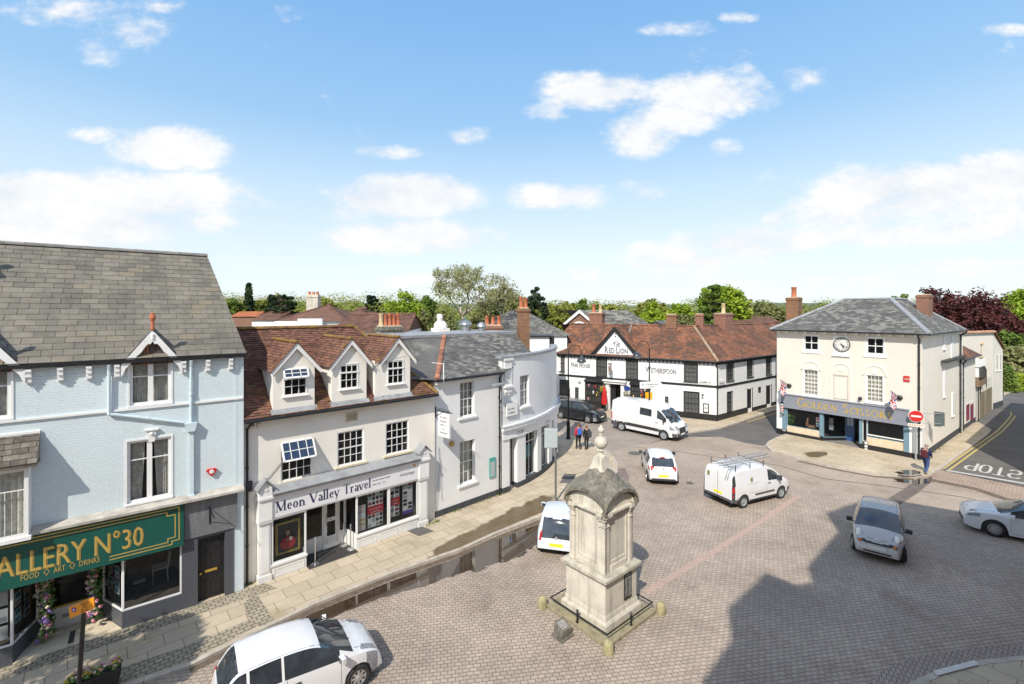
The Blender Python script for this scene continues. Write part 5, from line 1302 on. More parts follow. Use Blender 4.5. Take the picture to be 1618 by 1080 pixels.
b=MB();b.lathe(c0,[(r0*.92,0),(r0*.92,.012)],32,axis=FG.n);b.build('clock_dial',mat('dial_white',(.7,.7,.66),.5),cf)
b=MB();
def cl(a0,rA,rB,w,o=.016):
 s_,c_=math.sin(a0),math.cos(a0);du,dz=s_,c_;nu,nz=c_,-s_
 P=[(rA,-w),(rA,w),(rB,w),(rB,-w)];b.poly([FG.p(cc[0]+du*r+nu*k,cc[1]+dz*r+nz*k,.05+o) for r,k in P])
num=['XII','I','II','III','IIII','V','VI','VII','VIII','IX','X','XI']
for k,t in enumerate(num):
 a0=2*PI*k/12;n=len(t)
 for j,ch in enumerate(t):
  off=(j-(n-1)/2)*.065
  for s_ in((1,) if ch=='I' else(-1,1)):
   sh=.03*s_ if ch!='I' else 0;du,dz=math.sin(a0),math.cos(a0);nu,nz=math.cos(a0),-math.sin(a0)
   ra,rb=r0*.62,r0*.84;wa=off+(sh if ch=='X' else 0);wb=off+(-sh if ch=='X' else sh);w=.011
   b.poly([FG.p(cc[0]+du*r+nu*k_,cc[1]+dz*r+nz*k_,.067) for r,k_ in((ra,wa-w),(ra,wa+w),(rb,wb+w),(rb,wb-w))])
for k in range(60):cl(2*PI*k/60,r0*.86,r0*.9,.008)
b.build('numerals',M['black'],cf)
b=MB();cl(R(145),-.06,r0*.5,.028,.022);cl(R(137)+.35,-.1,r0*.5,.02,.026);cl(R(118),-.08,r0*.72,.018,.03);b.lathe(c0+FG.n*.02,[(.04,0),(.03,.02)],10,axis=FG.n);b.build('clock_hands',M['black'],cf)
b=MB();u=.15
while u<GU:b.fbox(FG,u,u+.1,zeG-.2,zeG-.06,.001,.28);u+=.62
u=.2
while u<HD:b.fbox(FH,u,u+.1,zeG-.2,zeG-.06,.001,.28);u+=.8
b.fbox(FG,-.2,GU+.35,zeG-.06,zeG+.02,.001,.42);b.fbox(FH,-.0,HD+.2,zeG-.06,zeG+.02,.001,.42);b.build('eaves_board',M['white'],clk)
b=MB();b.tube(FG.p(-.3,zeG+.0,.46),FG.p(GU+.46,zeG,.46),.06,8);b.tube(FH.p(-.46,zeG,.46),FH.p(HD+.3,zeG,.46),.06,8);b.build('gutter',M['black'],clk)
downpipe([FG.p(GU-.1,zeG-.1,.45),FG.p(GU-.12,zeG-.4,.09),FG.p(GU-.12,.1,.09)],.05,M['black'],clk)
downpipe([FH.p(HD-.12,zeG-.1,.45),FH.p(HD-.12,zeG-.4,.09),FH.p(HD-.12,.1,.09)],.06,M['dark'],clk)
oe_=.46;zrG=zeG+2.35;
qa=FG.uv(1313,474.2);
def eav(u,o):return FG.p(u,zeG+.03,o)
E0,E1=eav(-.35,oe_),eav(GU+oe_,oe_)
bG=4.6;ra=FG.p(3.0,zrG,-bG);rb=FG.p(GU-2.6,zrG,-bG)
A_=E0;V_=FG.p(-.35,zrG,-bG)-E0;VLg=V_.length
b=MB();rn=random.Random(31)
tiles(b,A_,FG.d,V_,[(0,0),(GU+oe_+.35,0),(GU-2.6+.35,VLg),(3.35,VLg)],.30,.19,.012,rnd=rn)
Vs=(rb-FG.p(GU+oe_,zeG+.03,-bG));
tiles(b,FG.p(GU+oe_,zeG+.03,-bG),-FG.n,Vs,[(-bG-oe_,0),(HD-bG+.3,0),(HD-bG-2.0,Vs.length),(0,Vs.length)],.30,.19,.012,rnd=rn)
b.poly([E0,FG.p(-.35,zeG+.03,-HD),FG.p(3.0,zrG,-HD+3),ra][::-1]);b.poly([ra,rb,FG.p(GU-2.6,zrG,-HD+2.2),FG.p(3,zrG,-HD+3)])
b.poly([FG.p(GU-2.6,zrG,-HD+2.2),FG.p(GU+oe_,zeG,-HD-.3),FG.p(-.35,zeG,-HD-.3),FG.p(3,zrG,-HD+3)])
b.build('roof',M['slatefine'],clk)
b=MB();ridge(b,E0+Vector((0,0,.02)),ra+Vector((0,0,.02)),.13,1.2);ridge(b,ra+Vector((0,0,.02)),rb+Vector((0,0,.02)),.12,1.2);ridge(b,E1+Vector((0,0,.02)),rb+Vector((0,0,.02)),.15,1.2);ridge(b,rb+Vector((0,0,.02)),FG.p(GU-2.6,zrG+.02,-HD+2.2),.12,1.2);ridge(b,FG.p(GU-2.6,zrG+.02,-HD+2.2),FG.p(GU+oe_,zeG+.03,-HD-.3),.12,1.2)
b.build('lead_hips',M['lead'],clk,smooth=30)
q=FH.uv(1454,466,-1.6);Yq=FH.p(q[0],0,-1.6).y
chimney(FH,q[0],-1.35,8.2,CH-(466-HY)*Yq/FP,1.3,.7,clk,pots=0)
pchim(FG,1254.5,470,18,-6.5,clk,z0=6,pots=1,poth=.9,potr=.22,bm=M['brickold'],wo=.8)
for(x,y0,y1) in((1491.3,530,551),(1503.5,529,567),(1491.6,585,626),(1504.7,620,656)):
 q=rr(FH,x-1.2,y0,x+1.6,y1);b=MB();b.fbox(FH,q[0],q[1],q[2],q[3],.001,.06);b.fbox(FH,q[0]-.05,q[1]+.05,q[2]-.06,q[2],.001,.1);b.build('blind_slot',M['white'],clk)
q=FH.uv(1495,571.5,.3);q1=FH.uv(1527,571.5,.3);b=MB();b.fbox(FH,q[0],HD+.1,q[1]-.08,q[1]+.08,.05,.35);b.build('boxed_gutter',M['dark'],clk)
bluegrey=M['bg']=mat('blue_grey_joinery',(.16,.27,.33),.5,.06,4);gfas=mat('grey_fascia',(.24,.255,.30),.5,.06,3)
b=MB();b.fbox(FG,sh0,sh1,zs0,zs1,.001,.22);b.fbox(FG,sh0,sh1,zs1,zs1+.05,.001,.28);fas=b.build('fascia_sign',gfas,clk)
tx=MB();t0_=FG.uv(1259,640,.22);t1_=FG.uv(1411,660,.22)
serif(tx,FG,'GOLDEN SCISSORS',t0_[0],(zs0+zs1)/2-.26,.66,.226,width=t1_[0]-t0_[0],small=.72,bold=1.35);tx.build('lettering',M['gold'],fas)
px=[(1236.5,1243.5),(1295.6,1301),(1358,1363),(1428.5,1437)]
ps=[(FG.uv(a,680)[0],FG.uv(c,680)[0]) for a,c in px]
b=MB()
for(a,c) in ps:b=MB();b.fbox(FG,a,c,.42,zs0,-.1,.06);b.build('pilaster',bluegrey,clk)
b=MB();b.fbox(FG,sh0+.02,ps[1][1],0,.3,-.12,.05);b.build('shop_plinth',M['black'],clk);b=MB();b.fbox(FG,ps[2][0],sh1-.01,0,.42,-.12,.05);b.build('shop_plinth',M['black'],clk)
glz=.75
peach=mat('peeling_cream_panel',(.66,.52,.34),.7,.12,3,streak=.5,dirt=(.70,.66,.56))
b=MB();b.fbox(FG,ps[0][1],ps[1][0],.3,glz,-.1,-.02);b.build('stall_panel',peach,clk);b=MB();b.fbox(FG,ps[2][1]+.25,ps[3][0],.42,.95,-.1,-.02);b.build('stall_panel',peach,clk)
b=MB();b.fbox(FG,ps[2][1]+.25,ps[3][0],1.08,1.14,-.06,.03);b.build('window_rail',M['white'],clk)
window(FG,(ps[0][1],ps[1][0],glz,zs0),1,1,clk,out=-.02,fr=.05,glass=M['shopglass'],name='shop_window',m=bluegrey)
window(FG,(ps[2][1]+.25,ps[3][0],.95,zs0),1,1,clk,out=-.02,fr=.05,glass=M['shopglass'],name='shop_window',m=bluegrey)
window(FG,(ps[2][1],ps[2][1]+.25,.6,zs0),1,1,clk,out=-.02,fr=.03,glass=M['shopglass'],name='shop_window',m=M['white'])
rdp=1.3;r0_=(ps[1][1],0.0);r1_=(ps[1][1]+1.0,-rdp);r2_=(ps[2][0]-.25,-rdp);r3_=(ps[2][0],0.0)
for(a,c) in((r0_,r1_),(r2_,r3_)):
 A2=FG.p(a[0],0,a[1]);C2=FG.p(c[0],0,c[1]);W_=Wall(A2[:2],(C2-A2)[:2]);L=(C2-A2).length
 b=MB();b.fbox(W_,0,L,.05,.35,-.1,0);q=b.build('stall_panel',M['black'],clk);window(W_,(0,L,.35,zs0),1,1,q,bluegrey,out=0,fr=.05,glass=M['shopglass'],name='side_window')
blued=mat('royal_blue_door',(.03,.09,.25),.4,.1,4)
b=MB();um=r1_[0]+(r2_[0]-r1_[0])*.55;b.fbox(FG,r1_[0],um,.1,2.2,-rdp-.05,-rdp);b.fbox(FG,r1_[0],r2_[0],2.2,2.3,-rdp-.05,-rdp+.01);b.fbox(FG,r2_[0]-.07,r2_[0],.1,2.2,-rdp-.05,-rdp);dd=b.build('shop_door',blued,clk)
b=MB();hu=(um-r1_[0]);
for k in(0,1):b.fbox(FG,r1_[0]+hu*(.15+.4*k),r1_[0]+hu*(.45+.4*k),1.25,1.9,-rdp,-rdp+.012)
b.build('door_light',mat('frosted_pale_pane',(.35,.45,.55),.3),dd)
b=MB();b.fbox(FG,r1_[0],r2_[0],2.3,zs0,-rdp-.05,-rdp-.02);b.build('fanlight',M['glass'],clk)
b=MB();b.prism([FG.p(r0_[0],.03,.05),FG.p(r3_[0],.03,.05),FG.p(r2_[0],.03,-rdp),FG.p(r1_[0],.03,-rdp)],(0,0,.11));b.build('entrance_step',mat('grey_step',(.22,.21,.19),.8,.2,6),clk)
b=MB();b.fbox(FG,sh0+.2,sh1-.2,.0,zs0,-4.2,-4.1);b.fbox(FG,sh0+.2,sh1-.2,zs0+.02,zs0+.08,-4.1,-.2);b.fbox(FG,sh0+.2,sh0+.28,.1,zs0,-4.1,-.2);b.fbox(FG,sh1-.28,sh1-.2,.1,zs0,-4.1,-.2);b.build('shop_interior',mat('dim_salon_wall',(.22,.225,.235),.9,.3,1.5),clk)
b=MB();b.fbox(FG,sh0+.2,sh1-.2,.12,.17,-4.1,-rdp-.1);b.fbox(FG,sh0+.3,r0_[0],.12,.4,-1.2,-.12);b.fbox(FG,r3_[0],sh1-.3,.12,.5,-1.2,-.12);b.build('shop_floor',M['floor_in'],clk)
def salon_chair(u,o,label,m):
 c=FG.p(u,.4,o);t=thing('salon_chair',label,'chair',c,.8);b=MB(1);b.lathe((0,0,0),[(.25,0),(.24,.03),(.04,.05),(.04,.4)],14);b.build('base',M['chrome'],t)
 b=MB(1);b.box(-.26,.26,-.25,.25,.4,.52);b.build('seat',m,t,bevel=.03);b=MB(1);b.obox((0,.27,.8),Vector((1,0,0)),Vector((0,1,.15)).normalized(),Vector((0,-.15,1)).normalized(),.25,.05,.32);b.build('backrest',m,t,bevel=.03)
salon_chair(FG.uv(1283,672,-.6)[0],-.6,'tan leather chair behind the left salon window',mat('tan_leather',(.48,.25,.15),.6))
salon_chair(FG.uv(1310,675,-1.2)[0]-.6,-2.0,'black salon chair further inside the left salon window',M['black'])
for(x0,y0,x1,y1,m_,o_) in((1289,660,1294,674,M['plate'],-.08),(1305,662,1312,681,pb2,-.6),(1366,697,1372,712,M['dark'],.07)):
 q=rr(FG,x0,y0,x1,y1);poster(FG,q[0],q[1],q[2],q[3],o_,[M['red'],M['dark'],pb1] if m_ is M['plate'] else[M['plate'],M['plate']],clk,'window_poster',int(x0),base=m_)
b=MB();leafball(b,FG.p(FG.uv(1249,672,-.4)[0],1.35,-.4),.35,120,.16,random.Random(4));leafball(b,FG.p(FG.uv(1249,672,-.4)[0],1.0,-.4),.25,90,.14,random.Random(4));pt=b.build('potted_plant',mat('bright_leaf',(.12,.28,.04),.6,.2,5,island=.4));tag(pt,'bright green leafy plant inside the left end of the salon window','plant')
q=rr(FG,1427.6,593.7,1437.4,602.7);b=MB();b.fbox(FG,q[0],q[1],q[2],q[3],.001,.05);o=b.build('red_wall_sign',M['red'],clk);fsans(FG,'cma',q[0]+.06,q[2]+.12,.17,.055,M['plate'],o,width=(q[1]-q[0])*.75)
q=FG.uv(1359.5,629,.05);b=MB();b.ball(FG.p(q[0],q[1],.12),.12,10);b.build('security_camera',M['black'],clk)
def barber_pole(F,u,z,o,label):
 t=thing('barber_pole',label,'barber pole',F.p(u,z,o));b=MB();b.tube(F.p(u,z,o),F.p(u,z+.75,o),.11,14);b.build('pole',M['plate'],t,smooth=40)
 b=MB();n=40
 for s_,mm in((0,0),(PI,1)):
  for k in range(n):
   P=[]
   for(kk,dz) in((k,0),(k+1,0),(k+1,.07),(k,.07)):
    a0=s_+kk*2*PI*2.5/n;P.append(F.p(u,z+.03+.62*kk/n+dz,o)+Vector((math.cos(a0),math.sin(a0),0))*.113)
   b.mi=mm;b.poly(P)
 b.build('stripes',[M['red'],M['navy']],t)
 b=MB();b.lathe(F.p(u,z-.06,o),[(.05,0),(.13,.03),(.13,.08)],12);b.lathe(F.p(u,z+.73,o),[(.13,0),(.13,.06),(.05,.14)],12);b.tube(F.p(u,z+.4,o),F.p(u,z+.4,.0),.02,6);b.build('cap',M['black'],t,smooth=30)
qq=FG.uv(1235.5,645,.25);barber_pole(FG,qq[0],qq[1]-.35,.25,'striped barber pole at the left end of the grey salon fascia')
def flag(u,z,label,o0=.05,seed=1):
 t=thing('flag',label,'flag',FG.p(u,z,o0));b=MB();P0=FG.p(u,z,.02);P1=FG.p(u-.25,z+.5,.95);b.tube(P0,P1,.018,6);b.build('flag_pole',M['dark'],t)
 b=MB();b.lathe(P0,[(.16,0),(.16,.08),(.05,.14)],12,axis=FG.n);b.build('flag_bracket',M['black'],t)
 n,m_=20,12;rd=random.Random(seed);W_,H_=1.15,.7
 def Q(i,j):
  a=i/n;c=j/m_;base=P1.lerp(P0,c*.75)
  dn=Vector((0,0,-1));sw=FG.d*(.14*math.sin(a*7+c*3)*a)+FG.n*(.10*math.sin(a*5+1+c*4)*a)
  return base+dn*(a*W_)+sw+(P1-base)*(a*.55)
 V_=[Q(i,j) for i in range(n+1) for j in range(m_+1)]
 b=MB()
 for i in range(n):
  for j in range(m_):
   x=(i+.5)/n*2-1;y=(j+.5)/m_*2-1
   k=0
   if abs(abs(x)-abs(y))<.22:k=1
   if abs(abs(x)-abs(y))<.09:k=2
   if abs(x)<.2 or abs(y)<.3:k=1
   if abs(x)<.11 or abs(y)<.18:k=2
   b.mi=k;b.add([V_[i*(m_+1)+j],V_[(i+1)*(m_+1)+j],V_[(i+1)*(m_+1)+j+1],V_[i*(m_+1)+j+1]],[(0,1,2,3)])
 b.build('flag_cloth',[mat('flag_blue',(.02,.03,.22),.8),M['plate'],mat('flag_red',(.50,.02,.03),.8)],t,smooth=180)
q=FG.uv(1247,609,.05);flag(q[0],q[1],'draped union flag on angled pole above the left end of the salon fascia')
q=FG.uv(1421.5,628,.05);flag(q[0],q[1],'draped union flag on angled pole above the right end of the salon fascia',seed=2)
# ================================================================== buildings along the right hand street
FS2=Wall(FH.p(HD,0)[:2],FH.d[:2])
lean=thing('low_cottage','low cream cottage with red tiled roof and two red posters beside the clock building','building',FS2.O)
L1=FS2.uv(1541,672)[0];zl=FS2.uv(1530,565,.2)[1]
b=MB();b.wall(FS2,.02,L1,0,zl,[],reveal=False);b.fbox(FS2,L1-.2,L1,0,zl,-4,-.01);b.build('front_wall',M['cream'],lean)
b=MB();b.fbox(FS2,.02,L1,0,.45,.001,.03);b.build('plinth',M['plinth'],lean)
A_=FS2.p(0,zl,.3);V_=FS2.p(0,zl+2.2,-2.6)-A_;b=MB();tiles(b,A_,FS2.d,V_,[(-.2,0),(L1+.3,0),(L1-2.4,V_.length),(-.2,V_.length)],.26,.17,.02)
Vs=FS2.p(L1-2.4,zl+2.2,-2.6)-FS2.p(L1+.3,zl,-2.6);tiles(b,FS2.p(L1+.3,zl,-2.6),-FS2.n,Vs,[(-2.9,0),(2.5,0),(0,Vs.length)],.26,.17,.02);b.build('roof',M['rltile'],lean)
b=MB();b.tube(FS2.p(-.1,zl-.04,.34),FS2.p(L1+.3,zl-.04,.34),.06,8);b.build('gutter',M['black'],lean)
downpipe([FS2.p(.9,zl-.05,.3),FS2.p(.85,zl-.4,.08),FS2.p(.85,.1,.08)],.05,M['dark'],lean);downpipe([FS2.p(.25,zl+1.5,.08),FS2.p(.25,.1,.08)],.05,M['white'],lean)
for(xa,xb) in((1526,1531),(1532.5,1537.5)):
 q=rr(FS2,xa,638,xb,664);poster(FS2,q[0],q[1],q[2],q[3],.03,[C_('poster_crimson',(.35,.02,.05)),C_('poster_crimson',(.35,.02,.05)),pb1,M['dark']],lean,'poster',int(xa),base=C_('poster_crimson',(.35,.02,.05)))
b=MB();q=rr(FS2,1525,636,1538.5,666);b.fbox(FS2,q[0],q[1],q[2],q[3],.005,.02);b.build('poster_board',M['white'],lean)
c2=thing('gabled_hall','tall plain cream gabled building at the bend of the right-hand street','building',FS2.p(L1,0))
HB=3.2
K0=FS2.uv(1569,655)[0];K1=FS2.uv(1584,648)[0]
zt3=CH-(525-HY)*FS2.p(K0,0).y/FP
b=MB()
fw=[FS2.p(L1-3.5,0,-HB),FS2.p(K0,0,-HB*.0)]
FK=Wall(FS2.p(K0,0)[:2],(.9,.55));KL=FK.uv(1584.5,640)[0]
fwd=(fw[1]-fw[0]);FT=Wall(fw[0][:2],fwd[:2]);TL=fwd.length
b.wall(FT,0,TL,0,zt3,[],reveal=False);
zk=CH-(551-HY)*FK.p(KL,0).y/FP
b.poly([FK.p(0,0),FK.p(KL,0),FK.p(KL,zk),FK.p(0,zt3)])
b.poly([FK.p(KL,0),FK.p(KL,0,-8),FK.p(KL,zk,-8),FK.p(KL,zk)])
b.build('wall',M['cream2'],c2)
b=MB();ridge(b,FT.p(-.2,zt3+.05,0),FT.p(TL+.1,zt3+.05,0),.22,.5);ridge(b,FK.p(0,zt3+.05),FK.p(KL+.1,zk+.03),.18,.5);b.build('coping',mat('buff_coping',(.45,.25,.15),.85,.2,4,island=.2),c2,smooth=30)
b=MB();b.poly([FT.p(0,zt3-.1,-.1),FT.p(TL,zt3-.1,-.1),FK.p(KL,zk-.1,-.2),FK.p(KL,zk-.1,-9),FT.p(0,zt3-.1,-9)]);b.build('roof',M['slatefine'],c2)
b=MB();b.fbox(FK,0,KL,0,.55,.001,.03);b.build('plinth',M['plinth'],c2)
for(x0,x1) in((1573,1576.5),(1578.5,1581.5)):
 q=rr(FK,x0,560,x1,585);window(FK,q,1,2,c2,out=.04,fr=.06,th=.035,sill=(.05,.06,.08))
dq=rr(FT,1542,567,1556,600);b=MB();b.fbox(FT,dq[0],dq[1],dq[2],dq[3],.001,.06);b.build('upper_door',M['white'],c2)
q=FT.uv(1550,556,.02);b=MB();b.tube(FT.p(q[0],q[1]-.6,.05),FT.p(q[0],q[1]+.5,.05),.02,6);b.fbox(FT,q[0]-.35,q[0]+.35,q[1]-.5,q[1]-.42,.0,.12);b.ball(FT.p(q[0],q[1]+.8,.1),.13,8);b.build('wall_lamp',M['potpale'],c2)
st=thing('outside_stair','outside stair landing with black railing and rough stone wall below it, beside the cream hall','stairs',FS2.p(L1,0))
s1_=FS2.uv(1549,668)[0];s2_=FS2.uv(1568,655)[0];zl1=CH-(603-HY)*FS2.p(s1_,0).y/FP;zl2=CH-(628-HY)*FS2.p(s2_,0).y/FP
b=MB();b.fbox(FS2,s1_,s2_-.1,0,2.2,-.6,0.0);b.build('stone_wall',brick_mat('rough_stone_wall',(.36,.30,.19),(.24,.20,.13),(.12,.10,.07),.4,.22,.02,use_uv=False,bump=.8),st)
b=MB();b.wall(FS2,L1,s2_,2.2,3.2,[],reveal=False,out=-.05);b.fbox(FS2,L1-.0,s1_-.02,0,3.0,-.5,-.02);b.build('stair_wall',M['cream2'],st)
b=MB();b.fbox(FS2,L1+.1,s1_+.8,3.0,3.5,-1.6,.25);b.build('landing',mat('weathered_boards',(.22,.15,.09),.9,.3,6),st)
b=MB()
for k in range(13):
 u=L1+.2+k*.28;zz=3.5+(0 if k>5 else-.0);b.tube(FS2.p(u,zz-(.0 if k<9 else(k-8)*.25),.22),FS2.p(u,zz+1.1-(.0 if k<9 else(k-8)*.12),.22),.018,5)
b.tube(FS2.p(L1+.2,4.6,.22),FS2.p(L1+2.5,4.6,.22),.03,6);b.tube(FS2.p(L1+2.5,4.6,.22),FS2.p(L1+3.6,4.1,.22),.03,6);b.tube(FS2.p(L1+.2,4.6,.22),FS2.p(L1+.2,4.6,-1),.03,6)
b.tube(FS2.p(L1+.8,0,.1),FS2.p(L1+.8,3.1,.1),.04,6);b.tube(FS2.p(L1+1.6,2.2,.1),FS2.p(L1+1.6,3.1,.1),.04,6)
b.build('railing',M['blackiron'],st)
# ================================================================== ground
def sheet(name,pts,z,m,kind='structure',sub=None):
 b=MB();b.poly([(p[0],p[1],z) for p in pts]);o=b.build(name,m);tag(o,kind=kind);return o
M['earth']=mat('ground_grass',(.075,.11,.03),.95,.4,.05)
M['tarmac']=mat('tarmac',(.125,.117,.108),.9,.22,.6,bump=.5,bscale=60,streak=.0)
M['paving']=brick_mat('block_paving',(.44,.362,.292),(.362,.298,.24),(.19,.155,.122),.19,.125,.0105,rot=R(-9),bump=.6,var=.16,big=.20,patch=((.66,.62,.60),.45,.55,.75),rough=.8)
M['lane']=brick_mat('lane_paving',(.42,.345,.275),(.37,.305,.243),(.26,.21,.165),.2,.1,.008,rot=R(28),bump=.35,var=.14,big=.16,patch=((.70,.67,.65),.3,.5,.8),rough=.8)
M['border']=brick_mat('border_paving',(.38,.31,.26),(.33,.27,.225),(.18,.15,.125),.1,.21,.012,rot=R(38),bump=.6,var=.12,big=.15)
M['slab']=brick_mat('yorkstone_slabs',(.54,.455,.335),(.46,.39,.29),(.22,.18,.13),.80,.60,.010,rot=math.atan2(-.67,.742),bump=.3,var=.07,big=.12,patch=((.72,.68,.58),.6,.52,.75),smooth=.1)
M['slabgs']=brick_mat('yorkstone_slabs_far',(.52,.435,.315),(.46,.39,.285),(.30,.25,.18),.9,.6,.012,rot=math.atan2(.785,.619),bump=.3,var=.09,big=.14,patch=((.74,.70,.62),.5,.5,.8),smooth=.1)
M['sett']=brick_mat('stone_setts',(.40,.345,.26),(.32,.28,.21),(.17,.155,.11),.2,.155,.018,rot=math.atan2(-.67,.742),bump=.9,var=.2,big=.2)
M['kerb']=mat('kerb_stone',(.45,.40,.335),.85,.22,3,bump=.4,bscale=40)
M['line_white']=mat('white_road_paint',(.52,.51,.475),.7,.12,10)
M['line_yellow']=mat('yellow_road_paint',(.52,.40,.13),.7,.15,10)
sheet('ground',[(-4000,-600),(4000,-600),(4000,7000),(-4000,7000)],-.03,M['earth'])
sheet('town_ground',[(-40,-14),(60,-14),(75,70),(60,95),(-30,95),(-45,40)],-.016,M['tarmac'])
sq=[(-22,-2.5),(8,-3),(30,18.5),(34,22.8),G(1618,775),G(1487,742),G(1213,700),G(1040,700),G(940,692),(4.4,30),(-2,24),(-16,12)]
sheet('square_paving',sq,0.0,M['paving'])
sheet('carriageway',[G(968,712),G(1075,690),G(1140,690),G(1225,712),G(1310,742),G(1440,760),G(1640,803),G(1700,830),G(1660,848),G(1618,828),G(1440,795),G(1300,778),G(1130,742),G(1010,737),G(985,730)],.004,M['lane'])
ZP=.085
def strip(name,pts,w,z,m,kind='structure'):
 b=MB();n=len(pts);L=[];Rr=[]
 for i,p in enumerate(pts):
  a=pts[max(0,i-1)];c=pts[min(n-1,i+1)];d=Vector((c[0]-a[0],c[1]-a[1],0)).normalized();nn=Vector((-d.y,d.x,0))*w/2
  L.append((p[0]+nn.x,p[1]+nn.y,z));Rr.append((p[0]-nn.x,p[1]-nn.y,z))
 for i in range(n-1):b.poly([Rr[i],Rr[i+1],L[i+1],L[i]])
 o=b.build(name,m);tag(o,kind=kind);return o
strip('paving_band',[G(1020,936),G(1100,888),G(1180,838),G(1262,783)],.26,.0042,mat('pink_paver_band',(.43,.31,.25),.85,.15,6,bump=.3,bscale=60))
strip('drain_channel',[G(1300,756),G(1230,735),G(1130,722),G(1062,712),G(1000,706)],.1,.0085,mat('channel_joint',(.14,.12,.10),.9,.3,6))
strip('drain_channel',[G(1640,812),G(1520,785),G(1400,768),G(1300,756)],.1,.0085,MATS['channel_joint'])
strip('trench_patch',[G(1405,797),G(1440,775),G(1462,757)],.6,.0088,mat('dark_patch',(.15,.12,.10),.9,.3,3))
def cover(x,y,r,m,label):
 b=MB();b.lathe(G(x,y),[(r,0.009),(r,.012)],20);o=b.build('manhole_cover',m);tag(o,label,'manhole cover')
ironm=mat('worn_iron',(.12,.11,.10),.7,.3,20,bump=.6,bscale=60)
cover(1003,716,.42,ironm,'dark round iron cover in the lane behind the small white hatchback')
cover(1090,763,.2,ironm,'small iron cover in the block paving between the hatchback and the ladder van')
def flat_cover(pts,label):
 b=MB();b.prism([(p.x,p.y,ZP+.004) for p in pts],(0,0,.012));tag(b.build('access_cover',ironm),label,'access cover')
def pavement(name,pts,ztop,m,kerb=None,kw=.14):
 b=MB();b.poly([(p[0],p[1],ztop) for p in pts]);n=len(pts)
 for i in range(n):
  a,c=pts[i],pts[(i+1)%n];b.poly([(a[0],a[1],ztop),(a[0],a[1],-.02),(c[0],c[1],-.02),(c[0],c[1],ztop)])
 o=b.build(name,m);tag(o,kind='structure')
 if kerb:
  k=MB();P=[Vector((p[0],p[1],0)) for p in kerb];nn=[]
  for i in range(len(P)):
   a=P[max(0,i-1)];c=P[min(len(P)-1,i+1)];d=(c-a).normalized();nn.append(Vector((-d.y,d.x,0)))
  for i in range(len(P)-1):
   L=(P[i+1]-P[i]).length;m_=max(1,int(L/.9))
   for j in range(m_):
    t0,t1=j/m_+.004,(j+1)/m_-.004
    a=P[i].lerp(P[i+1],t0);c=P[i].lerp(P[i+1],t1);na=nn[i].lerp(nn[i+1],t0);nc=nn[i].lerp(nn[i+1],t1)
    q=[a-na*.012,c-nc*.012,c+nc*kw,a+na*kw]
    k.prism([Vector((v.x,v.y,-.02)) for v in q],(0,0,ztop+.028))
  o2=k.build('kerb',M['kerb']);tag(o2,kind='structure')
 return o
kl=[G(-160,1200),G(60,1138),G(300,1056),G(409,1001),G(498,958),G(616,910),G(729,871),G(785,845),G(854,819),G(905,797),G(945,776),G(967,760),G(976,747),G(976,735),G(969,722),G(955,711),G(938,702),G(905,690),G(884,684)]
pavement('pavement',kl+[G(862,680),(-3,34),(-12,24),(-24,10)],ZP,M['slab'],kl)
def onpave(name,pts,m,z=ZP+.004):sheet(name,pts,z,m)
onpave('sett_paving',[FB.p(-7.5,0,.03),FB.p(.6,0,.0),FB.p(.9,0,.62),FB.p(-7.5,0,.62)],M['sett'])
sK=[G(x,y,ZP) for x,y in((412,992),(388,940),(404,930),(432,984))]
onpave('sett_paving',[G(385,955,ZP),G(401,934,ZP),G(436,981,ZP),G(412,994,ZP),G(391,973,ZP)],M['sett'],ZP+.007)
e0=[G(60,1124,ZP),G(300,1043,ZP),G(405,990,ZP),G(402,976,ZP),G(290,1022,ZP),G(60,1098,ZP)]
onpave('sett_paving',e0,M['sett'],ZP+.006)
kp=[G(868,646),G(905,649),G(985,664),G(1040,678),G(1082,685.5),G(1137,678),G(1165,669),G(1197,658),G(1228,648),G(1300,630)]
pavement('pavement',kp+[G(1296,622),G(1132,655),G(880,632)],.1,M['slabgs'],kp)
kg=[G(1250,684),G(1226,693),G(1213,700),G(1210,706),G(1218,713),G(1261,726),G(1322,740),G(1383,751),G(1444,754.5),G(1472,750),G(1489,741),G(1536,706),G(1560,688),G(1566,681),G(1560,676)]
pavement('pavement',kg+[G(1545,668),G(1450,690),G(1300,672)],.1,M['slabgs'],kg)
kn=[G(1405,1110),G(1440,1082),G(1480,1064),G(1550,1047),G(1618,1040),G(1740,1038)]
pavement('pavement',[Vector((p.x,p.y,0)) for p in kn[::-1]][::1]+[(6,6.5),(16,12.2)],ZP,M['slabgs'],kn,kw=-.16)
sheet('brick_border',[G(1335,1110),G(1395,1058),G(1452,1036),G(1536,1023),G(1618,1017),G(1740,1015),kn[5],kn[4],kn[3],kn[2],kn[1],kn[0]],.0045,M['border'])
flat_cover([G(642,838,ZP),G(664,831,ZP),G(685,839,ZP),G(662,847,ZP)],'square iron access cover in the pavement beside the white travel agency pilaster')
flat_cover([G(886,756,ZP),G(892,748.5,ZP),G(911,749,ZP),G(906,757,ZP)],'dark rectangular access cover on the pavement in front of the curved bay')
b=MB();q=[kn[1].lerp(kn[2],.85),kn[2].lerp(kn[3],.85)];n_=Vector((-.25,-1,0))*.16;b.prism([Vector((q[0].x,q[0].y,ZP+.025)),Vector((q[1].x,q[1].y,ZP+.025)),Vector((q[1].x,q[1].y,ZP+.025))+n_,Vector((q[0].x,q[0].y,ZP+.025))+n_],(0,0,.01));tag(b.build('kerb_repair',mat('pale_mortar',(.62,.60,.56),.9,.1,5)),kind='structure')
sheet('road',[G(1487,741.5),G(1618,768),G(1800,800),(62,34),(80,60),(70,85),(52,66),G(1598,648),G(1570,665)],.002,M['tarmac'])
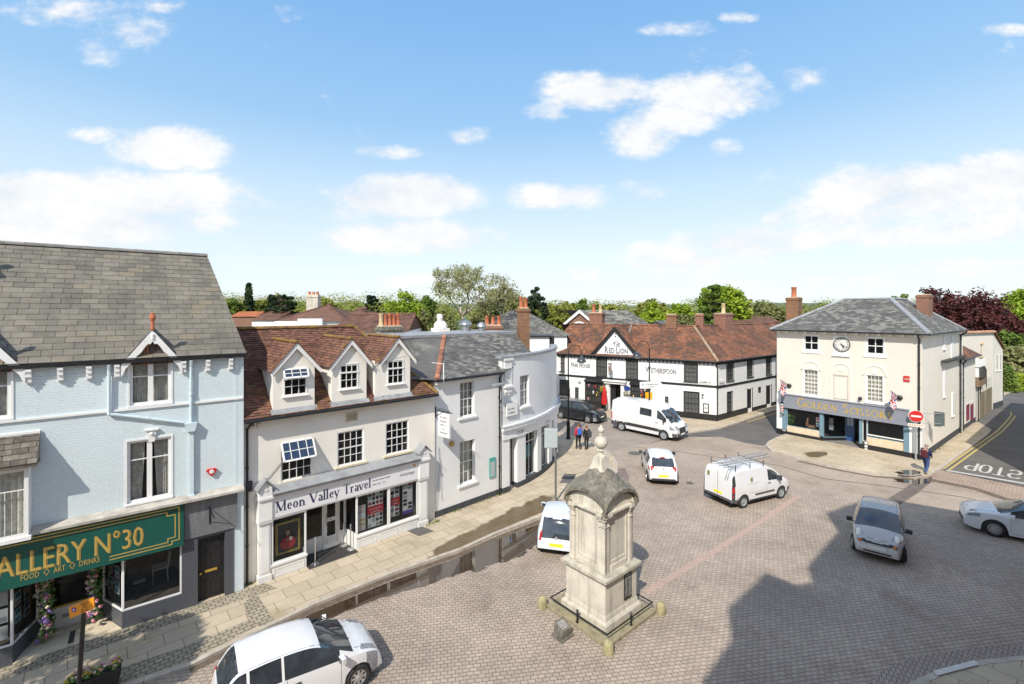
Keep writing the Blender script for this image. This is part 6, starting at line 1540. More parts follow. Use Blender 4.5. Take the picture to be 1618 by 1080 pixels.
sheet('road',[G(1205,704),G(1085,684),G(1140,677),G(1230,648),G(1330,620),G(1400,628),G(1300,668),G(1232,690)],.0022,M['tarmac'])
M['tanroad']=mat('brown_tarmac',(.29,.25,.212),.9,.16,.9,bump=.5,bscale=60,streak=.0)
sheet('road',[G(884,685),G(938,703),G(968,712),G(1078,688),G(1040,678),G(905,650),(-4,50),(-9,44),(-2,37),(2.6,33)],.0024,M['tanroad'])
sheet('block_crossing',[G(1489,742.5),G(1497,745),G(1640,774),G(1680,800),G(1640,800),G(1510,770),G(1450,757)],.006,brick_mat('pink_crossing_blocks',(.42,.32,.25),(.37,.28,.22),(.20,.16,.13),.2,.12,.012,rot=R(10),bump=.5,patch=((.6,.58,.56),.5,.5,.8)))
def ring(p,r,n=12):return[(p[0]+r*math.cos(2*PI*i/n),p[1]+r*math.sin(2*PI*i/n)) for i in range(n)]
strip('stop_line',[G(1495.6,743),G(1560,753.5),G(1618,763.5),G(1700,777)],.28,.007,M['line_white'])
y1_=[G(1490,741),G(1536,708.5),G(1562,690.5),G(1576,680.5),G(1588,668),G(1598,656),G(1597,650),G(1583,647.5)]
strip('yellow_line',y1_,.1,.006,M['line_yellow']);strip('yellow_line',[Vector((p.x+.26,p.y-.12,0)) for p in y1_[:-2]],.1,.006,M['line_yellow'])
strip('yellow_line',[G(1180,667),G(1226,652.5),G(1300,634)],.1,.006,M['line_yellow'])
so=MB();sp=Wall((0,0),(1,0))
OL,OR=G(1606,752),G(1530,738)
dxv=(Vector(OR)-Vector(OL));rd=dxv.normalized();fwv=Vector((rd.y,-rd.x,0));
if fwv.y>0:fwv=-fwv
Ls=(G(1524,738.5)-G(1616,757)).length
u=0;glyph={'S':[((1,.12),(.75,0),(.25,0),(0,.14),(.0,.36),(.25,.5),(.75,.5),(1,.64),(1,.86),(.75,1),(.25,1),(0,.88))],'T':[((0,1),(1,1)),((.5,1),(.5,0))],'O':[((.3,0),(.7,0),(1,.2),(1,.8),(.7,1),(.3,1),(0,.8),(0,.2),(.3,0))],'P':[((0,0),(0,1),(.7,1),(1,.85),(1,.6),(.7,.45),(0,.45))]}
O_=G(1615,757.5);HL=1.9;cw=Ls/4
for i,ch in enumerate('STOP'):
 for st_ in glyph[ch]:
  for a,c in zip(st_[:-1],st_[1:]):
   def T_(q):return O_+rd*(cw*i+.12+q[0]*cw*.70)-fwv*0+(-fwv)*(HL*(1-q[1])*1.0)*1.0
   A2,C2=T_(a),T_(c);d=(C2-A2).normalized();nn=Vector((-d.y,d.x,0))*.065
   A3=A2-d*.05;C3=C2+d*.05
   zz=.0062+.0002*random.random()
   so.poly([((A3-nn).x,(A3-nn).y,zz),((C3-nn).x,(C3-nn).y,zz),((C3+nn).x,(C3+nn).y,zz),((A3+nn).x,(A3+nn).y,zz)])
tag(so.build('stop_marking',M['line_white']),kind='structure')
def water_mat(name,base,edge=.5,rough=.02,wet=False,scale=1.2,thr=.45):
 k=NT(name);k.b.inputs['Base Color'].default_value=c4(base);k.b.inputs['Roughness'].default_value=rough;k.b.inputs['Specular IOR Level'].default_value=.5 if wet else 1.0;k.b.inputs['IOR'].default_value=1.45 if wet else 1.8
 geo=k.n('ShaderNodeNewGeometry');tc=k.n('ShaderNodeTexCoord');tr=k.n('ShaderNodeBsdfTransparent');mx=k.n('ShaderNodeMixShader')
 if wet:tr.inputs[0].default_value=(1,1,1,1)
 no=k.n('ShaderNodeTexNoise',Scale=scale,Detail=5.0,Roughness=.6);k.l(geo.outputs['Position'],no.inputs['Vector'])
 sp=k.n('ShaderNodeSeparateXYZ');k.l(tc.outputs['UV'],sp.inputs[0])
 ad=k.n('ShaderNodeMath',operation='MULTIPLY_ADD');k.l(no.outputs['Fac'],ad.inputs[0]);ad.inputs[1].default_value=.9;k.l(sp.outputs[0],ad.inputs[2])
 mr=k.n('ShaderNodeMapRange');k.l(ad.outputs[0],mr.inputs['Value']);mr.inputs['From Min'].default_value=thr+.42;mr.inputs['From Max'].default_value=thr+(.55 if wet else .47);mr.inputs['To Max'].default_value=.62 if wet else 1
 k.l(mr.outputs[0],mx.inputs[0]);k.l(tr.outputs[0],mx.inputs[1]);k.l(k.b.outputs[0],mx.inputs[2]);k.l(mx.outputs[0],k.o.inputs[0])
 MATS[name]=k.m;return k.m
M['water']=water_mat('still_water',(.055,.036,.022));M['wet']=water_mat('wet_stone',(.13,.085,.035),rough=.25,wet=True)
def puddle(name,inner,outer,z,m,wi=1.0,wo=0.0,kind='structure'):
 "sheet between two edges; uv x says how deep it is (1 deep, 0 dry)"
 b=MB();n=len(inner)
 for i in range(n-1):
  a,c,d,e=inner[i],inner[i+1],outer[i+1],outer[i];ma=(Vector(a)+Vector(e))/2;mc=(Vector(c)+Vector(d))/2
  fe=lambda j:0.0 if j in(0,n-1) else 1.0
  z3=lambda p:(p[0],p[1],z)
  b.add([z3(a),z3(c),z3(mc),z3(ma)],[(3,2,1,0)],[(wi*fe(i),0),(wi*fe(i+1),0),(.8*fe(i+1),0),(.8*fe(i),0)])
  b.add([z3(ma),z3(mc),z3(d),z3(e)],[(3,2,1,0)],[(.8*fe(i),0),(.8*fe(i+1),0),(wo,0),(wo,0)])
 o=b.build(name,m);tag(o,kind=kind);return o
ki=[G(x,y+1) for x,y in((300,1062),(409,1009),(498,966),(616,918),(729,878),(785,852),(854,826),(900,804))]
ko=[G(x,y) for x,y in((330,1056),(430,1016),(540,975),(670,934),(760,912),(830,889),(885,850),(915,818))]
puddle('puddle',ki,ko,.010,M['water'])
wi_=[G(x,y,ZP) for x,y in((640,897),(700,877),(760,850),(815,826),(860,808),(905,784))]
wo_=[G(x,y,ZP) for x,y in((640,888),(715,846),(770,818),(815,792),(862,776),(912,760))]
puddle('wet_paving',wi_,wo_,ZP+.006,M['wet'],1.0,.15)
puddle('wet_paving',[G(x,y,.1) for x,y in((1268,717),(1280,722),(1292,722.5),(1306,719),(1310,716))],[G(x,y,.1) for x,y in((1268,716.5),(1280,714),(1292,713),(1304,713.5),(1311,715.5))],.106,M['wet'],1,.6)
puddle('puddle',[G(x,y) for x,y in((1400,756),(1425,757),(1445,758),(1462,756),(1485,748))],[G(x,y) for x,y in((1402,760),(1430,764),(1448,766),(1470,764),(1490,756))],.011,M['water'],1,.3)
puddle('puddle',[G(x,y,.1) for x,y in((1410,750),(1430,752),(1445,752.5),(1470,748))],[G(x,y,.1) for x,y in((1412,746),(1430,742),(1446,742),(1468,745))],.108,M['water'],1,.4)
strip('gutter_dirt',[G(300,1060),G(409,1005),G(498,962),G(616,914),G(729,875),G(785,850),G(854,823)],.25,.006,mat('gutter_silt',(.13,.10,.07),.9,.3,4))
strip('gutter_dirt',[G(1261,728),G(1322,742),G(1383,753),G(1444,757)],.25,.0058,MATS['gutter_silt'])
strip('gutter_dirt',[G(978,740),G(984,752),G(979,772),G(955,795)],.7,.0058,mat('stained_paving',(.20,.16,.14),.9,.3,2))
strip('tyre_mark',[G(1618,798),G(1540,772),G(1470,758)],.5,.009,MATS['gutter_silt'])
rnd=random.Random(12)
b=MB()
for(F_,a,c,n) in((FW,.3,4.6,26),(FS,6.2,6.9,10),(FM,uL,.4,14),(FH,0,6,14)):
 for k in range(n):
  u=rnd.uniform(a,c);leafball(b,F_.p(u,ZP+.03,.05+rnd.random()*.08),rnd.uniform(.04,.1),14,.05,rnd)
o=b.build('weeds',mat('weed_green',(.16,.20,.04),.9,.3,6,island=.4));tag(o,'tufts of green weeds at the foot of the walls','weeds',kind='stuff')
# ================================================================== memorial
MC=Vector((2.80,14.72,0));md_=Vector((.76,.65,0)).normalized();mn=Vector((md_.y,-md_.x,0))
FMo=Wall((MC.x,MC.y),(md_.x,md_.y))
mem=thing('stone_memorial','tall square weathered stone memorial with domed cap and ball finial standing in the square','monument',MC)
M['portland']=mat('pale_limestone',(.62,.58,.49),.9,.16,2.2,bump=.55,bscale=24,streak=.75,dirt=(.27,.25,.205))
M['portland2']=mat('lichened_limestone',(.20,.185,.15),.95,.45,7,bump=1.0,bscale=16,streak=.95,dirt=(.085,.08,.062))
def sq_(b,a,z0,z1,a1=None):
 a1=a if a1 is None else a1
 P=[FMo.p(-a,z0,a),FMo.p(a,z0,a),FMo.p(a,z0,-a),FMo.p(-a,z0,-a),FMo.p(-a1,z1,a1),FMo.p(a1,z1,a1),FMo.p(a1,z1,-a1),FMo.p(-a1,z1,-a1)]
 b.box8(P)
b=MB();sq_(b,1.22,0,.10);b.build('kerb_base',mat('mossy_step',(.36,.32,.22),.95,.35,4,bump=.6,streak=.5,dirt=(.15,.13,.05)),mem,bevel=.015)
b=MB();sq_(b,.89,.10,.30);sq_(b,.87,.30,.36,.83);sq_(b,.81,.36,.5,.785);b.build('base',M['portland'],mem,bevel=.012)
b=MB();sq_(b,.775,.5,1.48);b.build('pedestal',M['portland'],mem,bevel=.012)
b=MB();sq_(b,.80,1.44,1.5,.86);sq_(b,.90,1.5,1.60);sq_(b,.88,1.60,1.64,.76);b.build('ledge',mat('grey_topped_ledge',(.46,.43,.35),.9,.3,4,bump=.5,streak=.4,dirt=(.2,.19,.15)),mem,bevel=.01)
b=MB();sq_(b,.62,1.62,3.5)
for k in range(4):
 Fk=Wall(MC[:2],(Matrix.Rotation(k*PI/2,3,'Z')@md_)[:2])
 for s_ in(-1,1):
  a,c=(s_*.70,s_*.50) if s_<0 else(.50,.70)
  b.fbox(Fk,a,c,1.64,3.2,.60,.70-.002*k)
  a,c=(-.49,-.38) if s_<0 else(.38,.49);b.fbox(Fk,a,c,1.64,3.25,.60,.655)
 b.fbox(Fk,-.38,.38,1.64,1.80,.61,.68);b.fbox(Fk,-.34,.34,1.80,1.92,.61,.645)
b.build('shaft',M['portland'],mem,bevel=.008)
for k in range(4):
 b=MB();Fk=Wall(MC[:2],(Matrix.Rotation(k*PI/2,3,'Z')@md_)[:2]);e=.002*k
 for s_ in(-1,1):
  a,c=((-.72,-.48) if s_<0 else(.48,.72))
  b.fbox(Fk,a-e,c+e,3.02,3.06,.6,.725+e);b.fbox(Fk,a-e,c+e,3.2,3.26,.6,.74+e);b.fbox(Fk,a-.04-e,c+.04+e,3.32,3.40,.6,.80+e);b.fbox(Fk,a-e,c+e,3.26,3.32,.6,.76+e);b.build('capital',M['portland'],mem,bevel=.006);b=MB()
N=44;H0=3.40;ac=.83
def hz(x,y):
 arcf=lambda t:.50*math.sqrt(max(0,1-(t/.80)**2)) if abs(t)<.80 else 0
 a,c=arcf(x),arcf(y);k=max(a,c);r=max(abs(x),abs(y));rr_=math.hypot(x,y)
 z=H0+.12+k
 s=max(0,1-rr_/.80);z+=.66*s**1.45
 if r<.62:z+=.05
 if r<.42:z+=.05
 return z
P=[];rd_=random.Random(2)
for i in range(N+1):
 for j in range(N+1):
  x=-ac+2*ac*i/N;y=-ac+2*ac*j/N;P.append(FMo.p(x,hz(x,y)+rd_.uniform(-.006,.006),y))
Fc=[(i*(N+1)+j,i*(N+1)+j+1,(i+1)*(N+1)+j+1,(i+1)*(N+1)+j) for i in range(N) for j in range(N)]
b=MB();b.add(P,[f[::-1] for f in Fc])
th=.15
for k in range(4):
 Fk=Wall(MC[:2],(Matrix.Rotation(k*PI/2,3,'Z')@md_)[:2])
 xs_=[-ac+2*ac*i/N for i in range(N+1)]
 for i in range(N):
  x0,x1=xs_[i],xs_[i+1]
  zt0,zt1=hz(x0,ac),hz(x1,ac)
  for(o0,o1,t0,t1) in((ac,ac-.09,0,.11),(ac-.09,ac-.14,.11,.19)):
   pass
  b.add([Fk.p(x0,zt0-.10,ac),Fk.p(x1,zt1-.10,ac),Fk.p(x1,zt1,ac),Fk.p(x0,zt0,ac),Fk.p(x0,zt0-.10,ac-.1),Fk.p(x1,zt1-.10,ac-.1),Fk.p(x0,zt0-.17,ac-.1),Fk.p(x1,zt1-.17,ac-.1),Fk.p(x0,zt0-.17,.66),Fk.p(x1,zt1-.17,.66)],[(0,1,2,3),(4,5,1,0),(6,7,5,4),(8,9,7,6)])
b.build('domed_cap',M['portland2'],mem,smooth=42)
b=MB()
for k in range(4):
 Fk=Wall(MC[:2],(Matrix.Rotation(k*PI/2,3,'Z')@md_)[:2]);xs_=[-.8+1.6*i/20 for i in range(21)]
 b.poly([Fk.p(-.8,3.38,.66+.001*k),Fk.p(.8,3.38,.66+.001*k)]+[Fk.p(x,hz(x,ac)-.15,.66+.001*k) for x in xs_[::-1]])
 b.fbox(Fk,-.74,.74,3.38,3.44,.6,.78-.003*k)
b.build('tympanum',M['portland'],mem)
b=MB();
Zt=hz(0,0)
sq_(b,.26,Zt-.34,Zt-.10,.19);sq_(b,.19,Zt-.10,Zt+.06,.16)
c0=MC+Vector((0,0,Zt+.06))
b.lathe(c0,[(.17,0),(.16,.04),(.09,.07),(.07,.13),(.10,.17),(.13,.19),(.09,.21),(.07,.25),(.14,.29),(.195,.36),(.21,.44),(.19,.52),(.13,.59),(.06,.62),(.05,.66),(.08,.69),(.05,.72),(.09,.76),(.11,.82),(.09,.88),(.04,.92),(.03,.96),(.01,.98)],22)
b.build('ball_finial',M['portland'],mem,smooth=50)
q0=FMo.uv(976,913,.78);q1=FMo.uv(992,953,.78);t0=FMo.uv(976,918,.78)
b=MB();b.fbox(FMo,.12,.48,.62,1.40,.776,.80);tbm=b.build('name_tablet',M['black'],mem)
FT2=FMo
for k in range(2):
 for j in range(12):illegible(lambda a,c:FT2.p(a,c,.802),.145+.17*k,1.25-j*.05,.13,.028,M['plate'],tbm)
illegible(lambda a,c:FT2.p(a,c,.802),.2,1.33,.2,.035,M['plate'],tbm)
b=MB();c4_=[FMo.p(-1.12,0,1.12),FMo.p(1.12,0,1.12),FMo.p(1.12,0,-1.12),FMo.p(-1.12,0,-1.12)]
for i in range(4):
 a,c=c4_[i],c4_[(i+1)%4];b.tube(a+Vector((0,0,.32)),c+Vector((0,0,.32)),.02,6)
b.build('iron_rail',M['blackiron'],mem)
for i in range(4):
 a,c=c4_[i],c4_[(i+1)%4];m_=(a+c)/2;b=MB();b.lathe(m_+Vector((0,0,.1)),[(.05,0),(.025,.05),(.025,.2),(.045,.24),(.02,.3),(.05,.34),(.005,.40)],8);b.build('rail_post',M['blackiron'],mem)
bo_m=mat('lichen_bollard',(.42,.37,.20),.95,.35,8,bump=.7,streak=.6,dirt=(.2,.2,.12))
for i,lab in enumerate(('rounded mossy stone bollard at the left corner of the memorial','rounded stone bollard at the near front corner of the memorial','rounded stone bollard at the right corner of the memorial',None)):
 if lab is None:continue
 cc=[FMo.p(-1.30,0,1.30),FMo.p(1.30,0,1.30),FMo.p(1.30,0,-1.30)][[0,1,2][i]]
cs={0:FMo.p(-1.30,0,1.30),1:FMo.p(1.30,0,1.30),2:FMo.p(1.30,0,-1.30),3:FMo.p(-1.30,0,-1.30)}
labs=sorted([(v.x/v.y,k) for k,v in cs.items()])
near=min(cs,key=lambda k:cs[k].y);left=labs[0][1];right=labs[-1][1]
for k,lab in((left,'rounded mossy stone bollard at the left corner of the memorial'),(near,'rounded stone bollard at the near front corner of the memorial'),(right,'rounded stone bollard at the right corner of the memorial')):
 b=MB();b.lathe(cs[k],[(.145,-.01),(.15,.12),(.14,.24),(.10,.33),(.03,.36)],16);o=b.build('stone_bollard',bo_m,smooth=60);tag(o,lab,'bollard','stone bollards round the memorial')
pb=G(889,1004);pq=thing('plaque_block','small stone block with sloping inscribed metal plate at the foot of the memorial','plaque',pb)
b=MB();Fp=Wall(pb[:2],md_[:2]);b.fbox(Fp,-.26,.26,0,.06,-.22,.22)
b.box8([Fp.p(-.2,.06,.17),Fp.p(.2,.06,.17),Fp.p(.2,.06,-.17),Fp.p(-.2,.06,-.17),Fp.p(-.2,.26,.17),Fp.p(.2,.26,.17),Fp.p(.2,.40,-.17),Fp.p(-.2,.40,-.17)]);b.build('block',M['portland2'],pq,bevel=.012)
b=MB();z_=lambda o:.26+(.17-o)/.34*.14+.004;b.poly([Fp.p(-.17,z_(.14),.14),Fp.p(.17,z_(.14),.14),Fp.p(.17,z_(-.14),-.14),Fp.p(-.17,z_(-.14),-.14)]);pp=b.build('metal_plate',mat('bronze_plate',(.22,.21,.19),.35,.2,10,metal=.5),pq)
for j in range(6):illegible(lambda a,c:Fp.p(a,z_(c)+.002,c),-.13,.10-j*.04-.0,.26,.02,M['plate'],pp)
# ================================================================== street furniture
def lamp_post(x,y,h,label,side,ytop=None,extra=None):
 p=G(x,y,ZP);t=thing('street_lamp',label,'street lamp',p,group='black swan-neck street lamps')
 sd=Vector((side,0,0));b=MB(1);b.lathe((0,0,0),[(.17,0),(.17,.1),(.13,.14),(.13,1.2),(.10,1.3),(.07,1.35),(.065,2.4),(.055,2.5),(.045,h-1.0),(.035,h-.6)],14);b.build('post',M['blackiron'],t,smooth=40)
 b=MB(1);pts=[]
 for k in range(13):a=PI*k/12;pts.append(sd*(.48*(1-math.cos(a)))+Vector((0,0,h-.62+.62*math.sin(a))))
 pts.append(pts[-1]-Vector((0,0,.2)));b.path(pts,.022,8);b.build('swan_neck',M['blackiron'],t,smooth=60)
 e=pts[-1];b=MB(1);b.lathe(e-Vector((0,0,.42)),[(.34,0),(.34,.05),(.28,.2),(.15,.3),(.08,.36),(.06,.5)],18);b.build('lamp_shade',mat('lamp_enamel',(.05,.06,.07),.3),t,smooth=50)
 b=MB(1);b.lathe(e-Vector((0,0,.52)),[(.15,0),(.28,.10)],16);b.build('lamp_bowl',mat('frosted_bowl',(.5,.5,.48),.3),t,smooth=50)
 return t
Y1=G(898,693).y;h1=CH-(546-HY)*Y1/FP
lamp_post(898,693,h1,'black swan-neck street lamp on the pavement tip beside the two walkers',1)
pY=36.2;p2=G(1026,HY+FP*CH/pY)
p2=Vector(((1026-CX)*pY/FP,pY,0));h2=CH-(540-HY)*pY/FP
t=lamp_post(1026,HY+FP*(CH-ZP)/pY,h2,'black swan-neck street lamp with white direction sign behind the large van',-1)
b=MB(1);z_=CH-(609-HY)*pY/FP;b.prism([(-.75,-.08,z_-.3),(.75,-.08,z_-.26),(1.0,-.08,z_+.02),(.75,-.08,z_+.3),(-.75,-.08,z_+.2)],(0,.05,0));ds=b.build('direction_sign',M['plate'],t)
sans('P',root_loc(t)+Vector((-.62,-.085,z_-.14)),(1,0,0),(0,0,1),.24,mat('sign_blue',(.03,.12,.5),.5),ds);illegible(lambda a,c:root_loc(t)+Vector((a,-.085,c)),-.3,z_-.02,.9,.12,M['greytext'],ds);illegible(lambda a,c:root_loc(t)+Vector((a,-.085,c)),-.3,z_-.2,.7,.1,M['greytext'],ds)
p=G(878,792,ZP);t=thing('traffic_sign','grey back of a double traffic sign on mottled post near the pavement edge','traffic sign',p)
b=MB(1);Yp=p.y;zt_2=CH-(679-HY)*Yp/FP;zb_2=CH-(709-HY)*Yp/FP
b.tube((0,0,0),(0,0,zt_2),.055,10);b.build('post',mat('mottled_post',(.14,.14,.14),.7,.8,30),t,smooth=40)
b=MB(1);xl_=(860-CX)*Yp/FP-p.x;xr__=(880-CX)*Yp/FP-p.x;b.box(xl_,xr__+.02,-.12,-.04,zb_2,zt_2);b.build('sign_box',mat('pale_grey_sign_back',(.42,.47,.47),.5,.08,4),t,bevel=.02)
b=MB(1);b.box(xl_-.02,xr__+.05,-.03,.02,zt_2-.04,zt_2+.0);b.box(xl_-.02,xr__+.05,-.03,.02,zb_2-.0,zb_2+.04);b.box(.06,.10,-.1,.1,zb_2-.25,zb_2-.05);b.build('bracket',M['greymetal'],t)
b=MB(1);b.box(.065,.095,.1,.13,zb_2-.25,zb_2-.05);b.build('yellow_tab',M['yellow'],t)
p=FG.p(FG.uv(1447,700,.35)[0],.1,.35);t=thing('no_entry_sign','round red no entry sign with plate below on grey post at the clock building corner','traffic sign',p)
Yp=p.y;zc_=CH-(659.5-HY)*Yp/FP
b=MB(1);b.tube((0,0,0),(0,0,zc_+.35),.055,10);b.build('post',M['greymetal'],t,smooth=40)
vd=Vector((-p.x,-p.y,0)).normalized();vd=(vd+Vector((0,-1,0))*.3).normalized();c_=Vector((0,0,zc_))+vd*.08;sd=Vector((-vd.y,vd.x,0))
b=MB(1);b.lathe(c_-vd*.01,[(.37,0),(.37,.008)],28,axis=vd);b.build('rim',M['plate'],t)
b=MB(1);b.lathe(c_,[(.345,0),(.345,.01)],28,axis=vd);b.build('disc',M['red'],t)
b=MB(1);b.obox(c_+vd*.013,sd,vd,Vector((0,0,1)),.25,.004,.055);b.build('bar',M['plate'],t)
b=MB(1);b.obox(c_+vd*.0+Vector((0,0,-.56)),sd,vd,Vector((0,0,1)),.40,.01,.09);pl=b.build('plate',M['plate'],t)
b=MB(1)
for k in range(6):b.obox(c_+vd*.012+Vector((0,0,-.56))+sd*(-.3+k*.12),sd,vd,Vector((0,0,1)),.035,.003,.04)
b.build('plate_print',mat('orange_print',(.6,.2,.03),.5),pl)
t2=thing('traffic_sign','pair of dark backed sign boards on a bracket from the cream side wall','traffic sign',FH.p(.6,3.0,.1))
q=rr(FH,1463,646,1471,669);
b=MB();b.tube(FH.p(.2,q[3]-.1,.0),FH.p(q[0]+.1,q[3]-.1,.7),.02,6);b.tube(FH.p(.2,q[2]+.2,.0),FH.p(q[0]+.1,q[2]+.2,.7),.02,6);b.build('bracket',M['greymetal'],t2)
for(a,nm) in((0,'sign_panel'),(.42,'sign_panel')):
 cc_=FH.p(q[0]+.1+a*.4,(q[2]+q[3])/2,.55+a*.3);b=MB();b.obox(cc_,(FH.d*.35+FH.n).normalized(),(FH.n*.35-FH.d).normalized(),Vector((0,0,1)),.17,.02,(q[3]-q[2])/2-.1*a);b.build(nm,mat('sign_back',(.10,.12,.12),.5),t2)
p=G(122,1125,ZP);Yp=p.y;t=thing('parking_sign','orange no-parking notice on black post in front of the gallery','traffic sign',p)
top=at(133,958,Yp)-p;lean_=Vector((top.x,0,top.z))
b=MB(1);b.tube((0,0,0),lean_,.045,10);b.build('post',M['black'],t,smooth=40)
a0=at(112,957,Yp)-p;a1=at(151,941,Yp)-p;hh=(975-957)*Yp/FP
nrm_=Vector((0,-1,0));U_=(a1-a0);up_=Vector((.06,0,-1))*hh
b=MB(1);b.prism([a0+Vector((0,-.05,0)),a0+up_+Vector((0,-.05,0)),a1+up_+Vector((0,-.05,0)),a1+Vector((0,-.05,0))],(0,.02,0));ob=b.build('sign_plate',mat('orange_sign',(.80,.30,.01),.5,.04),t)
Un=U_.normalized();Zn=-up_.normalized();base=p+a0+up_+Vector((0,-.056,0))
for k,tx_ in enumerate(('Residential','Parking','Zone','Mon - Sat','9am - 6pm')):
 sans(tx_,base+Un*(U_.length*.63)+Zn*(hh*(.80-.18*k)),Un,Zn,hh*.12,M['black'],ob,align='C',bold=.02)
b=MB(1);cc_=a0+up_+Vector((0,-.055,0))+Un*(U_.length*.2)+Zn*hh*.62;b.lathe(cc_,[(hh*.2,0),(hh*.2,.003)],18,axis=nrm_);r_=b.build('round_symbol',mat('violet',(.10,.05,.3),.5),ob)
b=MB(1);b.lathe(cc_+nrm_*.002,[(hh*.08,0),(hh*.08,.003)],14,axis=nrm_);b.build('symbol_centre',M['plate'],r_)
p0=G(105,1112,ZP);p1=G(192,1078,ZP);pc=(p0+p1)/2;d_=(p1-p0).normalized();n_=Vector((d_.y,-d_.x,0));L_=(p1-p0).length
t=thing('flower_planter','dark slatted trough of pink, white and yellow flowers on the gallery pavement','planter',pc)
b=MB();n=9
for k in range(7):
 z0_,z1_=ZP+.02+k*.062,ZP+.02+k*.062+.055
 P0_=[pc+d_*(L_/2*c)+n_*s for c,s in((-1,-.17),(1,-.17),(1,.17),(-1,.17))]
 fl_=.86+.14*k/6
 P0_=[pc+d_*(L_/2*fl_*c)+n_*(s*fl_) for c,s in((-1,-.17),(1,-.17),(1,.17),(-1,.17))]
 b.prism([Vector((q.x,q.y,z0_)) for q in P0_],(0,0,z1_-z0_))
b.build('trough',mat('black_timber',(.035,.03,.028),.7,.3,8),t,bevel=.005)
L1_=MB();fm_=[MB(),MB(),MB()];rnd=random.Random(77)
for k in range(34):
 q=pc+d_*rnd.uniform(-.48,.48)*L_+n_*rnd.uniform(-.14,.14)+Vector((0,0,.48+rnd.uniform(0,.08)));leafball(L1_,q,.07,26,.06,rnd)
 for j in range(2):leafball(fm_[rnd.randrange(3)],q+Vector((rnd.uniform(-.06,.06),rnd.uniform(-.06,.06),.06)),.035,16,.045,rnd)
L1_.build('foliage',M['leafdark'],t);fm_[0].build('pink_flowers',fcol[0],t);fm_[1].build('white_flowers',fcol[2],t);fm_[2].build('yellow_flowers',mat('yellow_petals',(.6,.5,.04),.7,.1,9,island=.3),t)
def hanging_basket(x,y,o,r,fm,label):
 q=FR.uv(x,y,o);c=FR.p(q[0],q[1],o);t=thing('hanging_basket',label,'hanging basket',c);b=MB();b.lathe(c-Vector((0,0,r)),[(.03,0),(r*.6,r*.3),(r*.8,r*.8)],12);b.tube(c,c+Vector((0,0,.7)),.012,5);b.tube(c+Vector((0,0,.7)),c+Vector((0,0,.72))-FR.n*o,.015,5);b.build('basket',M['black'],t)
 rnd=random.Random(int(x));L=MB();leafball(L,c+Vector((0,0,.05)),r*1.1,130,.13,rnd);L.build('foliage',M['leafdark'],t);L=MB();leafball(L,c+Vector((0,0,.06)),r*1.2,150,.11,rnd);L.build('flowers',fm,t)
hanging_basket(952.5,616,.5,.34,mat('golden_petals',(.62,.38,.03),.7,.1,9,island=.3),'yellow hanging flower basket left of the inn door')
hanging_basket(990.5,623,.45,.32,fcol[2],'green and white hanging flower basket right of the inn door below the blue plaque')
q=FR.uv(955,640,.9);P_=FR.p(q[0],.1,.9);t=thing('folded_parasol','folded red parasol standing beside the inn door behind the black car','parasol',P_)
b=MB(1);b.lathe((0,0,0),[(.25,0),(.25,.05),(.03,.08)],14);b.tube((0,0,.05),(0,0,2.3),.025,8);b.build('pole',M['dark'],t)
b=MB(1)
pr=[(.05,.55),(.2,.62),(.22,1.0),(.16,1.6),(.10,2.1),(.03,2.3)];P=[]
for(r_,h_) in pr:
 for i in range(16):a=2*PI*i/16;P.append(Vector((math.cos(a),math.sin(a),0))*r_*(1+.22*(i%2))+Vector((0,0,h_)))
b.add(P,[(k*16+i,k*16+(i+1)%16,(k+1)*16+(i+1)%16,(k+1)*16+i) for k in range(5) for i in range(16)]);b.build('folded_canopy',M['red'],t,smooth=30)
q=FR.uv(1025,629,.9);P_=FR.p(q[0],.1,.9);t=thing('yellow_sign_board','orange-yellow temporary sign board behind the roof of the large white van','sign board',P_)
b=MB(1);zz=CH-(633-HY)*P_.y/FP;z2=CH-(623-HY)*P_.y/FP;b.box(-.3,.32,-.03,.03,zz,z2+.1);b.build('board',mat('amber_board',(.75,.38,.01),.5),t);b=MB(1);b.tube((-.25,.05,0),(-.25,.05,z2),.025,6);b.tube((.25,.05,0),(.25,.05,z2),.025,6);b.build('frame',M['greymetal'],t)
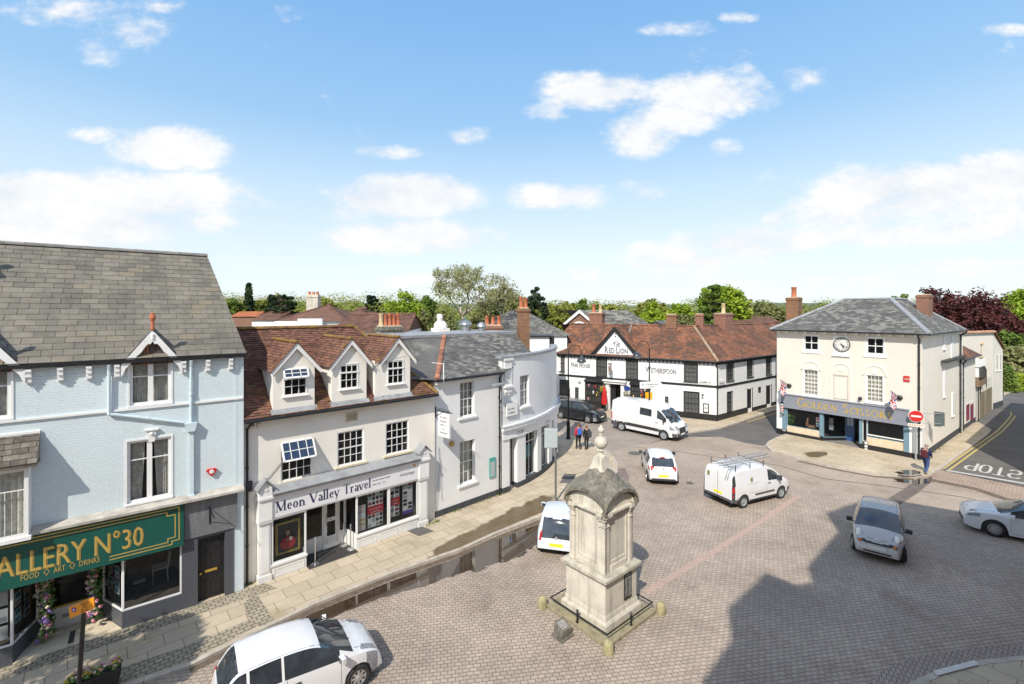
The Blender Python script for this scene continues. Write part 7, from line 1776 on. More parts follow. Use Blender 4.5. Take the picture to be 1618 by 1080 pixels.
# ================================================================== roofs and houses behind
def house(name,label,c,d,w,dep,ze_,zr_,roofm,wallm,hip=True,rw=1.0,tw=.3,th=.2,back=True):
 F=Wall((c[0],c[1]),d);t=thing(name,label,'house',F.O);b=MB()
 b.wall(F,0,w,0,ze_,[],reveal=False);b.build('front_wall',wallm,t);shell(F,0,w,ze_,dep,wallm,t)
 b=MB();o=.25;h=dep/2;ins=h*rw if hip else-.1
 A_=F.p(-o,ze_,o);V_=F.p(-o,zr_,-h)-A_
 tiles(b,A_,F.d,V_,[(0,0),(w+2*o,0),(w+o-ins,V_.length),(ins+o,V_.length)],tw,th,.015,rnd=random.Random(int(w*10)))
 if hip:
  V2=F.p(ins,zr_,-h)-F.p(-o,ze_,-h);tiles(b,F.p(-o,ze_,-h),F.n,V2,[(-h-o,0),(h+o,0),(0,V2.length)],tw,th,.015)
  V2=F.p(w-ins,zr_,-h)-F.p(w+o,ze_,-h);tiles(b,F.p(w+o,ze_,-h),-F.n,V2,[(-h-o,0),(h+o,0),(0,V2.length)],tw,th,.015)
 else:
  for u in(0,w):b.poly([F.p(u,ze_,0),F.p(u,ze_,-dep),F.p(u,zr_-.05,-h)])
 b.poly([F.p(ins,zr_-.01,-h),F.p(w-ins,zr_-.01,-h),F.p(w+o,ze_,-dep-o),F.p(-o,ze_,-dep-o)])
 b.build('roof',roofm,t);b=MB();ridge(b,F.p(ins,zr_+.02,-h),F.p(w-ins,zr_+.02,-h),.13,.5)
 if hip:ridge(b,F.p(-o,ze_+.02,o),F.p(ins,zr_+.02,-h),.1,.5);ridge(b,F.p(w+o,ze_+.02,o),F.p(w-ins,zr_+.02,-h),.1,.5)
 b.build('ridge_tiles',roofm,t,smooth=30);return t,F
def Z(y,Y):return CH-(y-HY)*Y/FP
def X(x,Y):return(x-CX)*Y/FP
bt=mat('old_red_brown_tile',(.155,.075,.05),.9,.3,1.2,bump=.3,island=.35,hue=((.13,.085,.055),.7,.72,.3),streak=.5,dirt=(.10,.06,.045));M['bt']=bt
Y=38.0;t,F=house('tiled_house','house with red-brown hipped roof and tall stone chimney beyond the travel agency',(X(438,Y),Y),(1,.06),X(541,Y)-X(438,Y),9,Z(507,Y),Z(481,Y+4.5),bt,M['white_render'],rw=.62)
chimney(F,F.uv(493,480,-4)[0],-4.4,8,Z(466,42),1.0,.8,t,pots=3,bm=M['portland'],poth=.3,potr=.13)
b=MB();b.fbox(F,.0,3.2,F.uv(460,517)[1]-.3,F.uv(460,507)[1],.3,.5);b.fbox(F,X(474,Y)-X(438,Y),X(511,Y)-X(438,Y),Z(520,Y),Z(503,Y),.3,.6);b.build('dormer_cheek',M['white'],t)
Y=34.0;t,F=house('tiled_house','long house with brown tiled gable roof left of the pale chimney stack',(X(528,Y),Y),(1,.04),X(640,Y)-X(528,Y),8,Z(524,Y),Z(496,Y+4),bt,M['white_render'],hip=False)
Y=44.0;t,F=house('tiled_house','small red-brown ridge roof behind the long tiled house',(X(540,Y),Y),(1,.04),X(576,Y)-X(540,Y),6,Z(497,Y),Z(486.5,Y+3),bt,M['white_render'],rw=.5)
Yc=27.0;qx=X(615.5,Yc);Fc_=Wall((qx,Yc),(.742,.67))
chimney(Fc_,0,0,6.0,Z(515.5,Yc),1.35,.7,trav,pots=5,bm=M['portland2'],poth=.72,potr=.13,potmats=[M['potpale'],M['pot'],M['pot'],M['pot'],M['pot']],potspan=1.05)
Yc=29.0;Fc_=Wall((X(696,Yc),Yc),(.718,.695))
b=MB();b.fbox(Fc_,-.42,.42,6,Z(518,Yc),-.4,.4);b.lathe(Fc_.p(0,Z(518,Yc),0),[(.42,0),(.4,.25),(.25,.42),(.16,.48)],14);c_=b.build('chimney',M['cream'],wh,smooth=40);b=MB();b.lathe(Fc_.p(.02,Z(508,Yc),0),[(.16,0),(.14,.3),(.17,.34),(.15,.48)],12);b.build('chimney_pot',M['pot'],c_,smooth=40)
b=MB();b.lathe(Fc_.p(-.12,Z(508,Yc)-.1,.1),[(.18,0),(.16,.3),(.19,.34),(.16,.58)],12);b.build('chimney_pot',M['cream'],c_,smooth=40)
for(x,y0,y1,w) in((736,526,511,.28),(761,526,514,.22)):
 Yv=29.5;b=MB();b.lathe(Vector((X(x,Yv),Yv,Z(y0,Yv)-.4)),[(w,0),(w,Z(y1,Yv)-Z(y0,Yv)+.3),(w*1.5,Z(y1,Yv)-Z(y0,Yv)+.33),(w*1.4,Z(y1,Yv)-Z(y0,Yv)+.45),(w*.5,Z(y1,Yv)-Z(y0,Yv)+.62)],14);b.build('roof_vent',M['metal'],wh,smooth=40)
Yc=31.0;Fc_=Wall((X(779,Yc),Yc),(1,.1));chimney(Fc_,0,0,6,Z(514,Yc),1.15,.6,wh,pots=3,bm=M['brick'],poth=.62,potr=.14,potspan=.8)
Yc=30.0;Fc_=Wall((X(827,Yc),Yc),(.9,.4));chimney(Fc_,0,0,5.5,Z(487,Yc),.66,.5,wh,pots=2,bm=M['brickold'],poth=.72,potr=.13,potspan=.32,pm=M['pot'])
Y=47.0;t,F=house('slate_house','large house with dark hipped slate roof behind the tall brick chimney',(X(742,Y),Y),(1,.0),X(896,Y)-X(742,Y),11,Z(530,Y),Z(491,Y+5.5),M['slatefine'],M['white_render'],rw=.75)
Y=41.0;F=Wall((X(830,Y),Y),(1,0));t=thing('side_wing','small white wing with dark eaves between corner building and inn','house',F.O)
b=MB();b.fbox(F,0,X(868,Y)-X(830,Y),0,Z(532,Y),-2,0);b.build('wall',M['white_render'],t);b=MB();b.fbox(F,-.2,X(870,Y)-X(830,Y),Z(532,Y),Z(530,Y),-2,.2);b.fbox(F,X(868,Y)-X(830,Y),X(876,Y)-X(830,Y),0,Z(531,Y),-2,-.1);b.build('eaves',M['black'],t)
Y=62.0;F=Wall((X(893,Y),Y),(1,.05));t=thing('brick_hall','brick hall with slate roof and white edged gable with an arched window behind the inn','house',F.O)
wg=X(937,Y)-X(893,Y);wt_=X(1046,Y)-X(893,Y);zr_=Z(489.5,Y);ze_=Z(508,Y)
b=MB();b.poly([F.p(0,0),F.p(wg,0),F.p(wg,ze_),F.p(wg/2,zr_),F.p(0,ze_)],[(0,0),(wg,0),(wg,ze_),(wg/2,zr_),(0,ze_)]);b.wall(F,wg,wt_,0,ze_-.6,[],reveal=False,out=-3);b.build('wall',M['brick'],t)
b=MB()
for s_ in(0,1):
 ue_=-.3 if s_==0 else wg+.3;q=[F.p(ue_,ze_-.25,.1),F.p(wg/2,zr_+.05,.1),F.p(wg/2,zr_-.4,.1),F.p(ue_,ze_-.6,.1)];b.prism(q,F.n*.15)
b.build('barge_board',M['white'],t)
b=MB();c_=F.p(wg/2,ze_-1.1,.02)
for k in range(12):
 a0,a1=PI*k/12,PI*(k+1)/12;b.prism([c_+F.d*math.cos(a0)*1.15+Vector((0,0,math.sin(a0)*1.15)),c_+F.d*math.cos(a1)*1.15+Vector((0,0,math.sin(a1)*1.15)),c_+F.d*math.cos(a1)*.95+Vector((0,0,math.sin(a1)*.95)),c_+F.d*math.cos(a0)*.95+Vector((0,0,math.sin(a0)*.95))],F.n*.08)
b.build('arched_window',M['white'],t)
b=MB();tiles(b,F.p(wg/2,zr_,0)+F.d*.0+(F.p(wg+.3,ze_-.25,0)-F.p(wg/2,zr_,0)),-F.n,(F.p(wg/2,zr_,0)-F.p(wg+.3,ze_-.25,0)),[(-.2,0),(12,0),(12,(F.p(wg/2,zr_,0)-F.p(wg+.3,ze_-.25,0)).length),(-.2,(F.p(wg/2,zr_,0)-F.p(wg+.3,ze_-.25,0)).length)],.5,.3,.02);tiles(b,F.p(wg/2+.8,ze_-1.2,-2.5),F.d,F.p(wg/2+.8,zr_,-6)-F.p(wg/2+.8,ze_-1.2,-2.5),[(0,0),(wt_-wg/2,0),(wt_-wg/2-3.5,(F.p(0,zr_,-6)-F.p(0,ze_-1.2,-2.5)).length),(0,(F.p(0,zr_,-6)-F.p(0,ze_-1.2,-2.5)).length)],.5,.3,.02);b.build('roof',M['slatefine'],t)
chimney(FR,FR.uv(943.5,494,-5.5)[0],-5.5,5.5,CH-(494-HY)*FR.p(FR.uv(943.5,494,-5.5)[0],0,-5.5).y/FP,1.45,1.0,pub,pots=2,bm=M['brick'],poth=.9,potr=.19,potmats=[M['pot'],M['potpale']],potspan=.75)
for(x0,x1,y0,y1,Y,lab,m_) in((1155,1226,511,505.5,74,'low brown roof on the skyline right of the tall conifer',bt),(1195,1232,509,500,90,'distant brown roof with chimney left of the clock building',bt),(1048,1110,512,507,78,'low dark roof behind the inn ridge',M['slatefine'])):
 t,F=house('distant_house',lab,(X(x0,Y),Y),(1,0),X(x1,Y)-X(x0,Y),8,Z(y0,Y),Z(y1,Y+4),m_,M['brick'],hip=False,tw=.6,th=.4)
t,F=house('distant_house','small orange-roofed house among the trees at far left',(X(365,95),95),(1,.2),X(402,95)-X(365,95),9,Z(500,95),Z(492.5,100),mat('orange_tile',(.42,.14,.06),.9,.2,2,island=.2),M['brick'],hip=False,tw=.6,th=.4)
t,F=house('distant_house','brown-roofed house with white gable at far left below the conifer',(X(398,80),80),(1,-.1),X(436,80)-X(398,80),9,Z(506,80),Z(492.5,84),bt,M['white_render'],hip=False,tw=.6,th=.4)
t,F=house('distant_house','small pale house with brown roof at far left behind the orange roof',(X(343,120),120),(1,.1),X(368,120)-X(343,120),9,Z(499,120),Z(494,124),bt,M['white_render'],hip=False,tw=.6,th=.4)
TB=Wall((0.975,-2.04),(.76,.65));Lh=Vector((.36,.93));TE=.97
def prof(P):
 n=TB.n;s=((P[0]-TB.O.x)*n.x+(P[1]-TB.O.y)*n.y)/(Lh.x*n.x+Lh.y*n.y)
 q=Vector((P[0]-Lh.x*s,P[1]-Lh.y*s,0));return((q-TB.O).dot(TB.d),s*TE)
sh=[(4.75,11.8),(6.3,13.4),(6.8,14.77),(9.1,16.77),(9.7,16.0),(10.4,16.2),(10.86,17.2),(13.86,19.9),(14.6,21.75),(17.4,23.2),(18.8,23.3),(21.1,21.9),(24.5,21.3)]
pp=[prof(P) for P in sh]
tz=[(-16,8.6),(-2.0,8.8),(pp[0][0]-.02,11.2)]
tz+=pp
te=pp[-1][0]+.5;tz+=[(te,pp[-1][1]-.5)]
terr=thing('brick_terrace','brick terrace on the near side of the square whose shadow falls over the paving','building',TB.O)
b=MB();dep=-6.0
ts=[q[0] for q in tz]
P=[TB.p(t_,z_,0) for t_,z_ in tz]
n=len(P)
ptsF=[TB.p(tz[0][0],0,0)]+P+[TB.p(tz[-1][0],0,0)]
holes=[]
b.poly(ptsF[::-1][::-1],[(0,0)]*len(ptsF)) if False else None
for i in range(n-1):
 a,c=tz[i],tz[i+1]
 if c[0]-a[0]>.02:b.poly([TB.p(a[0],0),TB.p(c[0],0),TB.p(c[0],c[1]),TB.p(a[0],a[1])],[(a[0],0),(c[0],0),(c[0],c[1]),(a[0],a[1])])
 b.poly([TB.p(a[0],a[1],0),TB.p(c[0],c[1],0),TB.p(c[0],c[1],-dep),TB.p(a[0],a[1],-dep)])
 if c[0]-a[0]>.02:b.poly([TB.p(c[0],0,-dep),TB.p(a[0],0,-dep),TB.p(a[0],a[1],-dep),TB.p(c[0],c[1],-dep)])
b.poly([TB.p(tz[-1][0],0,0),TB.p(tz[-1][0],0,-dep),TB.p(tz[-1][0],tz[-1][1],-dep),TB.p(tz[-1][0],tz[-1][1],0)])
b.build('wall',M['brick'],terr)
k=0;t_=-14
while t_<te-3:
 for z_ in(3.6,6.6):
  if not(-2.2<t_<1.6):window(TB,(t_,t_+1.1,z_,z_+1.6),3,4,terr,out=-.01,fr=.06)
 t_+=2.6
FQ=Wall((28.8,24.5),(.79,.61));t=thing('corner_house','rendered house on the far side of the right-hand street casting shadow over the road','building',FQ.O)
b=MB();b.wall(FQ,0,24,0,9.2,[],reveal=False);b.build('front_wall',M['cream'],t)
FQ2=FQ;b=MB();b.fbox(FQ,.05,24,0,9.15,-.05,8.0);b.build('wall',M['cream'],t)
# ================================================================== trees
def leaf_mat(name,c,c2,sc=.5,see=0.25):
 k=NT(name);geo=k.n('ShaderNodeNewGeometry');k.b.inputs['Roughness'].default_value=.65;k.b.inputs['Specular IOR Level'].default_value=.25
 no=k.n('ShaderNodeTexNoise',Scale=sc,Detail=4.0);k.l(geo.outputs['Position'],no.inputs['Vector'])
 ad=k.n('ShaderNodeMath',operation='MULTIPLY_ADD');k.l(geo.outputs['Random Per Island'],ad.inputs[0]);ad.inputs[1].default_value=.45;k.l(no.outputs['Fac'],ad.inputs[2])
 mr=k.n('ShaderNodeMapRange');k.l(ad.outputs[0],mr.inputs['Value']);mr.inputs['From Min'].default_value=.45;mr.inputs['From Max'].default_value=1.0
 mx=k.n('ShaderNodeMix',data_type='RGBA');k.l(mr.outputs[0],mx.inputs['Factor']);mx.inputs[6].default_value=c4(c);mx.inputs[7].default_value=c4(c2)
 k.l(mx.outputs[2],k.b.inputs['Base Color'])
 tl=k.n('ShaderNodeBsdfTranslucent');k.l(mx.outputs[2],tl.inputs[0]);m2=k.n('ShaderNodeMixShader');m2.inputs[0].default_value=see
 k.l(k.b.outputs[0],m2.inputs[1]);k.l(tl.outputs[0],m2.inputs[2]);k.l(m2.outputs[0],k.o.inputs[0]);MATS[name]=k.m;return k.m
LM={'lime':leaf_mat('lime_leaf',(.17,.26,.02),(.36,.46,.04)),'green':leaf_mat('green_leaf',(.07,.13,.02),(.20,.27,.05)),'olive':leaf_mat('olive_leaf',(.13,.15,.05),(.27,.27,.10)),'dark':leaf_mat('conifer_leaf',(.02,.04,.02),(.06,.09,.035)),'copper':leaf_mat('copper_leaf',(.05,.018,.022),(.17,.055,.05)),'sparse':leaf_mat('budding_leaf',(.20,.21,.085),(.38,.38,.165)),'yellow':leaf_mat('yellow_green_leaf',(.18,.21,.035),(.33,.35,.07))}
bark=mat('bark',(.13,.10,.075),.95,.3,3,bump=.6);barkpale=mat('pale_bark',(.40,.36,.28),.95,.25,3,bump=.5)
def tree(name,label,x,Y,ytop,wpx,leaf,kind='round',zb=0.0,seed=1,dens=1.0,barkm=None,group=None,crown0=.25,ls=None):
 rnd=random.Random(seed);H=Z(ytop,Y)-zb;rad=wpx*Y/FP/2;p=Vector((X(x,Y),Y,zb));t=thing(name,label,'tree',p,group=group)
 b=MB(1);L=MB(1);ls=ls or max(.10,Y/FP*3.0)
 tips=[]
 def limb(a,d,ln,r,lev):
  n=3;q=a
  for i in range(n):
   d2=(d+Vector((rnd.gauss(0,.14),rnd.gauss(0,.14),rnd.gauss(0,.08)+.04))).normalized();e=q+d2*ln/n
   b.tube(q,e,r*(1-.22*i),6 if lev<2 else 4,r*(1-.22*(i+1)),cap=False);q=e;d=d2
   if lev>=2:tips.append(q)
  if lev>=(5 if kind=='sparse' else 3):tips.append(q);return
  for k in range(3 if lev>0 else 5):
   ax=d.orthogonal().normalized();ax=Matrix.Rotation(rnd.random()*6.28,3,d)@ax
   nd=(d*rnd.uniform(.6,1.1)+ax*rnd.uniform(.5,.95)).normalized();limb(q,nd,ln*rnd.uniform(.6,.8),r*.5,lev+1)
 def clump(c,r,n):
  for _ in range(n):
   v=Vector((rnd.gauss(0,1),rnd.gauss(0,1),rnd.gauss(0,.8)));v=v.normalized()*r*rnd.random()**.45;q=c+v
   a=Vector((rnd.gauss(0,1),rnd.gauss(0,1),rnd.gauss(0,.5))).normalized();nn=(v.normalized()*.8+Vector((rnd.gauss(0,.6),rnd.gauss(0,.6),.5+rnd.gauss(0,.5)))).normalized()
   a=(a-nn*a.dot(nn)).normalized();c2_=nn.cross(a);s=ls*rnd.uniform(.55,1.25)
   L.poly([q-a*s,q-c2_*s*.6,q+a*s,q+c2_*s*.6])
 if kind in('round','sparse'):
  tr_=max(.15,H*.022);th=H*(crown0+.05)
  b.tube((0,0,0),(0,0,th),tr_,8,tr_*.8,cap=False)
  limb(Vector((0,0,th)),Vector((0,0,1)),(H-th)*.34,tr_*.75,0)
  ox,oy=[(max(q[i] for q in tips)+min(q[i] for q in tips))/2 for i in(0,1)];zt_=max(q[2] for q in tips);C_=lambda q:Vector((q[0]-ox*max(0,q[2]-th)/(zt_-th)*1.3,q[1]-oy*max(0,q[2]-th)/(zt_-th)*1.3,q[2]));b.v=[tuple(C_(q)) for q in b.v];tips=[C_(q) for q in tips]
  mxr=sorted(math.hypot(q[0],q[1]) for q in tips)[int(len(tips)*.90)];mzz=max(q[2] for q in tips);kx=rad*.92/mxr;kz=(H*.97-th)/(mzz-th)
  S_=lambda q:Vector((q[0]*(kx if q[2]>th else 1),q[1]*(kx if q[2]>th else 1),q[2] if q[2]<th else th+(q[2]-th)*kz))
  b.v=[tuple(S_(q)) for q in b.v];tips=[S_(q) for q in tips]
  zc=H*(crown0+1)/2;rz=H*(1-crown0)/2
  def fit(q):
   v=Vector((q[0]/rad,q[1]/rad,(q[2]-zc)/rz));l=v.length
   return Vector(q) if l<.93 or q[2]<zc-rz*.6 else Vector((q[0]*.93/l,q[1]*.93/l,zc+(q[2]-zc)*.93/l))
  b.v=[tuple(fit(Vector(q))) for q in b.v]
  if kind=='round':
   n=int(70*dens);lump=[(Vector((rnd.gauss(0,1),rnd.gauss(0,1),rnd.gauss(0,1))).normalized(),rnd.uniform(.82,1.12)) for _ in range(14)]
   for i in range(n):
    v=Vector((rnd.gauss(0,1),rnd.gauss(0,1),rnd.gauss(.15,1))).normalized();k=max(lump,key=lambda q:q[0].dot(v))[1];s=k*rnd.uniform(.62,.95)
    w=.75 if v.z<-.3 else 1
    clump(Vector((v.x*rad*s*w,v.y*rad*s*w,zc+v.z*rz*s)),rad*rnd.uniform(.16,.28),int(46*dens**.3))
  else:
   for q in tips:
    if rnd.random()<.6:clump(fit(q),rad*.09,int(4.4*dens))
 elif kind=='conifer':
  b.tube((0,0,0),(0,0,H*.97),H*.018+.1,7,.05,cap=False);n=int(26*dens)
  for i in range(n):
   f=(i+.5)/n;z_=H*(.06+.94*f);r=rad*(1-f)**.6*rnd.uniform(.75,1.1)*(.95 if f>.1 else .7)
   for k in range(5):
    a=rnd.random()*6.28;q=Vector((math.cos(a)*r*.6,math.sin(a)*r*.6,z_));b.tube((0,0,z_),q,.05,4,.02,cap=False);clump(q,max(.35,r*.45),26)
 elif kind=='cedar':
  b.tube((0,0,0),(0,0,H*.9),H*.03,8,.1,cap=False);n=9
  for i in range(n):
   f=i/(n-1);z_=H*(.3+.68*f);r=rad*(1-.55*f**1.6)
   for k in range(9):
    a=rnd.random()*6.28;rr_=r*rnd.uniform(.3,1);q=Vector((math.cos(a)*rr_,math.sin(a)*rr_,z_+rnd.uniform(-.2,.3)));b.tube((0,0,z_-.6),q,.09,4,.03,cap=False)
    for _ in range(3):clump(q+Vector((rnd.uniform(-1,1)*r*.2,rnd.uniform(-1,1)*r*.2,0)),r*.14,22)
 b.build('trunk',barkm or bark,t,smooth=60);L.build('crown',LM[leaf],t)
 return t
T_=tree
T_('broadleaf_tree','large bare-branched pale tree just breaking into leaf behind the corner building',745,50,408,176,'sparse','sparse',seed=4,dens=1.6,barkm=barkpale,crown0=.34,ls=.10)
T_('broadleaf_tree','smaller bare-branched tree with fine twigs right of the large bare tree',795,60,445,66,'sparse','sparse',seed=14,crown0=.4,dens=1.3,barkm=barkpale,ls=.13)
T_('broadleaf_tree','bright lime green tree behind the chimney with five pots',640,46,457,84,'lime',seed=5,dens=2.2,ls=.16)
T_('broadleaf_tree','olive green bushy tree under the right side of the bare tree',690,43,488,80,'olive',seed=6,dens=1.8,ls=.15)
T_('broadleaf_tree','olive tree low between the bare tree and the dark slate roof',775,66,470,80,'olive',seed=7,dens=1.6)
T_('broadleaf_tree','rounded green tree left of the dark conifer on the skyline',825,90,462,60,'yellow',seed=8,dens=1.5)
T_('conifer_tree','dark rounded conifer rising behind the tall brick chimney',847,78,451,40,'dark',seed=9,dens=1.5,crown0=.1)
T_('conifer_tree','tall narrow dark conifer on the far left skyline',393,105,448,34,'dark','conifer',seed=10,dens=1.6)
T_('cedar_tree','spreading dark cedar left of the pale chimney on the red roof',447,85,468,66,'dark','cedar',seed=11)
T_('broadleaf_tree','pale green tall tree behind the spreading cedar',441,130,460,42,'olive',seed=12,dens=1.2)
T_('conifer_tree','small pointed conifer between the tall conifer and the cedar',428,110,466,16,'dark','conifer',seed=13)
T_('broadleaf_tree','yellow-green tree right of the tall narrow conifer',413,110,471,30,'yellow',seed=15,dens=1.2)
T_('broadleaf_tree','dark green tree at the edge of the grey slate roof, far left',369,100,469,36,'green',seed=16,dens=1.2)
T_('cedar_tree','dark flat-topped tree on the skyline right of the red roofed house',588,150,468,36,'dark','cedar',seed=17)
T_('broadleaf_tree','green tree on the skyline left of the brick hall',898,120,473,40,'yellow',seed=18,dens=1.2)
T_('broadleaf_tree','dull green domed tree on the skyline behind the brick hall',918,130,472,36,'green',seed=19,dens=1.2)
T_('broadleaf_tree','low yellow-green tree beyond the brick hall ridge',955,150,480,60,'yellow',seed=20,dens=1.2)
T_('broadleaf_tree','large rounded yellow-green tree right of the brick hall',1028,110,470,56,'yellow',seed=22,dens=1.6)
T_('broadleaf_tree','pale green bushy tree in front of the rounded yellow-green tree',1031,90,478,44,'lime',seed=23,dens=1.6)
T_('broadleaf_tree','bright green spiky tree behind the inn chimneys',1074,92,475,48,'lime',seed=24,dens=1.8)
T_('broadleaf_tree','low green bush trees just above the inn ridge',1085,70,492,56,'olive',seed=25,dens=1.4)
T_('cedar_tree','dark cedar limbs on the left side of the tall green tree',1126,79,452,50,'green','cedar',seed=26)
T_('broadleaf_tree','tall bright green tree towering over the inn roof',1143,82,444,76,'lime',seed=27,dens=2.6)
T_('broadleaf_tree','rounded olive tree left of the clock building',1210,110,479,60,'olive',seed=28,dens=1.5)
T_('broadleaf_tree','thin bare tree beside the tall bright green tree',1183,100,470,20,'sparse','sparse',seed=29,dens=.8,barkm=barkpale)
T_('broadleaf_tree','bright green tree between the lime green tree and the bare tree',672,56,468,60,'green',seed=41,dens=1.8)
T_('broadleaf_tree','yellow-green crown right of the dark conifer behind the slate roof',876,100,475,44,'yellow',seed=42,dens=1.4)
T_('broadleaf_tree','green crown behind the red roofed house on the left',512,95,472,50,'yellow',seed=43,dens=1.5)
T_('copper_tree','wide copper beech with dark red leaves behind the cream gabled hall',1535,74,459,110,'copper',seed=30,dens=3.0,crown0=.1,ls=.24)
T_('copper_tree','copper beech with dark red leaves right behind the clock building chimney',1478,70,455,74,'copper',seed=31,dens=2.4,crown0=.1,ls=.24)
T_('copper_tree','copper beech at the right end of the dark red trees',1583,72,480,64,'copper',seed=32,dens=2.0,crown0=.1,ls=.24)
T_('broadleaf_tree','big bright green tree at the far right edge above the road',1632,85,449,100,'lime',seed=33,dens=2.8,crown0=.1)
T_('broadleaf_tree','dull green tree low under the copper beeches near the road bend',1600,66,525,66,'green',seed=34,dens=2.0,crown0=.05)
T_('broadleaf_tree','pinkish brown shrub tree at the road bend beside the cream hall',1608,62,545,40,'sparse',seed=35,dens=1.5,crown0=.05)
T_('broadleaf_tree','dark treetops just showing above the clock building roof',1420,120,467,40,'green',seed=36,dens=1.0)
def shrub(label,x,Y,z0,w,h,d,leaf,seed,boxy=False):
 rnd=random.Random(seed);t=thing('clipped_hedge' if boxy else 'garden_shrub',label,'hedge' if boxy else 'shrub',(X(x,Y),Y,z0));L=MB(1)
 n=int(900*w*h/4)
 n=min(n,2600)
 for _ in range(n):
  if boxy:q=Vector((rnd.uniform(-w/2,w/2),rnd.uniform(-d/2,d/2),rnd.uniform(0,h)));
  else:v=Vector((rnd.gauss(0,1),rnd.gauss(0,1),abs(rnd.gauss(0,1)))).normalized();q=Vector((v.x*w/2,v.y*d/2,v.z*h))*rnd.uniform(.7,1.05)
  if boxy:
   k=rnd.randrange(3);
   if k==0:q.z=h
   elif k==1:q.y=-d/2
   else:q.x=-w/2
  a=Vector((rnd.gauss(0,1),rnd.gauss(0,1),rnd.gauss(0,1))).normalized();c=a.orthogonal().normalized();s=.16*rnd.uniform(.6,1.2);L.poly([q-a*s,q-c*s*.7,q+a*s,q+c*s*.7])
 L.build('leaves',LM[leaf],t);b=MB(1)
 if boxy:b.box(-w/2+.1,w/2-.1,-d/2+.1,d/2-.1,0,h-.1)
 else:b.tube((0,0,0),(0,0,h*.6),.15,6)
 b.build('stems',LM['dark'] if boxy else bark,t)
shrub('clipped bright green box hedge beside the far road',1604,55.5,.0,1.6,1.9,2,'lime',1,True)
shrub('second clipped hedge at the right edge beyond the first',1616,58,.0,1.8,1.6,2,'yellow',2,True)
shrub('tall dark green shrub against the cream hall at the road bend',1592,54.5,0,1.9,3.0,2,'green',3)
shrub('low flowering shrub behind the clipped hedge',1610,63,0,5,2.6,3,'yellow',4)
for(n_,pts,z_,m_) in(('pavement',[G(1585,640.5),G(1585,621),G(1600,619),G(1680,604),G(1680,596),G(1600,610),(60,60),(90,62),(90,72),(56,64)],.05,M['slabgs']),):
 pass
b=MB();q=[G(1586,625),G(1618,612),G(1700,590),G(1700,583),G(1618,606),G(1586,618)];b.prism([Vector((v.x,v.y,0)) for v in q],(0,0,.1));tag(b.build('pavement',M['slabgs']),kind='structure')
def hills():
 rnd=random.Random(9);b=MB();n=90
 rows=[(420,0),(900,5),(1800,16),(3000,40),(5200,92)]
 P=[]
 for r,(Y_,zt_) in enumerate(rows):
  for i in range(n+1):
   a=-1.9+3.8*i/n;z_=zt_*(1+.16*math.sin(a*5+r)+.08*math.sin(a*13+r*2)+rnd.uniform(-.02,.02))-(.2 if r==0 else 0)
   P.append((a*Y_,Y_,z_))
 b.add(P,[(r*(n+1)+i,r*(n+1)+i+1,(r+1)*(n+1)+i+1,(r+1)*(n+1)+i) for r in range(len(rows)-1) for i in range(n)])
 k=NT('far_hills');geo=k.n('ShaderNodeNewGeometry');no=k.n('ShaderNodeTexNoise',Scale=.006,Detail=8.0);k.l(geo.outputs['Position'],no.inputs['Vector'])
 cr=k.n('ShaderNodeValToRGB');k.l(no.outputs['Fac'],cr.inputs[0]);cr.color_ramp.elements[0].position=.42;cr.color_ramp.elements[0].color=(.075,.11,.085,1);cr.color_ramp.elements[1].position=.62;cr.color_ramp.elements[1].color=(.20,.25,.13,1)
 k.l(cr.outputs[0],k.b.inputs['Base Color']);k.b.inputs['Roughness'].default_value=1
 o=b.build('hills',k.m,smooth=180);tag(o,kind='structure')
hills()
def woods(name,label,x0,x1,Y0,Y1,ht,leaf,n,seed):
 rnd=random.Random(seed);L=MB()
 for i in range(n):
  Y_=rnd.uniform(Y0,Y1);x=rnd.uniform(x0,x1);c=Vector((X(x,Y_),Y_,0));h=ht*rnd.uniform(.6,1.1);r=h*rnd.uniform(.32,.5);ls=Y_/FP*1.5
  for k in range(150):
   v=Vector((rnd.gauss(0,1),rnd.gauss(0,1),rnd.gauss(.3,1))).normalized()*rnd.uniform(.75,.95);q=c+Vector((v.x*r,v.y*r,h*.58+v.z*h*.42));a=Vector((rnd.gauss(0,1),rnd.gauss(0,1),rnd.gauss(0,.6))).normalized();nn=(v+Vector((0,0,.5))).normalized();a=(a-nn*a.dot(nn)).normalized();c_=nn.cross(a);s=ls*rnd.uniform(.6,1.4);L.poly([q-a*s,q-c_*s*.7,q+a*s,q+c_*s*.7])
 o=L.build(name,LM[leaf]);tag(o,label,'woods',kind='stuff')
woods('woodland','band of yellow-green woods along the left skyline',300,720,150,210,16.2,'yellow',190,3)
woods('woodland','dull green woods along the skyline behind the town roofs',250,1500,230,400,17.0,'yellow',380,5)
woods('woodland','olive woods low behind the inn and the clock building',1150,1700,130,190,12.8,'olive',110,6)
def shade_tree(label,x,y,ytop,seed):
 t=tree('broadleaf_tree',label,CX,7.0,500,620,'olive','sparse',seed=seed,dens=2.2,ls=.10);t.location=(x,y,0);return t
shade_tree('budding street tree just left of the view, dappling the gallery pavement',-13.6,4.6,0,91)
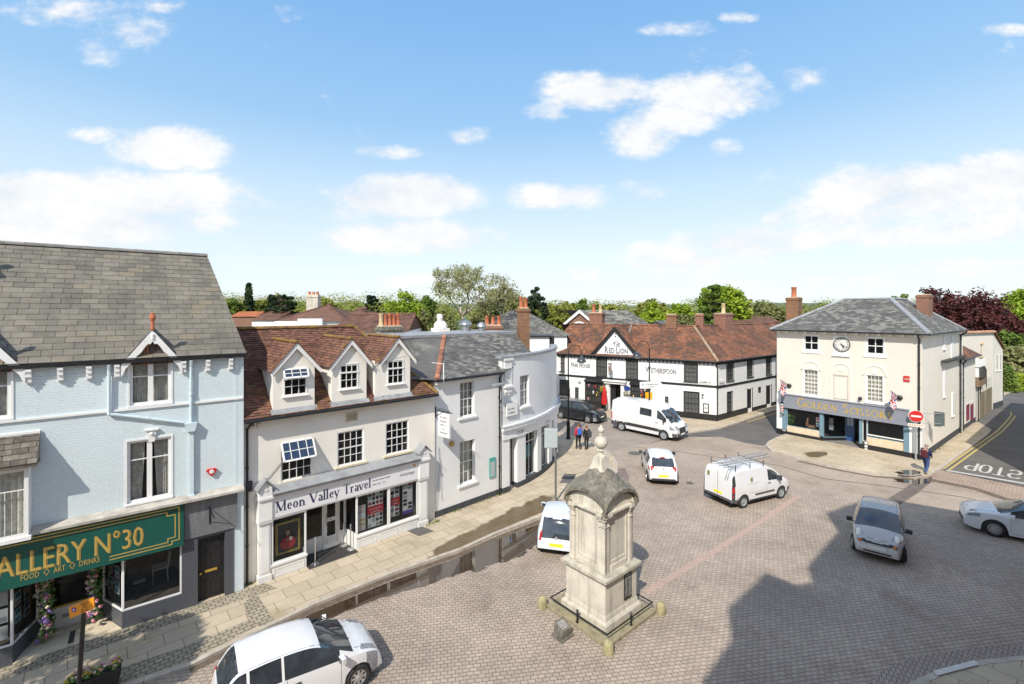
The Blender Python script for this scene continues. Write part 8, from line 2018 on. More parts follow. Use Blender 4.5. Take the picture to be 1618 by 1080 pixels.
# ================================================================== vehicles
def car_paint(name,c,metal=0.0,rough=.28):return mat(name,c,rough,.03,2,metal=metal,coat=.6,spec=.5)
M['carwhite']=car_paint('white_car_paint',(.74,.75,.76));M['carblack']=car_paint('black_car_paint',(.012,.013,.018));M['carsilver']=car_paint('silver_car_paint',(.47,.46,.44),.25,.36);M['carblue']=car_paint('pale_blue_white_paint',(.66,.72,.80))
M['carglass']=mat('tinted_car_glass',(.035,.045,.055),.06,.5,2.5,spec=.9,coat=.5)
M['trim']=mat('black_plastic_trim',(.035,.036,.038),.6,.15,10);M['greytrim']=mat('grey_plastic_bumper',(.085,.088,.092),.65,.12,10)
M['alloy']=mat('alloy_rim',(.55,.55,.55),.3,.1,10,metal=.7);M['lens']=mat('clear_lens',(.26,.28,.31),.12,.3,14,spec=.9,coat=.5);M['redlens']=mat('red_lens',(.45,.01,.015),.15,.2,14,spec=.8,coat=.5);M['amber']=mat('amber_lens',(.75,.22,.02),.2,.1,10)
def lerp_curve(pts,x):
 if x<=pts[0][0]:return pts[0][1]
 for(a,b_),(c,d) in zip(pts[:-1],pts[1:]):
  if x<=c:return b_+(d-b_)*(x-a)/max(1e-9,c-a)
 return pts[-1][1]
def chaikin(pts,n=2):
 for _ in range(n):
  q=[pts[0]]
  for a,c in zip(pts[:-1],pts[1:]):
   q.append((a[0]*.75+c[0]*.25,a[1]*.75+c[1]*.25));q.append((a[0]*.25+c[0]*.75,a[1]*.25+c[1]*.75))
  q.append(pts[-1]);pts=q
 return pts
def car(name,label,cat,pos,ang,top,belt,W,tumble,zsill,axles,wr,paint,spec,step=.045):
 """top: side view roof line rear to front; belt: shoulder line; W half width; tumble: roof half width factor;
    spec: function(kind, x, y, z, f) -> part name; parts listed in spec.parts"""
 t=thing(name,label,cat,pos,ang);L=top[-1][0]
 tp=chaikin(top,2);bp=chaikin(belt,2)
 st=[]
 for a,c in zip(tp[:-1],tp[1:]):
  n=max(1,int(math.hypot(c[0]-a[0],c[1]-a[1])/step))
  for i in range(n):st.append((a[0]+(c[0]-a[0])*i/n,a[1]+(c[1]-a[1])*i/n))
 st.append(tp[-1]);K,J,T=9,6,7
 pl=spec.get('plan',(5,.16,.16));nose=spec.get('nose',.0)
 rows=[];AR=wr+.055
 for(x,zt) in st:
  s=2*x/L-1;k=pl[2] if s>0 else pl[1];w_=W*(1-k*abs(s)**pl[0])
  zb=zsill
  if x<.35:zb=zsill+(.35-x)*.35
  if x>L-.35:zb=zsill+(x-L+.35)*.25
  zbc=zb
  for xa in axles:
   if abs(x-xa)<AR:zb=max(zb,wr+math.sqrt(AR*AR-(x-xa)**2))
  zs=min(lerp_curve(bp,x),zt-.035);zb=min(zb,zs-.03)
  g=max(0,zt-zs);crown=min(.07,g*.5);ze=zt-crown
  wt=w_*(1-(1-tumble)*min(1,g/.5))*(.97 if g>.12 else .93)
  r=[(0,zbc-.0),(w_*.8,zbc)]
  for i in range(K+1):
   f=i/K;z=zb+(zs-zb)*f;zz=(z-zsill)/max(.1,zs-zsill);y=w_*(1-.055*(1-zz)**2-.035*max(0,zz-.55)**2*4)
   r.append((y,z))
  y0,z0=r[-1]
  for i in range(1,J+1):f=i/J;r.append((y0+(wt-y0)*f,z0+(ze-z0)*f))
  for i in range(1,T+1):f=i/T;y=wt*(1-f);r.append((y,ze+crown*(1-(y/max(wt,1e-3))**2)))
  rows.append((x,r))
 nr=len(rows[0][1]);parts={}
 def put(part,q):
  b=parts.setdefault(part,MB(1));b.add(q,[tuple(range(len(q)))])
 for i in range(len(rows)-1):
  x0,a=rows[i];x1,c=rows[i+1]
  for j in range(nr-1):
   kind='floor' if j<2 else 'side' if j<K+2 else 'green' if j<K+2+J else 'top'
   f=(j-K-2+.5)/J if kind=='green' else 0
   for s in(-1,1):
    q=[Vector((x0-L/2,s*a[j][0],a[j][1])),Vector((x1-L/2,s*c[j][0],c[j][1])),Vector((x1-L/2,s*c[j+1][0],c[j+1][1])),Vector((x0-L/2,s*a[j+1][0],a[j+1][1]))]
    if s>0:q=q[::-1]
    m_=(q[0]+q[1]+q[2]+q[3])/4;nrm=(q[1]-q[0]).cross(q[3]-q[0])
    put(spec['part'](kind,m_.x+L/2,m_.y,m_.z,f,s) if kind!='floor' else 'underbody',q)
 for(x,r) in(rows[0],rows[-1]):
  P=[Vector((x-L/2,y,z)) for y,z in r]+[Vector((x-L/2,-y,z)) for y,z in r[::-1][1:-1]]
  put(spec['part']('end',x,0,r[-1][1],0,1),P if x>1 else P[::-1])
 mats={'body':paint,'underbody':M['trim'],'windscreen':M['carglass'],'rear_window':M['carglass'],'side_window':M['carglass'],'bumper':spec.get('bumper',paint),'grille':M['trim'],'headlight':M['lens'],'tail_light':M['redlens'],'indicator':M['amber'],'trim':M['trim'],'roof':spec.get('roof',paint)}
 for k_,b in parts.items():
  if k_ in('headlight','tail_light','side_window','indicator'):
   for sg in(-1,1):
    c=MB(1)
    for f in b.f:
     q=[Vector(b.v[i]) for i in f]
     if sum(v.y for v in q)*sg>0:c.add(q,[tuple(range(len(q)))])
    if c.f:weld(c.build(k_,mats[k_],t))
  else:weld(b.build(k_,mats[k_],t))
 for xa in axles:
  b=MB(1);b.box(xa-L/2-AR,xa-L/2+AR,-W*.80,W*.80,zsill+.02,wr+AR*.95);b.build('wheel_well',M['trim'],t)
 for xa in axles:
  for s in(-1,1):
   c=Vector((xa-L/2,s*(W-.10),wr));ax=Vector((0,s,0));st_=spec.get('steer',0) if xa==axles[-1] else 0
   ax=Matrix.Rotation(st_,3,'Z')@ax
   b=MB(1);b.lathe(c,[(wr*.62,-.1),(wr*.93,-.11),(wr,-.08),(wr,.06),(wr*.93,.085),(wr*.66,.08),(wr*.64,.02)],28,axis=ax,cap=False);w_=b.build('wheel',M['tyre'],t,smooth=35)
   b=MB(1);R_=wr*.66;b.lathe(c,[(R_,.075),(R_*.93,.078),(R_*.9,.02),(.01,.015)],28,axis=ax,cap=False);n=spec.get('spokes',5)
   u=ax.orthogonal().normalized();v=ax.cross(u)
   if n:
    for k in range(n):
     a_=2*PI*k/n;d=u*math.cos(a_)+v*math.sin(a_);e=ax.cross(d);ww=R_*(.9/n+.04)
     b.box8([c+d*.02-e*ww+ax*.03,c+d*R_*.95-e*ww*.8+ax*.03,c+d*R_*.95+e*ww*.8+ax*.03,c+d*.02+e*ww+ax*.03,c+d*.02-e*ww+ax*.072,c+d*R_*.95-e*ww*.8+ax*.066,c+d*R_*.95+e*ww*.8+ax*.066,c+d*.02+e*ww+ax*.072])
    rm_=M['alloy']
   b.lathe(c,[(R_*.3,.03),(R_*.28,.085),(.01,.09)],14,axis=ax)
   b.build('rim',M['alloy'] if n else M['greymetal'],w_,smooth=30)
   if n:
    b=MB(1);b.lathe(c,[(R_*.9,.024),(.01,.024)],24,axis=ax,cap=False);b.build('brake_disc',M['trim'],w_)
 xm,zm=spec['mirror']
 for s in(-1,1):
  b=MB(1);c=Vector((xm-L/2,s*(W+.09),zm));b.obox(c,Vector((1,-.2*s,0)).normalized(),Vector((.2*s,1,0)).normalized(),Vector((0,0,1)),.055,.10,.075*spec.get('mh',1));b.tube(c-Vector((0,s*.05,.03)),c-Vector((-.05,s*.16,.06)),.02,6);m_=b.build('door_mirror',spec.get('mirrorm',paint),t,bevel=.03)
  b=MB(1);b.obox(c-Vector((.058,0,0)),Vector((1,-.2*s,0)).normalized(),Vector((.2*s,1,0)).normalized(),Vector((0,0,1)),.003,.085,.06*spec.get('mh',1));b.build('mirror_glass',M['carglass'],m_)
 def ys(x,z):
  s=2*x/L-1;k=pl[2] if s>0 else pl[1];w_=W*(1-k*abs(s)**pl[0]);zs=lerp_curve(bp,x);zz=(z-zsill)/max(.1,zs-zsill)
  return w_*(1-.055*(1-min(1,zz))**2-.035*max(0,zz-.55)**2*4) if z<=zs+.01 else None
 b=MB(1)
 for line in spec.get('seams',[]):
  P_=[]
  for(a,c) in zip(line[:-1],line[1:]):
   n=6
   for i in range(n+1):P_.append((a[0]+(c[0]-a[0])*i/n,a[1]+(c[1]-a[1])*i/n))
  for s in(-1,1):
   for(a,c) in zip(P_[:-1],P_[1:]):
    y0,y1=ys(*a),ys(*c)
    if y0 and y1 and a!=c:b.tube((a[0]-L/2,s*(y0-.002),a[1]),(c[0]-L/2,s*(y1-.002),c[1]),.006,4,cap=False)
 if b.f:b.build('door_seam',M['trim'],t)
 def tz(x,y):
  i=min(range(len(rows)),key=lambda q:abs(rows[q][0]-x));r=rows[i][1][-T-1:];r=r[::-1]
  for(a,c) in zip(r[:-1],r[1:]):
   if abs(y)<=c[0]:return a[1]+(c[1]-a[1])*(abs(y)-a[0])/max(1e-6,c[0]-a[0])
  return None
 b=MB(1)
 for line in spec.get('toplines',[]):
  for s in(-1,1):
   for(a,c) in zip(line[:-1],line[1:]):
    for i in range(8):
     p_,q_=[(a[0]+(c[0]-a[0])*f,s*(a[1]+(c[1]-a[1])*f)) for f in(i/8,(i+1)/8)];z0_,z1_=tz(*p_),tz(*q_)
     if z0_ and z1_:b.tube((p_[0]-L/2,p_[1],z0_-.001),(q_[0]-L/2,q_[1],z1_-.001),.0065,4,cap=False)
 if b.f:b.build('panel_gap',M['trim'],t)
 for(x,z) in spec.get('handles',[]):
  for s in(-1,1):b=MB(1);b.obox((x-L/2,s*(ys(x,z)+.012),z),Vector((1,0,0)),Vector((0,1,0)),Vector((0,0,1)),.09,.018,.016);b.build('door_handle',spec.get('handlem',paint),t,bevel=.006)
 for(x,z,w_,tilt,m_) in spec.get('plates',[]):
  b=MB(1);n_=Vector((math.cos(tilt)*(1 if x>L/2 else-1),0,math.sin(tilt)));up_=Vector((-n_.z*(1 if n_.x>0 else-1),0,abs(n_.x)));b.obox((x-L/2,0,z),n_,Vector((0,1,0)),up_,.012,w_/2,.056);b.build('number_plate',m_,t,bevel=.004)
 return t,L,ys
def weld(o):
 bm=bmesh.new();bm.from_mesh(o.data);bmesh.ops.remove_doubles(bm,verts=bm.verts,dist=.0008);bmesh.ops.recalc_face_normals(bm,faces=bm.faces) if False else None
 bm.to_mesh(o.data);bm.free();o.data.polygons.foreach_set('use_smooth',[True]*len(o.data.polygons));o.data.set_sharp_from_angle(angle=R(38));o.data.update();return o
def rear_lamps(t,L,x,y,z,a,b_,c):
 for s_ in(-1,1):
  b=MB(1);b.ball((0,0,0),1,14);b.v=[(x-L/2+p[0]*a+p[2]*.04,s_*(y-p[2]*.02)+p[1]*b_,z+p[2]*c) for p in b.v];b.build('tail_light',M['redlens'],t,smooth=180)
def heading(p,q):return math.atan2(q[1]-p[1],q[0]-p[0])
def hatch(d):
 "small car part chooser; d holds x positions"
 def f(kind,x,y,z,f_,s):
  if kind in('green',):
   if d['gx'][0]<x<d['gx'][1] and .08<f_<.92 and not any(abs(x-q)<.045 for q in d['pil']):return 'side_window'
   return 'body'
  if kind=='top':
   if d['ws'][0]<x<d['ws'][1]:return 'windscreen' if abs(y)<d.get('wsw',.62) else 'body'
   if d['rw'][0]<x<d['rw'][1] and z>d['rw'][2] and z<d['rw'][3]:return 'rear_window' if abs(y)<d.get('rww',.55) else 'body'
  if kind in('top','side','end') and x<.5 and 'tl' in d:
   tl=d['tl']
   if tl[0]<abs(y) and tl[1]<z<tl[2] and x<tl[3]:return 'tail_light'
  if kind in('top','side') and x>d['L']-.95 and 'hl' in d:
   for hl in d['hl']:
    if((x-hl[0])/hl[2])**2+((abs(y)-hl[1])/hl[3])**2<1 and(len(hl)<6 or hl[4]<z<hl[5]):return 'headlight'
  if 'gr' in d and kind in('top','end','side') and x>d['L']-.5:
   for g in d['gr']:
    if g[0]<z<g[1] and g[2]<=abs(y)<g[3]:return g[4]
  if z<d['bz'] and kind!='green' and(x<.42 or x>d['L']-.45):return 'bumper'
  if z<d.get('sz',0) and kind=='side':return 'trim'
  return 'body'
 return f
d1=dict(L=3.68,gx=(.32,2.62),pil=(1.35,.62),ws=(2.18,2.95),rw=(.02,.45,.98,1.42),hl=[(3.35,.62,.22,.17)],tl=(.5,.62,.98,.22),bz=.34,gr=[(.28,.42,0,.55,'grille')],wsw=.70)
top1=[(0,.50),(.01,.70),(.06,.92),(.12,1.02),(.38,1.40),(.62,1.46),(1.3,1.505),(1.9,1.47),(2.25,1.36),(2.95,1.0),(3.3,.90),(3.56,.74),(3.66,.55),(3.68,.42)]
belt1=[(0,.9),(.4,1.02),(1.3,.97),(2.5,.92),(3.0,.88),(3.4,.78),(3.68,.6)]
seam=lambda a,c,e,zb_=.28:[[(a,zb_),(a,.95)],[(c,zb_),(c,.93)],[(a,zb_),(c,zb_)]]
pF,pR=G(571,1092),G(428,1190)
P1f,P1=None,None
c1d=(G(566,1088)-G(430,1165)).normalized()
c1=Vector((-5.25,11.6,0))
t,L,ys=car('parked_car','white small hatchback with alloy wheels and roof aerial at the bottom left, beside the kerb','car',c1,R(35),top1,belt1,.83,.80,.19,(.66,3.04),.29,M['carwhite'],dict(part=hatch(d1),plan=(4,.20,.22),mirror=(2.62,.98),spokes=8,toplines=[[(2.98,.62),(3.50,.50),(3.52,0)],[(.42,.58),(1.4,.60),(2.2,.57)],[(.40,0),(.40,.56)]],seams=[[(2.62,.3),(2.62,.9)],[(1.42,.28),(1.42,.95)],[(1.42,.26),(2.62,.26)],[(.82,.62),(.78,.97)]],handles=[(1.62,.80),(.92,.82)],handlem=M['trim'],plates=[(.0,.55,.5,0,M['yellow']),(3.67,.42,.5,.1,M['plate'])]))
b=MB(1);b.tube((.42-L/2,0,1.43),(.30-L/2,0,1.58),.008,5);b.lathe((.42-L/2,0,1.42),[(.035,0),(.02,.03)],8);b.build('aerial',M['trim'],t)
b=MB(1)
for s_ in(-.30,.25):b.tube((2.93-L/2,s_,1.03),(2.45-L/2,s_+.42,1.27),.012,5)
b.build('wiper',M['trim'],t)
d2=dict(L=3.54,gx=(.4,2.5),pil=(1.4,),ws=(2.1,2.8),rw=(-.1,.5,.70,1.36),tl=(.55,.60,.96,.3),bz=.30,hl=[(3.3,.6,.15,.12)],rww=.55)
top2=[(0,.42),(.0,.55),(.03,.68),(.10,.95),(.32,1.36),(.5,1.42),(1.2,1.48),(1.9,1.42),(2.2,1.32),(2.8,.98),(3.2,.88),(3.45,.72),(3.54,.5)]
belt2=[(0,.66),(.4,.98),(1.3,.95),(2.5,.90),(3.2,.80),(3.54,.6)]
p=G(900,868);c=Vector((1.62,19.9,0))
t,L,ys=car('parked_car','pale blue-white city car with black tailgate parked behind the memorial','car',Vector((2.10,19.5,0)),R(76),top2,belt2,.82,.82,.2,(.56,2.98),.29,M['carblue'],dict(part=hatch(d2),plan=(4,.12,.2),mirror=(2.5,.98),spokes=5,plates=[(.0,.50,.52,.1,M['yellow'])]))
b=MB(1);b.lathe((.045-L/2,0,.74),[(.06,0),(.055,.012)],16,axis=(-1,0,.25));b.tube((.40-L/2,0,1.39),(.28-L/2,0,1.56),.008,5);b.build('badge',M['alloy'],t)
b=MB(1);illegible(lambda a,c_:Vector((.02-L/2-.012,-a,c_))+root_loc(t)*1,-.4,.655,.8,.035,M['plate'],t)
rear_lamps(t,L,.09,.60,.79,.05,.055,.17)
d3=dict(L=4.0,gx=(.55,2.7),pil=(1.6,),ws=(2.3,3.1),rw=(-.1,.62,.98,1.34),tl=(.52,.80,1.06,.40),bz=.30,hl=[(3.7,.6,.15,.12)],rww=.56,gr=[])
top3=[(0,.45),(.0,.62),(.04,.86),(.12,1.0),(.48,1.36),(.7,1.42),(1.4,1.49),(2.1,1.43),(2.4,1.34),(3.1,1.0),(3.5,.88),(3.88,.70),(4.0,.45)]
belt3=[(0,.92),(.5,1.0),(1.5,.96),(2.8,.90),(3.4,.8),(4.0,.6)]
a_=G(1040,768);t,L,ys=car('moving_car','small white three-door hatchback with yellow rear plate driving away beyond the memorial','car',Vector((a_.x+.65,a_.y+2.0,0)),R(80),top3,belt3,.85,.78,.2,(.66,3.17),.31,M['carwhite'],dict(part=hatch(d3),plan=(3.6,.17,.2),mirror=(2.72,1.0),spokes=5,mirrorm=M['trim'],toplines=[[(.66,.52),(2.3,.56)],[(.12,.5),(.5,.52)]],plates=[(.0,.53,.52,.0,M['yellow'])]))
b=MB(1);b.obox((.02-L/2,0,.33),Vector((1,0,0)),Vector((0,1,0)),Vector((0,0,1)),.05,.62,.06);b.build('lower_bumper',M['trim'],t,bevel=.02)
b=MB(1);b.obox((.47-L/2,0,1.38),Vector((1,0,.5)).normalized(),Vector((0,1,0)),Vector((-.5,0,1)).normalized(),.02,.12,.03);b.build('brake_light',M['redlens'],t)
rear_lamps(t,L,.14,.63,.92,.06,.075,.10)
b=MB(1);b.lathe((.06-L/2,0,.90),[(.05,0),(.045,.015)],14,axis=(-1,0,.3));b.build('badge',M['alloy'],t)
dv=dict(L=4.2)
def vanpart(kind,x,y,z,f,s):
 if kind=='green':
  if 2.42<x<3.18 and .06<f<.90:return 'side_window'
  if x<.22 and f<.9:return 'trim'
  return 'body'
 if kind=='top' and 2.95<x<3.62 and z>1.12:return 'windscreen' if abs(y)<.66 else 'body'
 if kind=='side' and x<.10 and .60<z:return 'tail_light' if(z>.78 or z<.68) else 'trim'
 if kind=='side' and x<.17 and z>.5:return 'tail_light' if(.85<z<1.02) else 'trim'
 if z<.50 and(x<.38 or x>3.9):return 'bumper'
 if kind in('side','top') and x>3.72 and((abs(y)-.62)/.16)**2+((z-.82)/.12)**2<1:return 'headlight'
 if kind=='side' and z<.30:return 'trim'
 return 'body'
topv=[(0,.34),(.0,.7),(.01,1.2),(.05,1.62),(.15,1.76),(.5,1.80),(1.8,1.82),(2.4,1.79),(2.85,1.68),(3.5,1.16),(3.75,1.06),(4.05,.92),(4.17,.7),(4.2,.42)]
beltv=[(0,1.10),(.6,1.10),(2.4,1.08),(3.3,1.02),(3.8,.92),(4.2,.7)]
rg,fg=G(1170,801),G(1231,785.5);hd=heading(rg,fg);dirv_=Vector((math.cos(hd),math.sin(hd),0));lf=Vector((-dirv_.y,dirv_.x,0));ctr=(rg+fg)/2+lf*.72+dirv_*.02
t,L,ysv=car('panel_van','small white van with ladders on its roof rack crossing the square','van',ctr,hd,topv,beltv,.91,.90,.24,(.72,3.42),.31,M['carwhite'],dict(part=vanpart,plan=(7,.05,.18),mirror=(3.12,1.14),mh=1.5,mirrorm=M['trim'],spokes=0,bumper=M['greytrim'],seams=[[(2.32,.32),(2.32,1.06)],[(3.22,.5),(3.22,1.0)],[(2.32,.32),(3.1,.32)],[(1.1,.66),(2.2,.66)],[(.95,1.1),(2.25,1.09)]],handles=[(2.5,.95)],handlem=M['trim'],plates=[(.0,.62,.5,0,M['yellow'])]))
b=MB(1)
for s_ in(-1,1):
 for k in range(8):
  a0,a1=1.30+k*.17,1.30+(k+1)*.17;b.box8([(a0-L/2+.2,s_*.925,.52),(a1-L/2+.2,s_*.925,.52),(a1-L/2+.2,s_*.88,.52),(a0-L/2+.2,s_*.88,.52),(a0-L/2+.2,s_*.925,.57),(a1-L/2+.2,s_*.925,.57),(a1-L/2+.2,s_*.88,.57),(a0-L/2+.2,s_*.88,.57)])
b.build('rubbing_strip',M['trim'],t)
b=MB(1);b.tube((-.012-L/2,.0,.36),(-.012-L/2,0,1.7),.006,4);b.build('rear_door_seam',M['trim'],t)
b=MB(1);b.box(-.02-L/2,-.0-L/2,.5,.62,1.28,1.48);b.box(1.2-L/2,1.32-L/2,-.90,-.885,1.20,1.38);b.build('company_sticker',mat('olive_sticker',(.20,.20,.04),.5,.5,30),t)
for xb_ in(.35,1.35,2.3):
 b=MB(1);b.tube((xb_-L/2,-.72,1.90),(xb_-L/2,.72,1.90),.016,6)
 for s_ in(-1,1):b.tube((xb_-L/2,s_*.72,1.72),(xb_-L/2,s_*.72,2.04),.02,6)
 b.build('roof_bar',M['trim'],t)
lad=thing('ladder','aluminium ladder lying on the roof rack of the small white van','ladder',ctr,hd);b=MB(1)
for(y0,z0,x0,x1) in((-.30,1.95,.05,3.45),(-.02,2.0,.2,3.6)):
 for dy in(0,.32):b.box(x0-L/2,x1-L/2,y0+dy-.012,y0+dy+.012,z0-.025,z0+.025)
 x=x0+.15
 while x<x1:b.tube((x-L/2,y0,z0),(x-L/2,y0+.32,z0),.014,5);x+=.26
b.build('rails_and_rungs',M['alloy'],lad)
b=MB(1)
for y in(-.62,-.5):b.tube((.9-L/2,y,1.95),(.15-L/2,y,1.88),.02,5);b.tube((.15-L/2,y,1.88),(-.08-L/2,y,1.45),.02,5)
b.build('ladder_slide',M['greymetal'],t)
d4=dict(L=3.72,gx=(.4,2.66),pil=(1.45,),ws=(2.06,3.02),rw=(-.1,.5,.98,1.42),tl=(.6,.7,1.0,.3),bz=.0,hl=[],gr=[(.625,.70,.18,.60,'grille'),(.30,.37,0,.45,'grille')],wsw=.70)
top4=[(0,.5),(.02,.8),(.1,1.0),(.4,1.40),(.6,1.48),(1.4,1.54),(2.0,1.48),(2.3,1.37),(2.98,1.03),(3.2,.97),(3.46,.86),(3.62,.68),(3.70,.48),(3.72,.38)]
belt4=[(0,.9),(.4,1.0),(1.4,.96),(2.6,.93),(3.1,.86),(3.4,.74),(3.72,.5)]
fc=G(1376,880);hd4=math.atan2(-.77,-.64);dv4=Vector((math.cos(hd4),math.sin(hd4),0));fp=Vector((X(1386,17.6),17.6,0))
t,L,ys=car('moving_car','silver rounded hatchback with a lit amber indicator driving towards us in the shadow','car',fp-dv4*1.75,hd4,top4,belt4,.83,.76,.2,(.60,3.02),.29,M['carsilver'],dict(part=hatch(d4),plan=(3.2,.2,.24),mirror=(2.62,1.02),spokes=5,mirrorm=M['trim'],toplines=[[(3.04,.58),(3.5,.42),(3.56,0)],[(.5,.55),(2.1,.56)]],steer=R(12),plates=[(3.71,.52,.52,.12,M['plate'])],seams=[[(2.62,.3),(2.62,.9)],[(1.42,.3),(1.42,.95)]]))
for s_ in(-1,1):
 b=MB(1);b.ball((0,0,0),1,14);b.v=[(3.27-L/2+p[0]*.215-p[2]*.06,s_*.575+p[1]*.135,.785+p[2]*.14-p[0]*.05) for p in b.v];b.build('headlight_rim',M['trim'],t,smooth=180)
 b=MB(1);b.ball((0,0,0),1,14);b.v=[(3.29-L/2+p[0]*.20-p[2]*.06,s_*.575+p[1]*.115,.80+p[2]*.13-p[0]*.05) for p in b.v];b.build('headlight',mat('oval_lens',(.80,.77,.66),.12,.25,12,spec=.9,coat=.6),t,smooth=180)
for s_ in(-1,1):b=MB(1);b.obox((3.64-L/2,s_*.52,.665),Vector((1,0,0)),Vector((0,1,0)),Vector((0,0,1)),.035,.05,.035);b.build('indicator',M['amber'],t,bevel=.01)
b=MB(1);b.obox((3.70-L/2,0,.36),Vector((1,0,0)),Vector((0,1,0)),Vector((0,0,1)),.03,.42,.035);b.build('lower_grille',M['trim'],t,bevel=.02)
b=MB(1);b.obox((3.665-L/2,0,.665),Vector((1,0,0)),Vector((0,1,0)),Vector((0,0,1)),.03,.40,.022);b.build('upper_grille',M['trim'],t,bevel=.01)
b=MB(1);b.lathe((3.56-L/2,0,.78),[(.05,0),(.045,.015)],14,axis=(1,0,.6));b.build('badge',M['alloy'],t)
d5=dict(L=4.38,gx=(.6,3.0),pil=(1.0,1.9),ws=(2.45,3.35),rw=(-.1,.5,.98,1.3),tl=(.6,.7,1.0,.3),bz=.0,hl=[(4.05,.66,.22,.16,.66,.9)],gr=[(.28,.46,0,.5,'grille')],wsw=.74)
top5=[(0,.5),(.02,.8),(.1,1.0),(.5,1.34),(.9,1.44),(1.7,1.48),(2.2,1.45),(2.6,1.36),(3.3,1.05),(3.75,.99),(4.1,.92),(4.30,.80),(4.36,.66),(4.38,.36)]
belt5=[(0,.9),(.5,1.0),(1.6,.97),(2.9,.94),(3.5,.92),(4.0,.86),(4.38,.7)]
fw_=G(1571,847);hd5=heading(G(1790,900),G(1571,847));hd5=R(143);dv5=Vector((math.cos(hd5),math.sin(hd5),0));lf5=Vector((-dv5.y,dv5.x,0));c5=fw_-lf5*.80-dv5*(3.47-2.19)
t,L,ys=car('moving_car','white hatchback with multi-spoke wheels entering at the right edge of the square','car',c5,hd5,top5,belt5,.90,.78,.17,(.78,3.47),.33,M['carwhite'],dict(part=hatch(d5),plan=(3.4,.2,.24),mirror=(2.95,.98),spokes=15,toplines=[[(3.42,.66),(4.14,.54),(4.18,0)]],seams=[[(3.0,.3),(3.0,.88)],[(3.0,.26),(1.95,.26)],[(1.95,.3),(1.95,.92)]],handles=[(2.15,.82)],plates=[(4.37,.5,.52,.1,M['plate'])]))
def bigvan(kind,x,y,z,f,s):
 if kind=='green':
  if .12<f<.78 and((3.98<x<4.72)):return 'side_window'
  if .12<f<.72 and 2.55<x<3.55:return 'side_window'
  return 'body'
 if kind=='top' and 4.28<x<5.12 and 1.28<z<2.12:return 'windscreen' if abs(y)<.82 else 'body'
 if x>5.35 and abs(y)<.42 and .62<z<.98:return 'grille'
 if x>5.02 and kind!='floor' and .84<z<1.10 and abs(y)>.52:return 'headlight'
 if z<.62 and(x>5.2 or x<.9):return 'bumper'
 if kind=='side' and .55<z<.74 and x<4.7:return 'trim'
 if x<.1 and kind=='side' and .9<z<1.5:return 'tail_light'
 return 'body'
topb=[(0,.45),(.0,1.2),(.02,2.2),(.10,2.42),(.4,2.50),(2.5,2.54),(3.6,2.50),(4.15,2.30),(4.55,1.92),(5.05,1.30),(5.3,1.18),(5.48,1.02),(5.54,.7),(5.55,.42)]
beltb=[(0,1.42),(3.6,1.40),(4.7,1.28),(5.2,1.05),(5.55,.8)]
rg,fg=G(986,681),G(1045,694);hd=heading(rg,fg);dirv_=Vector((math.cos(hd),math.sin(hd),0));lf=Vector((-dirv_.y,dirv_.x,0));ctr=(rg+fg)/2+lf*.86+dirv_*.05
t,L,ysb=car('delivery_van','large white high-roofed van with dark side window and grey bumpers in front of the inn','van',ctr,hd,topb,beltb,1.0,.90,.30,(.95,4.55),.36,M['carwhite'],dict(part=bigvan,plan=(8,.03,.14),mirror=(4.62,1.5),mh=2.2,mirrorm=M['trim'],spokes=0,bumper=M['greytrim'],seams=[[(3.85,.45),(3.85,1.38)],[(4.75,.6),(4.75,1.25)],[(2.3,.45),(2.3,1.4)]],handles=[(4.0,1.2)],handlem=M['trim'],plates=[(5.56,.50,.52,0,M['plate'])]),step=.06)
d7=dict(L=4.5,gx=(.5,3.1),pil=(.95,2.0),ws=(2.6,3.4),rw=(-.1,.4,1.1,1.45),hl=[(4.1,.66,.28,.16)],tl=(.6,.85,1.1,.3),bz=.40,gr=[(.62,.80,0,.40,'grille')],sz=.36,wsw=.68)
top7=[(0,.5),(.02,1.0),(.1,1.25),(.35,1.58),(.8,1.66),(1.8,1.68),(2.4,1.60),(2.7,1.50),(3.42,1.16),(3.9,1.08),(4.25,.96),(4.44,.75),(4.5,.45)]
belt7=[(0,1.1),(.5,1.15),(2,1.08),(3.2,1.04),(3.9,.96),(4.5,.7)]
fw7=G(929,668.5);hd7=R(-40);dv7=Vector((math.cos(hd7),math.sin(hd7),0));lf7=Vector((-dv7.y,dv7.x,0));c7=fw7+lf7*.8-dv7*(3.55-2.25)
t,L,ys=car('moving_car','black estate car turning in front of the inn beside the folded red parasol','car',c7,hd7,top7,belt7,.92,.80,.22,(.85,3.55),.35,M['carblack'],dict(part=hatch(d7),plan=(3.6,.15,.22),mirror=(3.1,1.12),spokes=5,bumper=M['trim'],plates=[(4.49,.55,.52,.1,M['plate'])]),step=.06)
for s_ in(-.6,.6):
 b=MB(1);b.tube((.7-L/2,s_,1.68),(2.3-L/2,s_,1.68),.02,6);b.build('roof_rail',M['alloy'],t)
